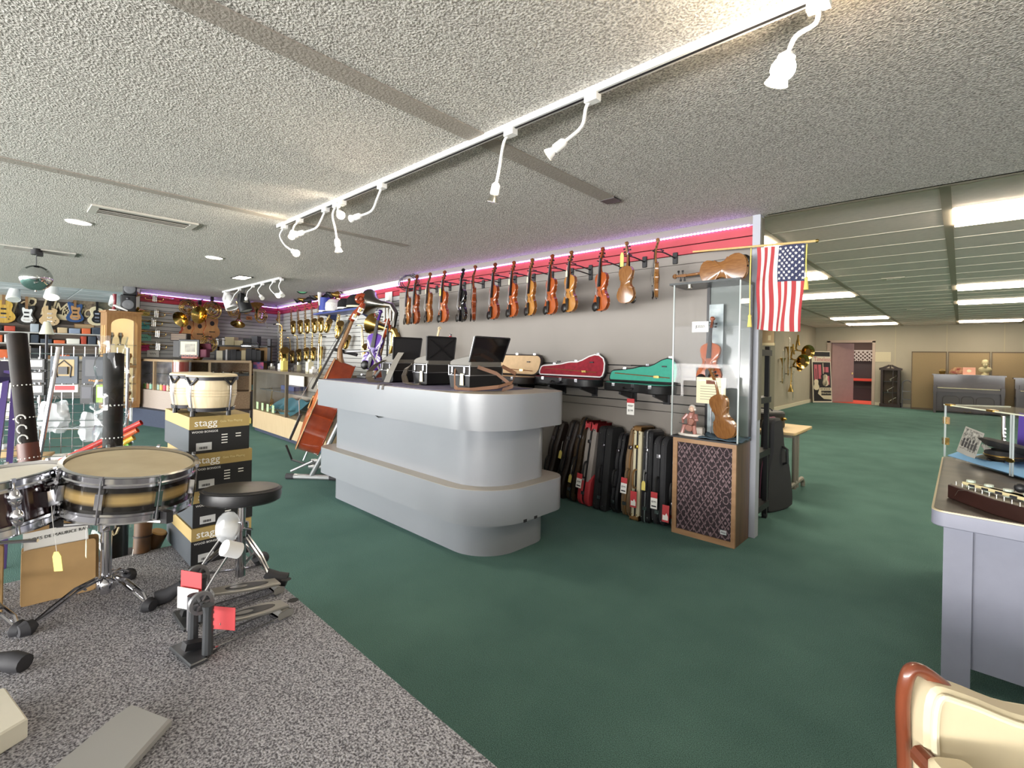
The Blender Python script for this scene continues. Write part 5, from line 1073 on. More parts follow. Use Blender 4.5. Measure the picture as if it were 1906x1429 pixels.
# mirrored ball
mb = AD(67, 517, 5.5); t = E('mirror_ball', 'silver mirrored ball hanging from the small ceiling vent', 'mirror ball', mb)
MB().ball((0, 0, 0), .145, 40, 24).build('ball', mat('mirror_facets', 'cfd2d2', .05, 1), t); MB().cyl((0, 0, .14), (0, 0, CEIL-mb.z-.02), .004, n=6).build('chain', DKGREY, t); MB().cyl((0, 0, CEIL-mb.z-.07), (0, 0, CEIL-mb.z-.001), .05).box((.0, .03, CEIL-mb.z-.06), (.10, .05, .04)).build('motor', BLACKP, t); MB().cyl((0, 0, -.16), (0, 0, -.14), .01).build('bottom_cap', SILVER, t)
for k, (a, lab) in enumerate((((98, 545), 'white spotlight hanging left of the wall sign lettering'.replace('left of', 'before')), ((27, 549), 'small white spotlight below the mirrored ball'), ((214, 560), 'white spotlight above the guitar wall corner'))):
    p = AD(*a, 9.5+k); t = E('hanging_spotlight', lab, 'spotlight', p, group='white spotlights before the guitar wall'); top = (2.60 if p.x < -12.2 else CEIL)-p.z
    MB().tube([V((0, 0, .10)), V((.12, -.02, -.10))], [.09, .12], 14).build('can', WHITEE, t); MB().tube([V((.12, -.02, -.10)), V((.125, -.02, -.11))], [.11, .10], 14).build('lens', LIT if k == 0 else DIM, t); MB().cyl((0, 0, .09), (-.04, .03, top), .015, n=6).build('stem', WHITEE, t)
# ================================================================ BRASS ON THE SLAT WALLS
def plane_hit(x, y, A, n, off): d = ray(x, y); return CP+d*((A-CP).dot(n)+off)/d.dot(n)
nB = V((.9643, .2647, 0)); AB = V((*BWE, 0)); angB = math.atan2(LWA[1]-BWE[1], LWA[0]-BWE[0])
nL = V((-.0722, -.9974, 0)); AL = V((*LWB, 0)); angL = math.atan2(LWB[1]-LWA[1], LWB[0]-LWA[0])
def onB(x, y, o=.06): return plane_hit(x, y, AB, nB, o)
def onL(x, y, o=.08): return plane_hit(x, y, AL, nL, o)
def flare(p0, d, L, r0, r1, n=16):
    d = V(d).normalized(); P = []; R = []
    for i in range(9): u = i/8; P.append(V(p0)+d*L*u); R.append(r0+(r1-r0)*u**3.2)
    return P, R
_proto = {}
def inst(kind, build, label, cat, loc, rot, s=1, group=None):
    if kind not in _proto:
        t = E(kind, label, cat, loc, rot=rot, group=group); build(t); _proto[kind] = t
    else: t = copy_tree(_proto[kind], loc, rot, label, group)
    t.location = loc; t.rotation_euler = rot; t.scale = (s, s, s); t['label'] = label
    if group: t['group'] = group
    return t
def b_trumpet(t):
    P, R = flare((-.06, 0, .035), (-1, 0, 0), .22, .0075, .06); MB().tube(P, R, 14, cap=False).build('bell', BRASS, t)
    MB().tube([(-.06, 0, .035), (.14, 0, .035)]+arc((.14, 0, .0), .035, 90, -90, 8)+[(.0, 0, -.035), (-.10, 0, -.035)]+arc((-.10, 0, 0), .035, 270, 90, 8)[:0]+[(-.12, 0, -.03), (-.13, 0, -.005)], .007, 7).build('tubing', BRASS, t)
    MB().tube([(.03, -.01, .035), (.30, -.01, .035)], .0055, 7).build('leadpipe', BRASS, t); MB().tube([(.29, -.01, .035), (.31, -.01, .035), (.345, -.01, .035), (.35, -.01, .035)], [.006, .007, .012, .011], 9).build('mouthpiece', SILVER, t)
    for i in range(3): v = MB().cyl((.0+i*.028, 0, -.06), (.0+i*.028, 0, .06), .0125, n=10).build('valve_casing', SILVER, t); MB().cyl((i*.028, 0, .06), (i*.028, 0, .085), .004, n=6).cyl((i*.028, 0, .085), (i*.028, 0, .089), .010, n=8).build('valve_button', SILVER, v)
    MB().bb(-.05, -.04, 0, .05, .02, .05).build('wall_peg', BLACKP, t)
for k, (x, y, lab) in enumerate(((285, 555, 'brass trumpet highest on the wall, against the red band'), (288, 584, 'brass trumpet with a yellow price card below its bell'), (283, 601, 'brass trumpet above the turquoise star card'), (290, 621, 'brass trumpet with a gold tag near its bell'), (291, 645, 'lowest brass trumpet, beside the magenta card'))):
    p = onB(x, y); inst('trumpet', b_trumpet, lab, 'trumpet', p, (0, math.radians(2), angB), 1.02, 'trumpets on the slat wall')
def b_horn(t):
    for i, (r, dy, cx) in enumerate(((.155, 0, 0), (.125, .02, .01), (.10, -.015, -.01), (.075, .01, .0))): MB().tube([V((cx+r*math.cos(a*PI/12), dy, r*math.sin(a*PI/12)*.95)) for a in range(24)], .009, 7, closed=True).build('coil', BRASS, t)
    P, R = flare((.09, -.02, -.10), (-.9, -.35, -.45), .34, .014, .15); MB().tube(P, R, 18, cap=False).build('bell', BRASS, t)
    for i in range(3): MB().cyl((-.05+i*.045, -.03, .0), (-.05+i*.045, .03, .02), .02, n=10).build('rotor', SILVER, t)
    for i in range(4): MB().tube([(-.06+i*.035, .02, -.06), (-.06+i*.035, .02, .06), (-.045+i*.035, .02, .07), (-.03+i*.035, .02, .06), (-.03+i*.035, .02, -.05)], .006, 6).build('valve_slide', BRASS, t)
    MB().tube([(.10, -.02, .11), (.20, -.04, .16), (.24, -.05, .17)], [.006, .005, .010], 7).build('mouthpiece', SILVER, t); MB().bb(-.015, .015, 0, .26, .13, .16).build('wall_peg', BLACKP, t)
for x, y, s, ry, lab in ((350, 572, 1.05, 0, 'brass French horn nearest the trumpets, bell drooping'), (395, 577, 1.15, 30, 'large brass French horn in the middle of the slat wall'), (436, 578, .95, -40, 'brass French horn under the white track lamp'), (458, 573, .8, 60, 'coppery French horn with an orange card below'), (486, 588, 1.0, 100, 'slim circular French horn near the wall corner'), (388, 640, 1.05, 20, 'brass French horn standing low beside the maroon case')):
    inst('french_horn', b_horn, lab.replace('French', 'french'), 'horn', onB(x, y, (.30 if x in (350, 436, 486) else .56) if y < 630 else .95), (0, math.radians(ry), angB), s, 'french horns on the slat wall')
def b_sax(t):
    n = 14; body = [V((0, 0, .34-.60*i/n)) for i in range(n+1)]; rs = [.010+.020*i/n for i in range(n+1)]
    bow = [V((.042-.042*math.cos(a), 0, -.26-.042*math.sin(a))) for a in [i*PI/8 for i in range(1, 9)]]; rb_ = [.031+.001*i for i in range(8)]
    up_ = [V((.084, 0, -.22)), V((.086, 0, -.15)), V((.092, -.01, -.09)), V((.104, -.03, -.05)), V((.112, -.045, -.035))]; ru = [.040, .044, .05, .062, .068]
    MB().tube(body+bow, rs+rb_, 12).build('body', BRASS, t); MB().tube([bow[-1]]+up_, [.038]+ru, 14, cap=False).build('bell', BRASS, t); MB().tube([up_[-1], up_[-1]+V((.0008, -.0015, .001))], [.0675, .055], 14).build('bell_bore', mat('bell_shade', '5a431c', .5, .6), t)  # dark disc in the bell mouth paints the shade inside it
    MB().tube([(0, 0, .33), (-.005, 0, .37), (-.04, -.02, .40), (-.09, -.04, .395)], [.011, .010, .009, .008], 9).build('neck', BRASS, t); MB().tube([(-.08, -.036, .397), (-.13, -.055, .385)], [.010, .007], 8).build('mouthpiece', BLACKP, t)
    for i in range(9): MB().lathe([(0, .006), (.012+.001*i, .006), (.013+.001*i, 0)], (.0, -.016-.0022*i, .27-.055*i), 10, RX90).build('key_cup', GOLD, t)
    for dx in (-.02, .02): MB().cyl((dx, -.02, .28), (dx*1.3, -.03, -.22), .004, n=6).build('key_rod', SILVER, t)
    MB().bb(-.01, .01, 0, .08, .28, .30).build('wall_peg', BLACKP, t)
SAXU = [(543, 577), (556, 576), (569, 574), (582, 573), (594, 571), (612, 570)]; SAXL = [(541, 636), (554, 633), (568, 630), (581, 629), (594, 627)]
lu = ['first of the upper row, by the wall corner', 'second of the upper row', 'third of the upper row, under an orange cord', 'fourth of the upper row, deep gold', 'fifth of the upper row', 'tilted at the end of the upper row by the hat shelf']
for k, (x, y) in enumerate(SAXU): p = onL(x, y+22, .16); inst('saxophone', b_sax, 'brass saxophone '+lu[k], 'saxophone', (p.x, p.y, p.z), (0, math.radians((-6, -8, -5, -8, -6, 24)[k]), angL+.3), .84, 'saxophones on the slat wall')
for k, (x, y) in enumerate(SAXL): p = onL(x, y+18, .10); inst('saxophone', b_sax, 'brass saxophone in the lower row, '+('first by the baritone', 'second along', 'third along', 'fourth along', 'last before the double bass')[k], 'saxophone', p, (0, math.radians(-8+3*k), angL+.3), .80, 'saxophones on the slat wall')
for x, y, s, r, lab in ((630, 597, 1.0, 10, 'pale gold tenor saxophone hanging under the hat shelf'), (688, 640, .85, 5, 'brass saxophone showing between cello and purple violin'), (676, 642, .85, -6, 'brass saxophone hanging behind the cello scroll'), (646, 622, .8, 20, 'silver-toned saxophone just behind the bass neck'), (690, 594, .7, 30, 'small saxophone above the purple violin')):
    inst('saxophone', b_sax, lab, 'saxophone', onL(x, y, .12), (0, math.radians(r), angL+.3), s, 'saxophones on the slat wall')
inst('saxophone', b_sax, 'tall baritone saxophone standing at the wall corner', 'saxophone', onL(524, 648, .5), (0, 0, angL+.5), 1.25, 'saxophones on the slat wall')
inst('saxophone', b_sax, 'copper saxophone hanging at the very corner of the slat walls', 'saxophone', onL(520, 598, .12), (0, math.radians(175), angL), .7, 'saxophones on the slat wall')
def b_trombone(t):
    P, R = flare((0, 0, .15), (0, 0, -1), .55, .007, .085); MB().tube(P, R, 16, cap=False).build('bell', BRASS, t)
    MB().tube([(0, 0, .15), (0, 0, .35)]+arc((.04, 0, .35), .04, 180, 0, 8)+[(.08, 0, .35), (.08, 0, -.10)], .0075, 7).build('tuning_slide', BRASS, t); MB().tube([(.08, -.04, .18), (.08, -.04, -.62)]+arc((.115, -.04, -.62), .035, 180, 360, 8)+[(.15, -.04, -.62), (.15, -.04, .18)], .0075, 7).build('hand_slide', SILVER, t)
    for z in (.16, -.08): MB().cyl((.0, 0, z), (.15, -.04, z), .005, n=6).build('brace', BRASS, t)
    MB().tube([(.15, -.04, .18), (.15, -.04, .23)], [.006, .012], 8).build('mouthpiece', SILVER, t); MB().bb(-.01, .01, -.01, .08, .34, .36).build('wall_peg', BLACKP, t)
p = AD(597, 665, 7.3); inst('trombone', b_trombone, 'brass trombone slide standing behind the double bass neck', 'trombone', p, (0, 0, -.4), .9)
# hat shelf
h0, h1 = onL(618, 586, .0), onL(703, 578, .0); t = E('hat_shelf', 'blue wall shelf carrying marching band hats', 'shelf', (h0.x, h0.y, h0.z-.03), angL); HL = (h1-h0).length
MB().bb(0, HL, -.36, -.0065, 0, .03).build('board', mat('blue_shelf', '44528c', .4), t)
for x in (.25, HL-.25): MB().prism([(0, 0), (.24, 0), (0, -.12)], -.012, .012, 0, M(((0, 0, 1), (-1, 0, 0), (0, 1, 0))), (x, -.007, -.001)).build('bracket', mat('dark_blue', '2a3358', .5), t)
def hat(lab, u, r, h, m, plume=None, bandm=None):
    p = h0+(h1-h0)*u+nL*.19; t = E('band_hat', lab, 'hat', (p.x, p.y, h0.z+.001), group='marching band hats')
    if h > .25: MB().lathe([(r, 0), (r, .02), (r*.95, h*.5), (r*1.02, h), (0, h+.01)], n=20).build('crown', m, t)
    else: MB().lathe([(r*.95, 0), (r*1.05, h*.3), (r, h*.7), (r*.6, h*.97), (0, h)], n=20).build('crown', m, t)
    if bandm: MB().lathe([(r*1.04, .03), (r*1.05, .055), (r*1.04, .06)], n=20).build('band', bandm, t)
    MB().lathe([(r*.9, .0), (r*1.35, .004), (r*1.3, .012), (r*.95, .02)], (0, 0, 0), 10, M.Rotation(angL-PI*.5, 3, 'Z'), a0=-1.1, a1=1.1).build('visor', BLACKP, t)
    if plume: MB().tube([(0, -r, h*.5), (0, -r*1.02, h), (0, -r*.95, h+.10), (.01, -r*.9, h+.16)], [.012, .03, .045, .015], 9).build('plume', plume, t)
hat('blue and white marching shako with a pale plume', .06, .10, .30, mat('hat_blue', '3a4aa0', .6), WHITEP, WHITEP); hat('white furry marching hat beside the blue shako', .30, .15, .24, mat('white_fur', 'd9d6d0', .95, bump=.8, bs=60), None, None); hat('black fur hat with a white chin strap, nearer the white one', .56, .13, .22, mat('black_fur', '141214', .95, bump=.8, bs=70), None, WHITEP); hat('larger black fur hat with a pale strap at the shelf end', .80, .16, .25, mat('black_fur'), None, TAGC)
for k in range(8):
    p = onL(560+10.5*k, 556-1.6*k, .09); t = E('trumpet_mute', ('first', 'second', 'third', 'fourth', 'fifth', 'sixth', 'seventh', 'last')[k]+' dark horn mute hung in the row above the saxophones', 'mute', p, angL, group='mutes above the saxophones')
    MB().lathe([(0, 0), (.035, .002), (.075, .05), (.07, .07), (.02, .16), (.03, .17)], (0, 0, -.05), 14, M.Rotation(1.2+.3*(k % 3), 3, 'X')).build('cone', (BLACKP, GOLD, DKGREY)[k % 3], t); MB().cyl((0, .075, .0), (0, -.01, .02), .008).build('wall_peg', BLACKP, t)
# big bells by the violin wall
def bigbell(lab, p, d, m, r, L):
    t = E('horn_bell', lab, 'horn', p); P, R = flare((0, 0, 0), d, L, .05, r); MB().tube(P, R, 20, cap=False).build('bell', m, t); d = V(d).normalized(); MB().tube([V((0, 0, 0)), -d*.12, -d*.2-V((0, 0, .10)), -d*.16-V((0, 0, .3)), V((.05, 0, -.36)), V((.1, 0, -.2)), -d*.1], [.05, .045, .04, .035, .03, .03, .025], 10).build('tubing', m, t)
    for i in range(3): MB().cyl(-d*(.02+.06*i)-V((0, .03, .22)), -d*(.02+.06*i)-V((0, .03, .05)), .02, n=8).build('valve', SILVER, t)
    MB().cyl((.05, .0, -.2), (.05, .16, -.2), .012).build('wall_peg', BLACKP, t)
bigbell('tarnished silver horn bell beside the first violins', onL(718, 567, .28), (-1, -.25, .15), mat('tarnished_silver', '77746e', .3, 1), .20, .34); bigbell('old brass baritone horn below the silver bell', onL(724, 612, .28), (-1, -.2, .25), GOLD, .16, .36)
for p, s, m, lab in ((onL(723, 560, .03), (.22, .28), WHITEP, 'white price sheet pinned above the silver horn bell'), (onL(746, 630, .05), (.2, .22), mat('blue_white_card', '8fa8c8', .7), 'blue and white price card beside the grey violin wall'), (onB(262+8, 584, .03), (.16, .07), TAGY, 'yellow price card on the trumpet slat wall'), (onB(268, 606, .03), (.19, .12), mat('turquoise_card', '5fb3b5', .7), 'turquoise price card shaped like a star burst'), (onB(270, 628, .03), (.2, .12), mat('mint_card', '7fc1ad', .7), 'mint green price card below the turquoise one'),
                     (onB(268, 647, .04), (.18, .12), mat('magenta_card', 'c93a74', .7), 'magenta price card on the trumpet slat wall'), (onB(285, 658, .05), (.2, .13), WHITEP, 'white flower-dotted card above the gift bag counter'), (onB(371, 584, .03), (.15, .07), TAGY, 'yellow card between two horns'), (onB(464, 592, .03), (.14, .08), mat('orange_card', 'd9945a', .7), 'orange card under the coppery horn')):
    t = E('price_card', lab, 'card', p, angL if p.x > -9 else angB); MB().bb(-s[0]/2, s[0]/2, 0, .004, -s[1]/2, s[1]/2).build('card', m, t); MB().tube([V((-s[0]*.3+.06*s[0]*q, -.002, .015*math.sin(q*2.1))) for q in range(10)], .004, 4).build('handwriting', INK, t); MB().bb(-.006, .006, .004, .05, -.01, .01).build('wall_peg', BLACKP, t)
# ================================================================ GLASS COUNTERS
OAK = wood('pale_oak', 'b39c78', 'c2ae8c', .5, .2, 8, (6, 6, .5)); SPK = mat('speckled_laminate', '8f8078', .6, col2='b5a99d', vs=90, contrast=.4); BKK = mat('brown_cork', '6b543f', .8, col2='8a7358', vs=50, contrast=.4); ALT = mat('tan_frame', '9a8468', .4, .2)
def glass_counter(lab, A, B, dep, z0, zg, zt, panel, frame, posts, back, base=None):
    A, B = V((A[0], A[1], 0)), V((B[0], B[1], 0)); L = (B-A).length; ang = math.atan2((B-A).y, (B-A).x)
    t = E('glass_counter', lab, 'display counter', A, ang)
    MB().bb(0, L, 0, dep, z0, zg).build('base_panel', panel, t); MB().bb(-.01, L+.01, -.01, dep, zt-.04, zt).build('top_frame', frame, t); MB().bb(.03, L-.03, .02, dep-.03, zt+.0005, zt+.004).build('top_glass', GLASS, t)
    for u in posts: MB().bb(u*L-.02, u*L+.02, 0, .04, zg, zt-.04).build('post', frame, t)
    MB().bb(.01, L-.01, .012, .018, zg, zt-.04).build('front_pane', GLASS, t); MB().bb(0, L, dep-.02, dep, zg, zt-.04).build('back_panel', back, t); MB().bb(0, .02, .04, dep, zg, zt-.04).build('end_panel', back, t); MB().bb(L-.02, L, .04, dep, zg, zt-.04).build('end_panel', back, t)
    MB().bb(.02, L-.02, .10, dep-.03, (zg+zt)/2, (zg+zt)/2+.008).build('glass_shelf', mat('shelf_glass', '5f6f78', .1, alpha=.55), t)
    if base: MB().bb(.01, L-.01, .03, dep, 0, z0).build('kick_base', base, t)
    return t, A, ang, L
g3, A3, an3, L3 = glass_counter('glass counter with pale oak base beside the double bass', AZ(470, 800).to_2d(), AZ(606, 848).to_2d(), .55, .06, .36, 1.05, OAK, mat('bronze_frame', '6d6455', .4, .4), (0, .5, 1), mat('pale_back', 'a8a49a', .6, col2='6b5a45', vs=2), BLUEC)
fr = lambda A, an, x, y, z: V((A.x+math.cos(an)*x-math.sin(an)*y, A.y+math.sin(an)*x+math.cos(an)*y, z))
o = MB(); o.surf(lambda u, v: fr(A3, an3, .35+u*1.0, .10+v*.3, .37+.20*v+.03*math.sin(u*16+v*3)*(1-v*.5)), 24, 8, .004); tag(o.build('teal_cloth', mat('teal_cloth', '4a7a86', .8)), 'teal blue cloth draped in the glass counter by the bass', 'cloth')
for k in range(3):
    c = fr(A3, an3, .42+.22*k, .06+.03*k, .385); tag(MB().tube([c, c+V((.42, -.02, .05))], .014, 10).ball(c+V((.1, 0, .03)), .02, 8, 5).ball(c+V((.2, 0, .035)), .02, 8, 5).build('clarinet', SILVER), ('nearest', 'middle', 'innermost')[k].replace('nearest', 'front')+' silver keyed flute lying on the teal cloth', 'flute', 'flutes in the glass counter')
for k in range(4): p = fr(A3, an3, .06+.24*k, .035, .37); tag(MB(M.Translation(p) @ M.Rotation(an3, 4, 'Z')).bb(0, .09, 0, .003, 0, .12).build('price_slip', mat('green_slip', 'b9dca5', .7)), ('first', 'second', 'third', 'fourth')[k]+' pale green price slip inside the counter by the bass', 'card', 'green price slips')
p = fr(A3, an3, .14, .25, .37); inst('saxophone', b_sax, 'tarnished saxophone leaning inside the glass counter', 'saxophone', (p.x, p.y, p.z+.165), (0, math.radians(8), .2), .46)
tag(MB(M.Translation(fr(A3, an3, .42, .3, .715)) @ M.Rotation(an3, 4, 'Z')).bb(0, .55, 0, .2, 0, .07).build('tuner_box', mat('blue_box', '3d4a72', .5)), 'flat blue box on the counter glass shelf', 'box')
tag(MB(M.Translation(fr(A3, an3, .35, .46, .72)) @ M.Rotation(an3, 4, 'Z')).bb(0, .62, 0, .004, 0, .28).build('white_backing_card', WHITEP), 'large white card standing at the back of the counter', 'card')
for k in range(7):
    p = fr(A3, an3, .2+.28*k, .22+.06*(k % 2), 1.055); m = (SILVER, WHITEP, TAGY, BLACKP, SILVER, TAGC, WHITEP)[k]
    tag(MB(M.Translation(p)).bb(-.05, .05, -.04, .04, 0, .05+.05*(k % 3)).prism(rrect(-.03, .03, -.02, .02, .01), .05+.05*(k % 3), .09+.05*(k % 3)).build('accessory_box', m), ('silver reed box', 'white mouthpiece carton', 'yellow valve oil carton', 'black ligature box', 'silver tuner box', 'cream polish carton', 'white strap carton')[k]+' on the glass counter by the bass', 'box', 'small goods on the counter')
g2, A2c, an2, L2c = glass_counter('glass counter with cork back and brown base facing the bongos', AD(352, 700, 8.75).to_2d(), AD(466, 700, 9.2).to_2d(), .5, .03, .58, 1.17, BKK, ALT, (0, .32, 1), BKK)
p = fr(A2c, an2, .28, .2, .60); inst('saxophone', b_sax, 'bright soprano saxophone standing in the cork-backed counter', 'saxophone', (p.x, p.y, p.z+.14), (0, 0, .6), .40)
tag(MB(M.Translation(fr(A2c, an2, .30, .12, .885)) @ M.Rotation(an2, 4, 'Z')).bb(0, .8, 0, .12, 0, .03).build('flute_tray', BLACKP), 'long black tray of flutes on the cork-backed counter shelf', 'tray')
for k in range(4): p = fr(A2c, an2, .33+.16*k, .16, .93); tag(MB().cyl(p, p+V((.10, .11, .0)), .012, n=8).cyl(p+V((.02, .01, .012)), p+V((.05, .02, .014)), .016, n=8).build('piccolo', SILVER), ('first', 'second', 'third', 'fourth')[k]+' silver piccolo on the black tray', 'piccolo', 'piccolos on the tray')
tag(MB(M.Translation(fr(A2c, an2, 1.08, .15, .60)) @ M.Rotation(an2, 4, 'Z')).bb(-.09, .09, 0, .05, 0, .10).build('teal_box', mat('light_teal_box', '7fb0b5', .6)), 'light teal carton low in the cork-backed counter', 'box'); tag(MB(M.Translation(fr(A2c, an2, 1.10, .12, .92)) @ M.Rotation(an2, 4, 'Z')).bb(-.08, .10, 0, .03, 0, .22).build('blue_package', mat('royal_blue_box', '33407e', .5, col2='b04a6a', vs=7, contrast=.2)), 'royal blue package standing on the counter shelf', 'box')
t = E('trunk', 'brown fibre trunk with a yellow tag under the cork-backed counter', 'trunk', fr(A2c, an2, .55, -.28, 0), an2); MB().prism(rrect(0, .62, 0, .22, .03), 0, .26, .015).build('body', BRC, t); MB().bb(.2, .42, -.012, 0, .13, .16).build('handle', OCH, t); price_tag(t, (.44, -.02, .25), TAGY, 2.2)
p0, p1 = AD(258, 700, 8.93), AD(321, 700, 8.32)
g1, A1c, an1, L1c = glass_counter('tall speckled glass counter of gift bags below the trumpets', p0.to_2d(), p1.to_2d(), .30, .29, .62, 1.175, SPK, ALT, (0, .45, 1), mat('dark_cabinet_back', '4a4a50', .6, col2='9a9aa0', vs=5))
pl_ = [AD(248, 700, 8.7), AD(346, 700, 7.95), AD(352, 700, 8.9), AD(262, 700, 9.02)]; tag(MB().prism([(q.x, q.y) for q in pl_], 0, .289).build('carpeted_plinth', BLUEC), 'blue-grey carpeted plinth under the gift bag counter', 'plinth')
for k, c in enumerate(('8fc97a', 'e8a58c', 'a5dcc0', 'f0f0e4', 'b9e0d0', 'f0b46a', 'd9476a', 'eac4a0')):
    p = fr(A1c, an1, .07+.118*k+(.03 if k > 2 else 0), .06, .622); t = E('gift_bag', f"small {('lime green', 'salmon', 'mint', 'white', 'pale teal', 'orange', 'crimson', 'peach')[k]} gift bag inside the speckled glass counter", 'bag', p, an1, group='gift bags in the counter')
    MB().bb(-.035, .035, 0, .04, 0, .09).build('bag', mat('bag_'+c, c, .7), t); MB().tube(arc((0, .0, .088), .022, 0, 180, 8), .003, 5).build('handle', WHITEP, t)
p = AD(336, 700, 8.1); t = E('corner_post', 'rounded maroon corner post joining two glass counters', 'post', (p.x, p.y, 0)); MB().cyl((0, 0, .30), (0, 0, 1.15), .115, n=24).build('drum', mat('maroon_vinyl', '6f2a24', .3, coat=.3), t); MB().cyl((0, 0, 1.15), (0, 0, 1.18), .12, n=24).build('cap', ALT, t); MB().cyl((0, 0, 0), (0, 0, .30), .11, n=24).build('kick_base', BLUEC, t)
# shelving on the counters before the brass wall
sh0 = AD(400, 690, 10.15); t = E('black_shelving', 'black metal shelf unit of books before the slat wall', 'shelving', (sh0.x, sh0.y, 0), math.radians(43)); SW = 1.12
for x in (0, SW): MB().bb(x-.03, x+.03, .02, .08, 0, 1.62).build('upright', DKGREY, t)
SHZ = (1.15, 1.47); [MB().bb(-.03, SW+.03, -.10, .25, z-.03, z).build('shelf_board', BLACKP, t) for z in SHZ]; MB().bb(-.03, SW+.03, .08, .10, .5, 1.45).build('back_panel', mat('tan_back', '9c7a50', .7), t)
cols = ['e3dcc0', '202024', 'dfdfe2', '1c1c20', '34343a', '101014', 'c9b98f', '17171c', '26262c', '121216']
xx = .06
for k, c in enumerate(cols):
    wd = (.13, .05, .04, .05, .12, .10, .09, .12, .09, .09)[k]; hh = (.20, .21, .23, .21, .23, .20, .22, .26, .24, .22)[k]
    b = fr(sh0, math.radians(43), xx, -.06, SHZ[0]+.001); tag(MB(M.Translation(b) @ M.Rotation(math.radians(43), 4, 'Z')).bb(0, wd, 0, .13, 0, hh).bb(.004, wd-.004, .002, .126, hh, hh+.001).build('book', mat('cover_'+c, c, .5)), f"{('cream', 'black narrow', 'white', 'thin black', 'charcoal wide', 'plain black', 'tan', 'tall black', 'dark grey', 'end black')[k]} binder on the lower black shelf", 'book', 'binders on the black shelf'); xx += wd+.006
xx = .05
for k, c in enumerate(('e8e8e8', '2a2a2e', 'd8d8dc', 'c9bd98', 'bdb08c', '1a1a1e', '3a3a40')):
    wd = (.05, .05, .05, .19, .17, .16, .12)[k]; hh = (.13, .12, .14, .17, .10, .15, .2)[k]
    b = fr(sh0, math.radians(43), xx, -.06, SHZ[1]+.001); tag(MB(M.Translation(b) @ M.Rotation(math.radians(43), 4, 'Z')).bb(0, wd, 0, .16, 0, hh).bb(-.002, wd+.002, -.002, .05, hh-.03, hh+.002).build('carton', mat('carton_'+c, c, .6)), f"{('white slim', 'black slim', 'pale slim', 'cream wide', 'tan low', 'black', 'charcoal tall')[k]} carton on the upper black shelf", 'box', 'cartons on the black shelf'); xx += wd+.012
ra = AD(452, 655, 9.3); t = E('radio', 'black and chrome portable radio leaning on the shelf books', 'radio', fr(sh0, math.radians(43), .72, -.095, SHZ[0]+.27), math.radians(43)); MB().bb(-.12, .26, -.03, .03, 0, .08).build('body', BLACKP, t); MB().bb(-.1, .24, -.033, -.03, .03, .05).build('chrome_strip', CHROME, t); MB().tube([(-.1, 0, .08), (-.08, 0, .11), (.22, 0, .11), (.24, 0, .08)], .006).build('handle', CHROME, t)
# guitar bodies, framed picture and cases above the counters
GO = wood('spruce_orange', 'bb8450', 'cc9a63', .4, .3, 8, (5, 5, .6))
GPROF = [(0, .02), (.01, .14), (.06, .26), (.15, .355), (.27, .385), (.4, .35), (.52, .27), (.58, .255), (.66, .27), (.76, .295), (.86, .285), (.94, .22), (.985, .12), (1, .03)]
for k, (x, y, s) in enumerate(((346, 617, .40), (366, 616, .42), (389, 613, .46))):
    p = onB(x, y, .12); out = sym(GPROF, s); t = E('acoustic_guitar', f"{('small', 'middle', 'larger')[k]} orange-topped acoustic guitar hanging before the slat wall", 'guitar', (p.x, p.y, p.z-.18), angB+.1, group='acoustic guitars by the brass wall')
    MB().prism(out, 0, .09, .006, RX90).build('body', RED1, t); MB().prism(out, .09, .094, 0, RX90).build('top_plate', GO, t); MB().lathe([(0, .001), (s*.11, 0)], (0, -.0945, s*.66), 16, RX90).build('sound_hole', EBONY, t); MB().bb(-.02, .02, -.10, -.06, s, s+.30).build('neck', NECKW, t); MB().bb(-.03, .03, -.09, -.06, s+.3, s+.40).build('headstock', EBONY, t); MB().bb(-.06, .06, -.104, -.094, s*.26, s*.30).build('bridge', EBONY, t)
def shelfbox(name, lab, cat, px_, py_, dep, sx, sy, sz, m, rz=.75, extra=None):
    p = AD(px_, py_, dep); t = E(name, lab, cat, p, rz); MB().prism(rrect(-sx/2, sx/2, 0, sy, min(.02, sy*.3)), 0, sz, min(.008, sz*.2)).build('body', m, t)
    if extra: extra(t)
    return t
def fpic(t): MB().bb(-.15, .15, -.004, 0, .04, .28).build('mat_board', TAGC, t); MB().bb(-.07, .12, -.006, -.004, .09, .24).build('print', mat('sepia_print', '7d7a72', .6, col2='b5b0a4', vs=14), t)
p = AD(351, 664, 8.75); t = shelfbox('framed_picture', 'black framed photograph standing on the counter corner', 'picture', 351, 664, 8.82, .38, .03, .32, BLACKP, .75, fpic)
shelfbox('maroon_case', 'small open maroon case on the counter beside the framed photograph', 'case', 374, 665, 8.85, .20, .12, .15, mat('maroon_velvet', '5c2336', .7), .75, lambda t: MB().box((0, .14, .19), (.2, .015, .14), M.Rotation(.3, 3, 'X')).build('lid', mat('maroon_velvet'), t))
shelfbox('radio_cabinet', 'dark ribbed wooden radio above the framed photograph', 'radio', 332, 634, 9.0, .30, .14, .14, BRC, .85, lambda t: [MB().bb(-.13, .13, -.003, 0, .02+.024*i, .03+.024*i).build('louver', OCH, t) for i in range(5)]+[MB().bb(-.10, .10, .02, .12, -.30, 0).build('riser', BLACKP, t)])
shelfbox('eyeglass_display', 'low tray of pink rimmed glasses on the counter edge', 'tray', 352, 667, 8.5, .3, .08, .03, mat('rose_wood', '8a4a3a', .5), .75, lambda t: [MB().tube([V((x+.03*math.cos(a*.7), -.0, .045+.02*math.sin(a*.7))) for a in range(9)], .003, 5, closed=True).build('lens_rim', mat('pink_rim', 'd08a8a', .4), t) for x in (-.1, -.03, .05, .12)])
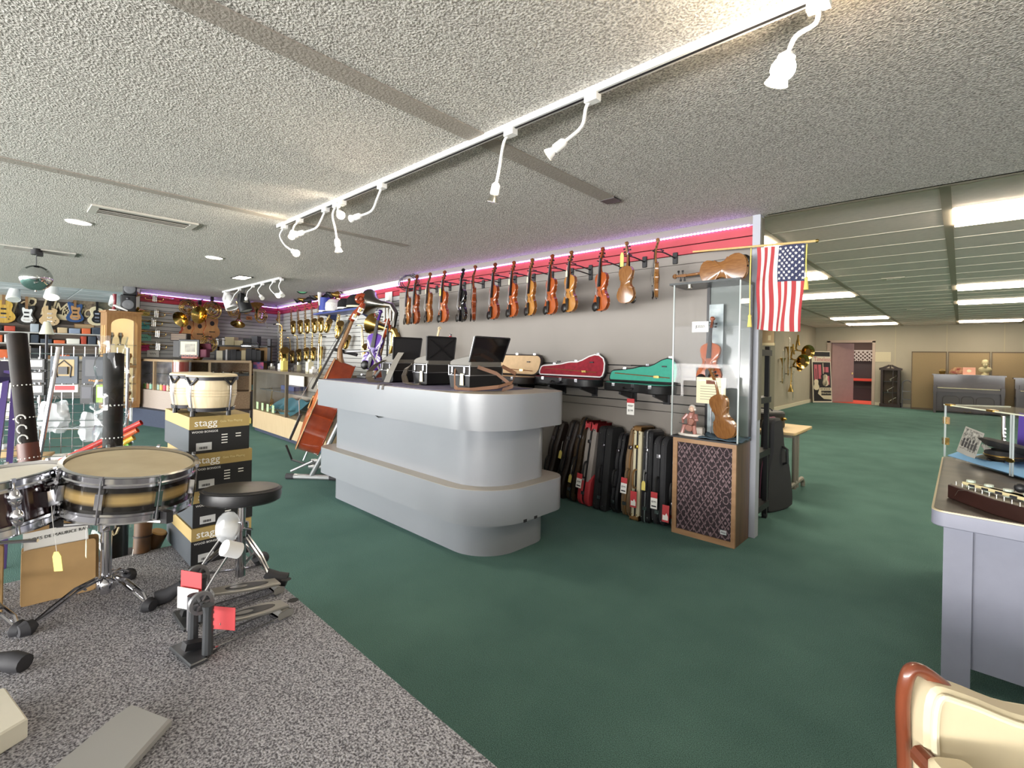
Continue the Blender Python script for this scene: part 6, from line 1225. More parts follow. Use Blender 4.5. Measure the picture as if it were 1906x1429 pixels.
# ================================================================ DISPLAY CABINET WITH THE ARCHED DOOR
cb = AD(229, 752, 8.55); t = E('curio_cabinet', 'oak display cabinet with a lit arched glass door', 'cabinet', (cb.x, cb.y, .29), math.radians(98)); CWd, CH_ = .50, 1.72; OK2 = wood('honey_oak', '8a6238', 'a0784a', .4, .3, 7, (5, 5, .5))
MB().bb(-CWd/2, CWd/2, .02, .34, 0, .06).build('base', OK2, t); MB().bb(-CWd/2, CWd/2, .02, .34, CH_-.07, CH_).bb(-CWd/2-.02, CWd/2+.02, -.005, .36, CH_-.02, CH_+.01).build('top', OK2, t); MB().bb(-CWd/2+.02, CWd/2-.02, .33, .34, .06, CH_-.07).build('back', mat('glowing_cream_lining', 'd9c99c', .7, emit=.35, ecol='ffe6ad'), t)  # back lining glows by itself, standing in for the lamp-lit interior
for x in (-CWd/2, CWd/2-.06): MB().bb(x, x+.06, 0, .02, .06, CH_-.07).build('door_stile', OK2, t)
MB().bb(-CWd/2+.06, CWd/2-.06, 0, .02, .72, .77).bb(-CWd/2+.06, CWd/2-.06, 0, .02, .06, .12).build('door_rail', OK2, t)
ar = [(-CWd/2+.06, CH_-.07), (-CWd/2+.06, CH_-.24)]+[(-(CWd/2-.06)*math.cos(a), CH_-.24+.12*math.sin(a)) for a in [PI*i/12 for i in range(13)]]+[(CWd/2-.06, CH_-.07)]; MB().prism(ar[::-1], -.02, 0, 0, RX90).build('arched_header', OK2, t)
MB().bb(-CWd/2+.06, CWd/2-.06, .008, .012, .12, CH_-.13).build('door_glass', GLASS, t)
for sx_ in (-1, 1): s_ = MB().bb(sx_*CWd/2-.01 if sx_ > 0 else -CWd/2, CWd/2 if sx_ > 0 else -CWd/2+.01, .02, .34, .06, CH_-.07).build('side_panel', OK2, t)
for y_ in (.10, .22): MB().bb(-CWd/2-.006, -CWd/2, y_-.035, y_+.035, .15, CH_-.25).build('side_flute', mat('pale_oak_panel', 'b9935f', .5), t)
for z in (.42, .77, 1.12): MB().bb(-CWd/2+.02, CWd/2-.02, .03, .33, z, z+.008).build('shelf', mat('shelf_glass'), t)
MB().lathe([(0, 0), (.04, .004), (.045, .02)], (0, .12, CH_-.10), 14).build('lamp', LIT, t)
cw = M.Translation((cb.x, cb.y, .29)) @ M.Rotation(math.radians(98), 4, 'Z')
random.seed(11)
CN = ['tall', 'squat', 'slim', 'round', 'curved', 'small', 'bent', 'double', 'polished']
for k in range(9):
    z = (.129, .429, .779, 1.129)[k % 4]; x = (-.13, .0, .12)[k % 3]; p = cw @ V((x, .15+.05*(k % 2), z)); h = .16+.02*(k % 4)
    tag(MB().lathe([(.05, 0), (.05, .012), (.012, .03), (.02, h*.5), (.045, h*.75), (.03, h), (.0, h)], p, 12).build('trophy', SILVER if k % 2 else BRASS), f'{CN[k]} {"silver" if k % 2 else "brass"} ornament on a shelf of the arched cabinet', 'ornament', 'ornaments in the arched cabinet')
for k, (dz, dx, sz_, lab) in enumerate(((.012, .10, (.22, .20, .30), 'black monitor speaker on the arched cabinet'), (.315, .12, (.20, .18, .26), 'upper black speaker stacked on the arched cabinet'))):
    p = cw @ V((dx, .18, CH_+dz)); t = E('monitor_speaker', lab, 'speaker', p, math.radians(80), group='black speakers on the cabinet'); MB().prism(rrect(-sz_[0]/2, sz_[0]/2, -sz_[1]/2, sz_[1]/2, .02), 0, sz_[2], .01).build('cabinet', BLACKP, t); MB().lathe([(0, .004), (.07, .012), (.085, .006), (.085, 0)], (0, -sz_[1]/2-.001, sz_[2]*.42), 16, RX90).build('woofer', GREYP, t); MB().lathe([(0, .01), (.03, 0)], (0, -sz_[1]/2-.001, sz_[2]*.8), 12, RX90).build('tweeter', DKGREY, t)
p = cw @ V((-.12, .15, CH_+.011)); t = E('striped_ornament', 'red and white striped ornament standing on the arched cabinet', 'ornament', p, 1.2); MB().tube([(0, 0, .0), (.02, 0, .18), (.01, 0, .30)], [.03, .02, .03], 8).build('mast', mat('dark_red', '7d2430', .5), t); MB().tube([(.0, 0, .10), (.10, 0, .06), (.2, 0, .01)], [.03, .02, .012], 8).build('sweep', WHITEE, t); MB().prism(rrect(-.06, .06, -.05, .05, .02), 0, .02).build('base', SILVER, t)
# wooden block stack on the floor
BK = wood('orange_brick_wood', 'a0552c', 'bd7143', .6, .1, 9, (2, 2, 2)); fb0 = AZ(256, 779); k = 0
for lz, row in enumerate((((-.12, 0), (.07, .0), (.26, .05)), ((-.10, .02), (.08, .03)), ((.04, .06),))):
    for (u, v) in row:
        q = V((fb0.x, fb0.y, 0))+RT*u+FW*v; tag(MB(M.Translation(q) @ M.Rotation(.5+.2*k, 4, 'Z')).prism(rrect(-.09, .09, -.06, .06, .008, 2), .085*lz+.001, .085*lz+.084, .006).build('wooden_block', BK), ('bottom', 'bottom middle', 'bottom outer', 'upper', 'upper middle', 'topmost')[k]+' orange-brown block of the small stack on the floor', 'block', 'stacked orange-brown blocks'); k += 1
# ================================================================ GUITAR WALL
def guitar(lab, px_, py_, body, kind, guard=None, s=.46):
    p = AX(px_, py_, GX+.09); t = E('electric_guitar', lab, 'guitar', (p.x, p.y, p.z-s*.45), math.radians(90), group='electric guitars on the far wall')
    if kind == 'les': pr = [(0, .02), (.02, .16), (.08, .27), (.2, .36), (.33, .365), (.47, .27), (.56, .24), (.66, .255), (.78, .285), (.90, .26), (.97, .16), (1, .05)]
    elif kind == 'off': pr = [(0, .02), (.02, .18), (.10, .32), (.22, .37), (.36, .32), (.48, .24), (.58, .22), (.70, .26), (.82, .30), (.93, .31), (1, .25), (.94, .12)]
    else: pr = GPROF
    R_ = [(w*s, y*s) for y, w in pr]; Lp = [(-w*s*(1.0 if kind != 'off' else .95), y*s*(1 if kind != 'off' or y < .8 else 1.08)) for y, w in reversed(pr)]
    if kind == 'les': R_ = [(w*s, y*s*(1 if y < .85 else .93)) for y, w in pr]
    out = R_+Lp; MB().prism(out, 0, .045 if kind != 'ac' else .10, .006, RX90).build('body', body, t)
    f = -.046 if kind != 'ac' else -.101
    MB().bb(-.026, .026, f-.012, f+.02, s*.80, s+.42).build('neck', NECKW if kind != 'les' else EBONY, t); MB().prism([(-.03, 0), (.03, 0), (.045, .12), (.02, .17), (-.04, .15)], -f-.01, -f+.008, 0, RX90, (0, 0, s+.42)).build('headstock', body if kind == 'les' else NECKW, t)
    if guard: MB().prism([(x*.62+.01, y*.7+s*.12) for x, y in out], -f+.0005, -f+.003, 0, RX90).build('pickguard', guard, t)
    for z in (.38, .58): MB().bb(-.045, .045, f-.010, f, s*z, s*z+.04).build('pickup', BLACKP if kind != 'les' else CHROME, t)
    MB().bb(-.05, .05, f-.012, f, s*.22, s*.27).build('bridge', CHROME, t)
    for k in range(2): MB().cyl((.09+.02*k, f, s*(.18+.1*k)), (.09+.02*k, f-.015, s*(.18+.1*k)), .012, n=8).build('control_knob', BLACKP, t)
    MB().bb(-.02, .02, -.02, .09, s+.44, s+.47).build('wall_hook', BLACKP, t)
guitar('golden yellow guitar cut off at the picture edge', 6, 582, wood('yellow_burst', 'b98a2c', 'd3b050', .3, .5), 'ac', None, .56); guitar('black guitar with a white pickguard under the sign', 49, 588, BLG, 'off', WHITEE, .50); guitar('natural maple single-cut guitar under the sign lettering', 92, 590, wood('natural_maple', 'c9a878', 'd8bc92', .35, .4), 'les', None, .52); guitar('metallic blue double-cut guitar', 139, 584, mat('pelham_blue', '33507f', .25, coat=.6), 'off', mat('gold_guard', 'b98a5a', .4), .50); guitar('cream white guitar with a black pickguard beside the oak cabinet', 180, 590, mat('cream_lacquer', 'ddd0ac', .3, coat=.4), 'les', BLACKP, .52)
q0, q1 = AX(31, 600, GX+.035), AX(156, 568, GX+.035); t = E('shop_sign', 'dark signboard with cream script lettering above the guitars', 'sign', (GX+.022, q0.y, 0), math.radians(90)); SWd = q1.y-q0.y; z0, z1 = q0.z, AX(31, 556, GX+.03).z
MB().bb(0, SWd, -.012, 0, z0, z1).build('board', mat('dark_board', '33281f', .6), t); SCR = mat('cream_script', 'd9c7a0', .5)
text('J P H e', .62, SCR, t, (SWd*.34, -.013, (z0+z1)/2+.12), shear=.35, ext=.01, sx=.62); text('Music', .50, SCR, t, (SWd*.80, -.013, (z0+z1)/2+.08), shear=.35, ext=.01, sx=.62)
MB().prism([(SWd*.5, (z0+z1)/2-.16), (SWd*.98, (z0+z1)/2-.20), (SWd*.99, (z0+z1)/2-.06), (SWd*.52, (z0+z1)/2-.02)], .012, .02, 0, RX90).build('ribbon', SCR, t); MB().tube([(SWd*(.03+.09*math.cos(a*.6)*(1-a/16)+.08), -.02, (z0+z1)/2+.1+.17*math.sin(a*.6)*(1-a/16)) for a in range(14)], .016, 6).build('swirl', SCR, t)
for k, (x, y, sx_, sz_, m, lab) in enumerate(((12, 557, .34, .22, mat('tan_frame_print', 'a39578', .6), 'tan plaque beside the dark signboard'), (157, 568, .42, .28, mat('photo_collage', 'b5a184', .6, col2='4a3c34', vs=9), 'framed photo collage beside the signboard'), (191, 575, .34, .36, mat('green_poster', '3a4a42', .6, col2='8a7a62', vs=8), 'dark green poster high on the guitar wall'), (157, 611, .38, .20, mat('plank_box', 'b59a72', .6), 'pale wooden box lid under the blue guitar'))):
    p = AX(x, y, GX+.03); t = E('wall_picture', lab, 'picture', p, math.radians(90), group='pictures on the guitar wall'); MB().bb(-sx_/2, sx_/2, -.012, .008, -sz_/2, sz_/2).build('print', m, t); MB().bb(-sx_/2-.015, sx_/2+.015, -.008, .008, -sz_/2-.015, -sz_/2).bb(-sx_/2-.015, sx_/2+.015, -.008, .008, sz_/2, sz_/2+.015).bb(-sx_/2-.015, -sx_/2, -.008, .008, -sz_/2, sz_/2).bb(sx_/2, sx_/2+.015, -.008, .008, -sz_/2, sz_/2).build('frame', OK2, t)
# long shelf under the guitars with goods
LS = AD(-60, 630, 11.4); LE = AD(190, 625, 12.0); t = E('goods_shelf', 'long grey display shelf full of goods under the guitars', 'shelf', (0, 0, 0)); sy0, sy1 = -1.2, 2.2
for z in (1.05, 1.45, 1.72): MB().bb(GX+.02, GX+.50, sy0, sy1, z-.03, z).build('shelf_board', mat('grey_shelf', 'b9b5ae', .5), t)
for y_ in (sy0, (sy0+sy1)/2, sy1): MB().bb(GX+.02, GX+.48, y_-.015, y_+.015, 0, 1.70).build('shelf_end', mat('grey_shelf'), t)
random.seed(5); PAL = ['d86a3c', 'e2dfd6', '2c2c30', 'c9b08a', '8f9bb0', 'b5452f', 'e8e4d8', '3c4450', 'd9cfa8', '7a5a3a', 'a8b0b8', '1e1e22']
ORD = ['first', 'second', 'third', 'fourth', 'fifth', 'sixth', 'seventh', 'eighth', 'ninth', 'tenth', 'eleventh', 'twelfth', 'thirteenth', 'fourteenth', 'fifteenth', 'sixteenth', 'seventeenth', 'eighteenth', 'nineteenth', 'twentieth', 'second last', 'last', 'very last', 'end']
NAMES = ['orange', 'ivory', 'black', 'tan', 'slate blue', 'brick red', 'white', 'dark teal', 'straw', 'brown', 'silver grey', 'jet']
for lev, z in enumerate((1.05, 1.45, 1.72)):
    y_ = sy0+.1; k = 0
    while y_ < sy1-.25:
        if (sy0+sy1)/2-.30 < y_ < (sy0+sy1)/2+.02: y_ = (sy0+sy1)/2+.03
        wd = random.uniform(.10, .26); hh = random.uniform(.08, .24 if lev else .34); ci = random.randrange(12)
        tag(MB().prism(rrect(GX+.14, GX+.44, y_, y_+wd, .012, 2), z+.001, z+hh, .006).bb(GX+.440, GX+.443, y_+.02, y_+wd-.02, z+hh*.2, z+hh*.7).build('goods_box', mat('goods_'+PAL[ci], PAL[ci], .55)), f"{NAMES[ci]} goods box {ORD[k]} along the {('bottom', 'middle', 'top')[lev]} shelf under the guitars", 'box', 'goods on the guitar wall shelf'); y_ += wd+.03; k += 1
p = AD(87, 622, 8.6); t = E('lamp_cone', 'white tapered cone standing before the guitar wall', 'megaphone', p); MB().lathe([(.10, 0), (.10, .01), (.045, .22), (.03, .23), (0, .23)], n=18).build('cone', mat('ivory_cone', 'd8d6c2', .5), t); MB().cyl((0, 0, -p.z), (0, 0, 0), .02).build('pole', DKGREY, t); MB().lathe([(.2, -p.z), (.2, -p.z+.02), (.02, -p.z+.03)], n=16).build('foot', DKGREY, t)
# ================================================================ ACCESSORY RACK
def rack(lab, c, rz, W, z0, z1, m, shelves=()):
    t = E('wire_rack', lab, 'rack', (c.x, c.y, 0), rz, group='wire display racks'); g = MB(); n = int(W/.08)
    for i in range(n+1): g.cyl((-W/2+W*i/n, 0, z0), (-W/2+W*i/n, 0, z1), .004, n=5)
    for i in range(int((z1-z0)/.08)+1): g.cyl((-W/2, .003, z0+.08*i), (W/2, .003, z0+.08*i), .004, n=5)
    g.build('wire_grid', m, t)
    for x in (-W/2, W/2): MB().cyl((x, 0, 0), (x, 0, z1), .014).build('upright', m, t); MB().tube([(x, -.25, .02), (x, .2, .02)], .014).build('foot', m, t)
    for z in shelves:
        s_ = MB()
        for i in range(int(W/.05)): s_.cyl((-W/2+.05*i+.02, -.28, z), (-W/2+.05*i+.02, 0, z), .003, n=4)
        s_.tube([(-W/2, 0, z), (-W/2, -.28, z), (W/2, -.28, z), (W/2, 0, z)], .006, 6).tube([(-W/2, -.0, z+.07), (-W/2, -.28, z+.07), (W/2, -.28, z+.07), (W/2, 0, z+.07)], .004, 5); s_.build('basket_shelf', m, t)
    return t
rc = AD(146, 760, 4.6); ROT = math.radians(60); rack('chrome wire rack of packaged accessories behind the snare drums', rc, ROT, .78, .25, 1.36, CHROME, (.30, .62)); rc2 = AD(18, 760, 4.5); rack('second chrome wire rack at the picture edge', rc2, ROT, .44, .20, 1.25, CHROME, (.35, .70))
RM = lambda c, x, y, z: V((c.x+math.cos(ROT)*x-math.sin(ROT)*y, c.y+math.sin(ROT)*x+math.cos(ROT)*y, z))
def pack(lab, c, x, z, wd, hh, m, art=None, word=None, d=.03):
    t = E('blister_pack', lab, 'package', RM(c, x, -.01, z), ROT, group='packaged accessories on the rack'); MB().bb(-wd/2, wd/2, -d, -.004, -hh, 0).build('pack', m, t); MB().tube([(0, -.01, 0), (0, .003, .02)], .003, 5).build('hang_hook', CHROME, t)
    if art: MB().bb(-wd*.38, wd*.38, -d-.002, -d, -hh*.72, -hh*.12).build('art_panel', art, t)
    if word: text(word, hh*.11, mat('amber_print', 'd89a4c', .6), t, (0, -d-.002, -hh*.88))
    return t
t = pack('boxed pickup with a cable loop on tan artwork', rc, -.10, 1.27, .21, .26, mat('slate_box', '3a4450', .5), mat('tan_art', 'a8926a', .6)); MB().tube([(-.05, -.036, -.20), (-.06, -.036, -.10), (0, -.036, -.04), (.06, -.036, -.10), (.05, -.036, -.20)], .006, 6).bb(-.035, .035, -.05, -.032, -.17, -.10).build('cable_art', BLACKP, t)
pack('navy boxed pickup with amber lettering', rc, .15, 1.27, .22, .26, mat('navy_box', '20242e', .5), mat('navy_art', '161a24', .4), 'KingFlex2'); pack('white carton with a red square below the pickup boxes', rc, -.09, 1.0, .2, .07, WHITEP, REDC); pack('green packaged tuner on the rack', rc, .20, 1.0, .09, .17, mat('lime_pack', '8fae3a', .5), WHITEP); pack('dark packaged strings hanging on the rack', rc, .08, 1.0, .10, .18, BLACKP, mat('dark_art', '4a4a52', .5))
pack('black boxed tuning fork, top of the column', rc, -.31, 1.24, .12, .10, BLACKP, WHITEP); pack('black boxed tuning fork, middle of the column', rc, -.31, 1.12, .12, .10, BLACKP, WHITEP); pack('black boxed tuning fork, bottom of the column', rc, -.31, 1.00, .12, .10, BLACKP, WHITEP)
for k in range(9): pack(('white', 'clear', 'ivory', 'pale', 'frosted', 'cream', 'snowy', 'milky', 'bright white')[k]+f" packaged part in the {('top', 'middle', 'lower')[k//3]} row of the edge rack", rc2, -.13+.14*(k % 3), 1.22-.20*(k//3), .12, .15, (WHITEP, mat('ivory_pack', 'dcd8c6', .5), mat('frost_pack', 'b9c0c6', .3))[k % 3], (mat('frost_pack'), WHITEP, BLACKP)[k % 3])
BAGM = mat('frosted_bag', 'c9cccf', .18, alpha=.62)
for k, (x, z, lab) in enumerate(((-.13, .86, 'clear plastic bag with a dark stick hanging on the rack'), (.18, .76, 'crumpled clear plastic bag low on the rack'))):
    t = E('plastic_bag', lab, 'bag', RM(rc, x, -.12, z), ROT, group='plastic bags on the rack'); MB().surf(lambda u, v: (.15*math.cos(2*PI*v)*(.75+.12*math.sin(u*9+v*25))*(.7+.3*math.sin(u*3)), .07*math.sin(2*PI*v)*(1+.2*math.sin(v*30)), -.02-.26*u+.02*math.sin(v*12)), 12, 20).build('film', BAGM, t); MB().tube([(-.08, 0, -.25), (.10, 0, -.10)], .018, 8).build('dark_stick', BLACKP, t); MB().tube([(0, .10, 0), (0, .04, .04), (0, 0, -.02)], .003, 5).build('hang_hook', CHROME, t)
for k in range(6):
    p = RM(rc if k % 2 else rc2, (-.22 if k % 2 else -.12)+(.18 if k % 2 else .12)*(k//2), -.15, .306 if k % 2 else .356); tag(MB(M.Translation(p) @ M.Rotation(ROT+.1*k, 4, 'Z')).prism(rrect(-.08, .08, -.1, .1, .01, 2), 0, .05+.02*(k % 3), .004).build('parts_box', (WHITEP, mat('tan_box', 'b59a72', .6), mat('frost_pack'))[k % 3]), ('white', 'tan', 'frosted')[k % 3]+f" box in the basket, {('first', 'first', 'second', 'second', 'third', 'third')[k]} along the {'main' if k % 2 else 'edge'} rack", 'box', 'boxes in the rack baskets')
a, b = AD(109, 648, 3.4), AD(74, 848, 3.3); tag(MB().tube([b-(a-b)*((b.z-.002)/(a.z-b.z)), a], .014, 10).tube([a, a+(a-b)*.01], .017, 10).build('chrome_pole', CHROME), 'slanting chrome pole in front of the accessory rack', 'pole')
a, b = AD(14, 690, 3.2), AD(-2, 815, 3.1); t = E('purple_stand', 'purple folding stand leaning at the picture edge', 'stand', b-(a-b)*2.6); o = t.location.copy(); MB().bar(V((0, 0, 0)), a-o, .03, .02).build('leg', mat('purple_metal', '4a3a72', .35, .3), t); MB().bar(AD(28, 700, 3.2)-o, V((.12, .1, 0)), .03, .02).build('leg', mat('purple_metal'), t); MB().box(AD(-2, 692, 3.2)-o, (.18, .12, .05), M.Rotation(.6, 3, 'Y')).build('tray', mat('dark_purple', '2c2440', .5), t)
# ================================================================ BACK ROOM
t = E('side_table', 'small school table with pale wood top and twin post legs', 'table', (-1.17, 5.3, 0)); GRT = mat('taupe_steel', '8a8378', .45, .4)
MB().prism(rrect(-.75, 0, 0, .75, .02, 3), .632, .66, .004).build('top', wood('pale_birch', 'c2a572', 'cfb585', .5, .1, 6, (.6, 4, 4)), t); MB().bb(-.70, -.04, .06, .69, .60, .632).build('apron', GRT, t)
for x in (-.07, -.66):
    l = MB().tube([(x, .30, .05), (x, .30, .62)], .022, 10).tube([(x, .40, .05), (x, .40, .62)], .022, 10).build('post_pair', GRT, t); MB().tube([(x, .02, .012), (x, .02, .06), (x, .06, .10), (x, .64, .10), (x, .69, .06), (x, .69, .012)], .022, 10).build('foot', GRT, t)
    for y_ in (.02, .69): MB().cyl((x, y_, 0), (x, y_, .02), .02).build('glide', SILVER, t)
t = E('drum_case', 'round black drum case with a chrome lock on the school table', 'case', (AZ(1424, 800, .661).x-.10, 5.62, .661)); MB().lathe([(.185, 0), (.195, .01), (.195, .15), (.18, .165), (.0, .168)], n=28).build('shell', BLACKL, t); MB().lathe([(.197, .10), (.199, .105), (.197, .11)], n=28).build('lid_seam', BLACKP, t); MB().box((.19, -.06, .10), (.03, .04, .035)).cyl((.2, -.06, .10), (.23, -.07, .10), .012).build('lock', BRASS, t); MB().tube([(-.08, 0, .168), (-.06, 0, .19), (.06, 0, .19), (.08, 0, .168)], .008).build('handle', BLACKL, t)
p = AY(1413, 985, 4.55); RK = t = E('amp_rack', 'tall black equipment rack standing behind the wall end', 'rack', (AZ(1408, 985).x-.40, AZ(1408, 985).y-.05, 0))
for x, y_ in ((0, 0), (.34, 0), (0, .4), (.34, .4)): MB().bb(x, x+.035, y_, y_+.035, 0, 1.48).build('upright', BLACKP, t); MB().ball((x+.017, y_+.017, .025), .025, 8, 5).build('caster', RUBBER, t)
for z in (.10, .55, 1.0, 1.40): MB().bb(-.01, .385, -.02, .45, z, z+.05).build('shelf', BLACKP, t)
MB().bb(.05, .30, .05, .38, .6, .95).build('amplifier', BLACKL, t)
t = E('gig_bag', 'black padded gig bag with a pink seam leaning on the rack', 'bag', (AZ(1432, 945).x-.02, AZ(1436, 945).y, .003), rot=(0, math.radians(-4), math.radians(70))); o_ = spline([(-.14, 0), (.14, 0), (.19, .08), (.16, .38), (.10, .55), (.07, .80), (0, .84), (-.07, .80), (-.10, .55), (-.16, .38), (-.19, .08)], 4, True); MB().prism([tuple(q[:2]) for q in o_], 0, .13, .02, RX90).build('shell', NYL, t); MB().tube([(q[0], -.065, q[1]) for q in [tuple(z) for z in inset([tuple(q[:2]) for q in o_], -.003)]], .004, 5, closed=True).build('pink_seam', mat('pink_piping', '9a5a72', .6), t); MB().tube([(.05, -.13, .42), (.05, -.17, .44), (.05, -.17, .56), (.05, -.13, .58)], .012, 7).build('handle', BLACKP, t)
p0, p1 = AY(1404, 648, RK.location.y+.1), AY(1441, 575, RK.location.y+.1); t = E('cardboard_sheet', 'tan cardboard sheet with taped corners on top of the black rack', 'cardboard', (p0.x-.12, RK.location.y+.1, 1.482)); MB().bb(0, p1.x-p0.x+.12, 0, .02, 0, .40).build('sheet', mat('corrugated_card', 'a88f66', .8, var=.06), t); MB().bb(0, p1.x-p0.x+.125, -.002, .022, .36, .41).bb(0, p1.x-p0.x+.125, -.002, .022, -.001, .02).build('tape', mat('masking_tape', 'c9b789', .7), t); MB().bb(p1.x-p0.x+.08, p1.x-p0.x+.10, -.003, 0, .04, .08).build('tape', mat('masking_tape'), t)
# brass on the cream wall
WX = -3.74
for k, (x, y, s, ry, lab) in enumerate(((1468, 672, 1.0, 180, 'brass trombone highest on the cream wall'), (1457, 690, .85, 178, 'brass trombone lowest at the near end of the cream wall'), (1472, 705, .9, 0, 'brass trombone hanging bell down on the cream wall'))):
    p = AX(x, y, WX+.09); inst('trombone', b_trombone, lab, 'trombone', p, (0, math.radians(ry), math.radians(90)), s*1.05, 'brass instruments on the cream wall')
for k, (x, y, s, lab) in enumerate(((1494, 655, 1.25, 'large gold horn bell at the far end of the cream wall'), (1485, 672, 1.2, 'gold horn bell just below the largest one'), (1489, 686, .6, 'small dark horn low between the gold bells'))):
    p = AX(x, y, WX+.28); t = E('wall_horn', lab, 'horn', p, group='brass instruments on the cream wall'); P, R = flare((-.15, .05, .05), (.75, -.65, -.12), .36*s, .02, .17*s); MB().tube(P, R, 20, cap=False).build('bell', BRASS if k < 2 else GOLD, t); MB().tube([(-.15, .05, .05), (-.2, .1, .10), (-.2, .2, .25*s), (-.15, .1, .40*s), (-.1, .0, .2)], .025, 8).build('tubing', BRASS, t); MB().tube([P[-1], P[-1]+V((.002, -.001, 0))], [.08*s, .04*s], 20).build('bell_bore', mat('bell_shade'), t); MB().cyl((-.25, .06, .05), (-.12, .05, .05), .01).build('wall_peg', BLACKP, t)  # horn mouths get a dark disc as painted inner shade
# poster
pa, pb_ = AZ(1506, 748), AZ(1553, 749); pa = V((-3.62, 18.75, 0)); pb_ = V((-3.18, 19.35, 0)); dvp = pb_-pa; an = math.atan2(dvp.y, dvp.x); PW = dvp.length; PH = 1.74
t = E('advert_poster', 'tall retro music advert poster board leaning in the corner', 'poster', (pa.x, pa.y, .01), rot=(math.radians(-4), 0, an)); MB().bb(0, PW, 0, .02, 0, PH).build('board', mat('poster_white', 'cfc6b4', .6), t)
DK = mat('poster_black', '241f20', .6); PK = mat('poster_pink', 'b9606a', .6); CRE = mat('poster_cream', 'd2c7ac', .6)
MB().bb(.03, PW-.03, -.004, 0, .05, 1.36).build('dark_field', DK, t); MB().bb(.03, PW-.03, -.004, 0, 1.56, PH-.03).build('dark_header', DK, t)
text('Timeless', .22, PK, t, (PW*.55, -.003, 1.46), ext=.002, sx=.85)
for q in ((.07, .19, .75, 1.28), (.22, .33, .8, 1.28), (.42, .6, 1.02, 1.20), (.38, .62, .60, .90)): MB().bb(PW*q[0]/.7, PW*q[1]/.7, -.006, -.004, q[2], q[3]).build('pink_block', PK, t)
for x, z, s, m in ((.13, .42, .36, CRE), (.40, .55, .42, DK), (.47, .55, .40, CRE)): out = [(px_*1.0+PW*x/.7, py_+z) for px_, py_ in sym(GPROF, s, .8)]; MB().prism(out, .007, .009, 0, RX90).build('printed_guitar', m, t); MB().bb(PW*x/.7-.012, PW*x/.7+.012, -.009, -.006, z+s, z+s+.36).build('printed_neck', DK if m == CRE else CRE, t)
MB().prism([(PW*.25, .30), (PW*.55, .12), (PW*.95, .10), (PW*.95, .50), (PW*.35, .50)], .010, .012, 0, RX90).build('printed_amp', CRE, t); MB().bb(PW*.42, PW*.94, -.014, -.012, .24, .40).build('amp_grille', DK, t); text('Silvertone', .10, CRE, t, (PW*.68, -.0145, .32), shear=.3)
for i in range(6): MB().lathe([(0, 0), (.022, 0)], (PW*(.42+.09*i), -.0125, .455), 10, RX90).build('printed_dial', DK, t)
# curio cabinet at the far wall
DKW = mat('dark_mahogany', '2a1a14', .4, var=.2, vs=6)
t = E('wall_curio', 'dark mahogany curio cabinet with broken pediment by the far wall', 'cabinet', (-1.87, YB-.42, 0)); W = .48; MB().bb(-.02, W+.02, -.02, .34, 0, .10).build('base', DKW, t); MB().bb(0, .06, 0, .32, .10, 1.16).bb(W-.06, W, 0, .32, .10, 1.16).build('stile', DKW, t); MB().bb(-.04, W+.04, -.03, .34, 1.16, 1.22).build('cornice', DKW, t); MB().bb(.06, W-.06, .30, .32, .10, 1.16).build('back', mat('curio_back', '5a4a38', .6), t)
for sg in (-1, 1): MB().prism([(W/2+sg*x, z) for x, z in ((.30, 1.22), (.20, 1.25), (.10, 1.30), (.03, 1.34), (.02, 1.28), (.08, 1.24), (.1, 1.22))][::sg], -.02, .0, 0, RX90).build('pediment_scroll', DKW, t)
MB().cyl((W/2, -.01, 1.22), (W/2, -.01, 1.33), .018).build('finial', DKW, t); MB().bb(.06, W-.06, .01, .015, .12, 1.14).build('door_glass', GLASS, t); MB().bb(W*.62, W*.66, 0, .02, .10, 1.16).build('door_stile', DKW, t)
for z in (.45, .80): MB().bb(.05, W-.05, .03, .30, z, z+.01).build('shelf', mat('shelf_glass'), t)
for k, (x, z) in enumerate(((.15, .46), (.22, .81), (.2, .12))): p = V((-1.87+x, YB-.30, z)); tag(MB().tube([p+V((0, 0, .05)), p+V((.18, .02, .18))], .014, 8).tube([p+V((.02, 0, .001)), p+V((.02, 0, .06))], .02, 8).build('silver_horn', SILVER), ('lower', 'upper', 'bottom')[k]+' silver ornament inside the mahogany curio', 'ornament', 'ornaments in the curio')
t = E('hand_truck', 'grey hand truck with a looped handle beside the mahogany curio', 'hand truck', (-1.22, YB-.35, 0)); MB().tube([(-.11, 0, .02), (-.11, .02, .75)]+[V((-.11*math.cos(a), .02, .75+.11*math.sin(a))) for a in [PI*i/8 for i in range(9)]]+[(.11, .02, .75), (.11, 0, .02)], .018, 8).build('frame', GREYP, t); MB().bb(-.12, .12, -.14, .02, .0, .02).build('toe_plate', GREYP, t)
for x in (-.14, .14): MB().cyl((x-.02, .08, .07), (x+.02, .08, .07), .07, n=14).build('wheel', RUBBER, t)
for z in (.25, .5): MB().bb(-.11, .11, -.005, .015, z, z+.03).build('cross_bar', GREYP, t)
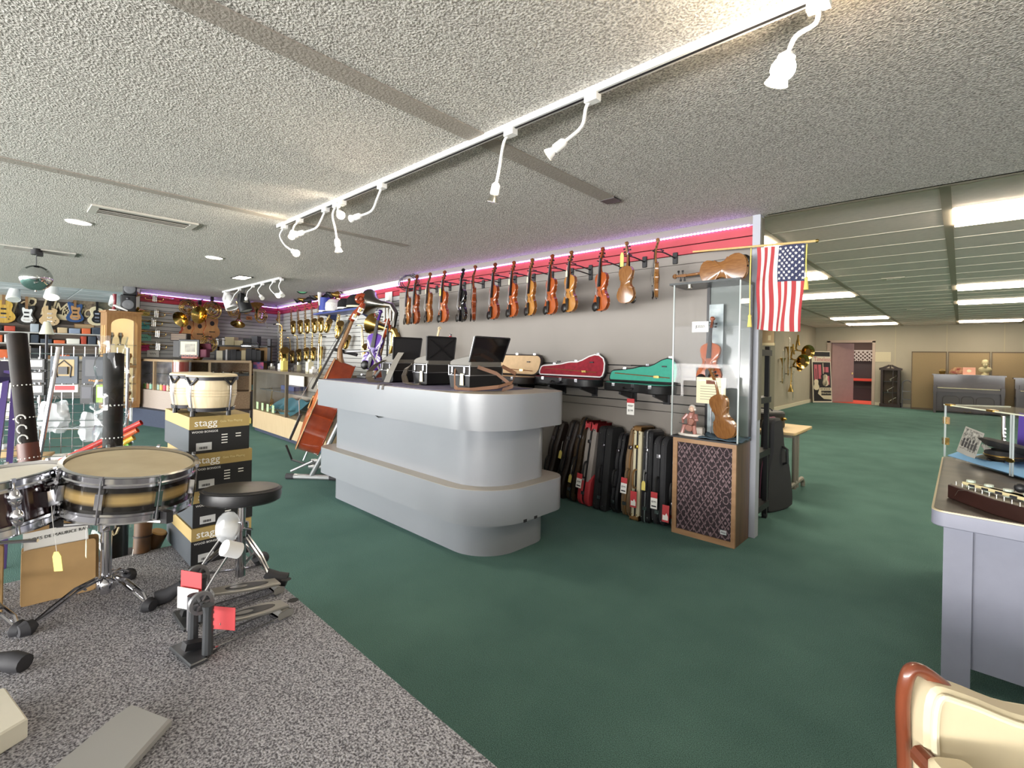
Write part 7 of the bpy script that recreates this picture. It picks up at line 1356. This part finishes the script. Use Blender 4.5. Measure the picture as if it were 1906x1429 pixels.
# office dividers
DV = mat('tan_divider_fabric', '8d7a5c', .9, var=.05, vs=60); DX = [-1.12, -.30, .60, 1.6, 2.6]
for i in range(4):
    t = E('office_divider', ('first tan fabric divider panel beside the hand truck', 'second tan fabric divider panel behind the bust and piano', 'third tan fabric divider panel behind the second piano', 'last tan fabric divider panel out of the way')[i], 'divider', (DX[i]+.012, YB-.62, 0), group='tan office dividers'); W = DX[i+1]-DX[i]-.024
    MB().bb(.02, W-.02, -.02, .02, .06, 1.72).build('fabric', DV, t); MB().bb(0, W, -.025, .025, 1.72, 1.75).build('top_rail', mat('divider_rail', '5a4c3a', .5), t)
    for x in (0, W-.02): MB().bb(x, x+.02, -.025, .025, 0, 1.72).build('side_rail', mat('divider_rail'), t)
    MB().bb(.02, W-.02, -.022, .022, .0, .06).build('bottom_rail', mat('divider_rail'), t)
# pianos
def piano(lab, x, y, W, hh):
    t = E('upright_piano', lab, 'piano', (x, y, 0), group='upright pianos'); PM = mat('dark_walnut_piano', '3c3230', .35, var=.15, vs=5, coat=.2)
    MB().bb(0, W, .15, .50, .06, hh).build('case', PM, t); MB().bb(-.03, W+.03, .12, .53, hh, hh+.035).build('lid', PM, t); MB().bb(.08, W-.08, -.05, .15, .60, .68).build('key_slip', PM, t)
    for xx in (0, W-.08): MB().bb(xx, xx+.08, -.08, .15, .54, .76).build('cheek', PM, t); MB().bb(xx+.01, xx+.07, -.06, 0, 0, .55).build('leg', PM, t)
    MB().bb(.08, W-.08, .10, .15, .72, .86).build('fall_board', PM, t); MB().bb(.08, W-.08, -.04, .10, .68, .70).build('keyboard_bed', EBONY, t)
    nk_ = 36; kw = (W-.18)/nk_; ks = MB().bb(0, kw*.9, -.04, .10, .70, .722).build('white_key', mat('ivory_key', 'cfc6a6', .4), t); ks.location.x = .09
    for i in range(1, nk_): share('white_key', ks, (.09+i*kw, 0, 0), t)
    bk = None
    for i in range(nk_-1):
        if i % 7 in (2, 6): continue
        if bk is None: bk = MB().bb(-.006, .006, .02, .10, .722, .735).build('black_key', EBONY, t); bk.location.x = .09+(i+1)*kw
        else: share('black_key', bk, (.09+(i+1)*kw, 0, 0), t)
    for xx, w_ in ((W*.26, .17), (W*.5, .12), (W*.74, .17)): MB().prism([(xx-w_, .18), (xx-w_+.06, .12), (xx+w_-.06, .12), (xx+w_, .18), (xx+w_, .42), (xx+w_-.06, .48), (xx-w_+.06, .48), (xx-w_, .42)], -.155, -.142, 0, RX90).build('lower_panel', mat('panel_grey_brown', '4a4442', .4), t); MB().tube([(xx+a*(w_+.004), .148, .3+b*.18) for a, b in ((-1, -.66), (-.66, -1), (.66, -1), (1, -.66), (1, .66), (.66, 1), (-.66, 1), (-1, .66))], .008, 5, closed=True).build('panel_molding', PM, t)
    for xx in (W*.46, W*.54): MB().tube([(xx, .15, .07), (xx, .02, .06)], .012).build('pedal', BRASS, t)
    return t
PX, PYy = -.58, 18.30; piano('dark walnut upright piano with bust, fan and album on top', PX, PYy, 1.44, 1.06); piano('second dark upright piano partly out of view', 1.05, 18.3, 1.4, 1.02)
PT = 1.0955; B3 = lambda x: V((PX+x, PYy+.32, PT))
t = E('plaster_bust', 'cream plaster bust of a bearded composer on the piano', 'bust', B3(1.06)); PLB = mat('aged_plaster', 'b5aa86', .7, var=.12, vs=20)
MB().lathe([(.08, 0), (.08, .03), (.05, .05), (.045, .09)], n=16).build('socle', PLB, t); MB().ball((0, 0, .155), (.14, .075, .085), 16, 9).ball((0, -.01, .23), (.05, .05, .07), 12, 7).build('shoulders', PLB, t); MB().ball((0, -.015, .335), (.066, .075, .09), 16, 10).ball((0, -.088, .33), (.012, .016, .018), 8, 5).ball((0, -.06, .275), (.05, .045, .06), 12, 7).build('head', PLB, t); MB().ball((.066, -.005, .33), (.012, .02, .028), 8, 5).ball((-.066, -.005, .33), (.012, .02, .028), 8, 5).build('ears', PLB, t); MB().ball((0, .015, .375), (.07, .072, .06), 14, 7).build('hair', PLB, t)
t = E('hand_fan', 'open red and gold folding fan standing on the piano', 'fan', B3(.52)); RF = mat('red_silk', '8f2f2f', .6, col2='c9a47a', vs=10, contrast=.25)
for i in range(13): a = PI*(.08+.84*i/12); MB().prism([(0, 0), (.20*math.cos(a-.11), .20*math.sin(a-.11)), (.20*math.cos(a+.11), .20*math.sin(a+.11))], .004*(i % 2), .004*(i % 2)+.003, 0, RX90, (0, 0, .012)).build('fan_leaf', RF, t)
MB().bb(-.05, .05, -.03, .03, 0, .012).build('stand', EBONY, t)
t = E('record_album', 'pink record album propped on the piano front', 'album', B3(.74)+V((0, -.09, 0)), rot=(math.radians(-8), 0, 0)); MB().bb(-.13, .13, 0, .01, 0, .21).build('sleeve', mat('pink_sleeve', 'd39a86', .6), t); MB().lathe([(0, .001), (.04, 0)], (0, -.001, .11), 14, RX90, sx=1.2).build('label_oval', TAGC, t)
t = E('brass_basket', 'small brass basket at the end of the piano', 'basket', B3(.18)); MB().lathe([(.05, 0), (.07, .08), (.075, .085), (.055, .004)], n=14).build('bowl', GOLD, t); MB().tube(arc((0, 0, .08), .06, 0, 180, 10), .006, 6).build('handle', GOLD, t)
tag(MB().surf(lambda u, v: (PX+.5+u*.55, PYy+.14+v*.2, PT+.001+.002*abs(math.sin(u*14))), 20, 4, .004).build('lace_cloth', WHITEP), 'white lace cloth bunched along the piano lid', 'cloth')
# ================================================================ DESK
LAV = mat('lavender_grey_steel', '868897', .45, var=.03, vs=20); DT = wood('worn_brown_laminate', '3a332c', '544a40', .4, .1, 4, (.5, 3, 3)); TRM = mat('cream_edge', 'cbbf9f', .35, .3)
t = E('steel_desk', 'lavender-grey steel desk with worn brown top', 'desk', (-.085, 2.70, 0)); DW, DD = 1.55, 1.62
MB().prism(rrect(0, DW, 0, DD, .05, 5), .675, .738, .004).build('top_slab', LAV, t); MB().prism(rrect(0, DW, 0, DD, .05, 5), .736, .742).build('edge_trim', TRM, t); MB().prism(rrect(.008, DW-.008, .008, DD-.008, .046, 5), .740, .744).build('top_surface', DT, t)
for x, y_ in ((.04, .04), (DW-.14, .04), (.04, DD-.14), (DW-.14, DD-.14)): MB().bb(x, x+.09, y_, y_+.09, 0, .675).build('leg', LAV, t)
MB().bb(.13, DW-.14, .055, .07, .10, .675).build('modesty_panel', LAV, t); MB().bb(.045, .06, .13, DD-.14, .12, .675).build('side_panel', LAV, t); MB().lathe([(0, .003), (.018, .002), (.022, 0)], (.30, .053, .60), 16, RX90).build('cable_plug', LAV, t)
DZ = .7445
g0, g1 = AZ(1757, 852, DZ), AZ(1880, 889, DZ); dvg = g1-g0; an = math.atan2(dvg.y, dvg.x); GL = dvg.length; GW2 = GL*2.05; GD2 = .36; GH2 = .335
t = E('glass_box', 'frameless glass display box with brass clasps on the desk', 'display case', (g0.x, g0.y, DZ+.01), an)
MB().bb(0, GW2, 0, GD2, 0, .006).build('base_pane', GLASS, t); MB().bb(0, GL-.004, 0, .006, .006, GH2).build('front_pane', GLASS, t); MB().bb(GL+.012, GW2, 0, .006, .006, GH2).build('front_pane', GLASS, t); MB().bb(0, .006, .006, GD2, .006, GH2).build('side_pane', GLASS, t); MB().bb(GW2-.006, GW2, .006, GD2, .006, GH2).build('side_pane', GLASS, t); MB().bb(0, GW2, GD2-.006, GD2, .006, GH2).build('back_pane', GLASS, t); MB().bb(-.004, GW2+.004, -.004, GD2, GH2, GH2+.006).build('top_pane', GLASS, t)
EDG = mat('glass_edge'); MB().bb(-.002, .002, -.002, .008, 0, GH2).build('glass_edge', EDG, t); MB().bb(GL-.005, GL-.002, -.002, .006, 0, GH2).build('glass_edge', EDG, t); MB().bb(GL+.012, GL+.015, -.002, .006, 0, GH2).build('glass_edge', EDG, t); MB().bb(-.004, GW2, -.006, .002, GH2, GH2+.007).bb(-.006, .002, -.004, GD2, GH2, GH2+.007).build('top_edge', mat('pale_glass_edge', 'cdd0b8', .2), t)
for z in (.10, .235): MB().box((-.003, .012, z), (.03, .02, .045)).build('clasp', BRASS, t); [MB().box((-.016, .004, z-.016+.011*i), (.014, .012, .005)).build('clasp_tooth', SILVER, t) for i in range(4)]
for x in (.05, GL*.75): MB().box((x, 0, GH2+.006), (.05, .03, .012)).build('hinge', BRASS, t)
MB().prism([(GL+.004+.03*math.cos(a*PI/8), .085+.012*math.sin(a*PI/8)) for a in range(16)], .002, .008, 0, RX90).build('door_catch', BRASS, t)
GM_ = M.Translation((g0.x, g0.y, DZ+.01)) @ M.Rotation(an, 4, 'Z'); gp = lambda x, y, z: GM_ @ V((x, y, z))
o = MB(GM_); o.surf(lambda u, v: (.012+u*(GW2-.024), .013+v*.33, .011+min(1, v*7)*(.016+.012*abs(math.sin(u*11+v*6)))), 40, 12, .004); tag(o.build('blue_cloth', mat('sky_blue_cloth', '7fb0d8', .85)), 'sky blue cloth spread under the cap in the glass box', 'cloth')
t = E('band_photo', 'old black and white photograph leaning in the glass box', 'photograph', gp(.03, .05, .044), rot=(math.radians(-12), math.radians(8), an)); MB().bb(0, .16, 0, .002, 0, .17).build('sheet', mat('grey_photo_paper', 'a8a69e', .5), t); MB().bb(.008, .152, -.001, 0, .03, .162).build('photo_print', mat('band_photo_print', '4a4a48', .5, col2='b9b7ae', vs=60, contrast=.3), t)
for i in range(5): MB().ball((.03+.026*i, -.002, .09+.006*(i % 2)), (.009, .002, .011), 8, 5).bb(.022+.026*i, .038+.026*i, -.0025, -.001, .045, .08).build('printed_player', mat('photo_dark', '3a3a3c', .6), t)
t = E('military_hat', 'black military band cap with embroidered eagle in the glass box', 'cap', gp(.24, .17, .044), an-.1); CAPM = mat('black_felt', '131213', .8)
MB().lathe([(.085, 0), (.09, .05), (.0, .05)], n=28).build('cap_band', CAPM, t); MB().lathe([(.09, .05), (.13, .075), (.135, .085), (.10, .10), (0, .105)], n=28, sx=1.1, R=M.Rotation(-.24, 3, 'X')).build('crown', CAPM, t); MB().lathe([(.088, .012), (.125, -.006), (.122, -.010), (.085, .006)], (0, 0, 0), 16, M.Rotation(-PI/2, 3, 'Z'), a0=-1.1, a1=1.1).build('visor', BLG, t); MB().lathe([(.091, .016), (.0925, .02), (.091, .024)], n=28).build('gold_cord', GOLD, t)
eg = MB()
for sg in (-1, 1):
    for i in range(5): eg.tube([(sg*.006, -.094, .052), (sg*(.018+.007*i), -.096+.002*i, .062+.004*(4-i))], .0026, 5)
eg.ball((0, -.096, .062), (.006, .005, .018), 8, 5); eg.build('eagle_badge', mat('silver_thread', '8f8c84', .6), t)
t = E('flute_stand', 'silver flute standing upright in the glass box', 'flute', gp(.08, .27, .044)); MB().cyl((0, 0, .0), (0, 0, .24), .0095, n=12).build('tube', SILVER, t); MB().lathe([(.035, 0), (.035, .01), (.01, .02)], n=14).build('foot', BLACKP, t); [MB().lathe([(0, .004), (.008, .003), (.008, 0)], (.004, -.010, .04+.024*i), 8, RX90).build('key', SILVER, t) for i in range(6)]
o = MB(GM_); o.surf(lambda u, v: (.12+.85*u, math.sin(u*14)*.006+.325-.01*v, .045+.27*(1-v)*(1-.06*math.sin(u*5))), 20, 8, .003); tag(o.build('purple_cloth', mat('purple_satin', '57409a', .45)), 'purple satin cloth draped at the back of the glass box', 'cloth')
# autoharp
a0, a1 = AZ(1764, 926, DZ), AZ(1849, 958, DZ); an = math.atan2((a1-a0).y, (a1-a0).x); HL = (a1-a0).length; t = E('autoharp', 'dark wooden autoharp with pale chord bars lying on the desk', 'autoharp', (a0.x, a0.y, DZ), an); HW = .30; ROSE = mat('dark_rosewood', '2a1612', .3, var=.2, vs=10, coat=.3)
out = [(0, 0), (HL, 0), (HL+.36, .10), (HL+.36, HW*.9), (HL*.9, HW), (.0, .14)]; MB().prism(out, 0, .062, .003).build('body', ROSE, t); MB().prism(inset(out, .006), .062, .066).build('top_board', mat('aged_top', '6f675a', .5, var=.15, vs=20), t)
for i in range(6): u = .05+.055*i; MB().bar((u, .03+.01*i, .083), (u+.30, .13+.012*i, .083), .022, .012).build('chord_bar', mat('cream_bar', 'b9ad82', .5), t); MB().bar((u+.028, .03+.01*i, .080), (u+.31, .122+.012*i, .080), .010, .010).build('felt_strip', INK, t)
for i in range(7): MB().cyl((.06+.07*i, .05+.018*i, .066), (.06+.07*i, .05+.018*i, .098), .016, n=10).build('chord_button', mat('pale_green_button', 'a9b4a4', .4), t)
MB().ball((.20, .13, .105), .02, 10, 6).build('round_knob', BLACKP, t)
for i in range(10): MB().cyl((.03+.035*i, .012, .066), (.03+.035*i, .012, .082), .003, n=6).build('tuning_pin', SILVER, t)
MB().tube([(HL*.48, .0, .066), (HL*.42, -.03, .06), (HL*.38, -.035, .035)], .001, 5).build('loose_string', SILVER, t)
# ================================================================ CHAIR (near corner of the picture)
cc = AD(1697, 1250, .92); CZ = cc.z; an = math.radians(36); t = E('dining_chair', 'cream upholstered wooden armchair at the desk', 'chair', (cc.x+.262*math.cos(an), cc.y+.262*math.sin(an), 0), an); CH_W = wood('cherry_wood', '5e2f1c', '763d27', .3, .5, 8, (5, 5, .6)); UPH = mat('cream_leather', 'c2b596', .5, var=.04, vs=8)
top_ = CZ
def rail(u): return V((-.26+.52*u, 0+.03*math.sin(PI*u), top_-.03-.045*math.sin(PI*min(1, max(0, (u-.12)/.76)))*(1 if u < .5 else 1)))
for sg in (-1, 1): MB().tube(spline([(sg*.25, .03, 0), (sg*.25, .03, .30), (sg*.258, .02, top_-.22), (sg*.270, .01, top_-.08), (sg*.272, .0, top_-.02), (sg*.262, 0, top_+.004), (sg*.244, 0, top_+.004), (sg*.222, .0, top_-.010), (sg*.20, .0, top_-.026)], 4), [.011]*4+[.012]*28+[.010], 12).build('stile', CH_W, t)
bo = [tuple(q[:2]) for q in spline([(-.24, .50), (-.256, top_-.10), (-.245, top_-.015), (-.19, top_-.018), (-.08, top_-.050), (.08, top_-.050), (.19, top_-.018), (.245, top_-.015), (.256, top_-.10), (.24, .50)], 4)]
MB().prism(bo, -.025, .035, .012, RX90).build('back_cushion', UPH, t); MB().tube([(x, -.036, z) for x, z in inset(bo, .012)], .006, 7, closed=True).build('front_piping', mat('cream_piping', 'd6ccb0', .5), t); MB().tube([(x, .026, z) for x, z in inset(bo, .012)], .006, 7, closed=True).build('rear_piping', mat('cream_piping'), t)
MB().prism(rrect(-.26, .26, -.50, .0, .05), .40, .49, .02).build('seat', UPH, t)
for x in (-.23, .23): MB().tube([(x, -.46, 0), (x, -.46, .41)], [.014, .022], 10).build('leg', CH_W, t); a_ = MB().tube([(x*1.12, -.02, .62), (x*1.15, -.25, .635), (x*1.12, -.45, .62), (x*1.08, -.45, .42)], .018, 10).build('armrest', CH_W, t); MB().prism(rrect(x*1.13-.035, x*1.13+.035, -.38, -.08, .02), .640, .67, .008).build('arm_pad', UPH, a_)
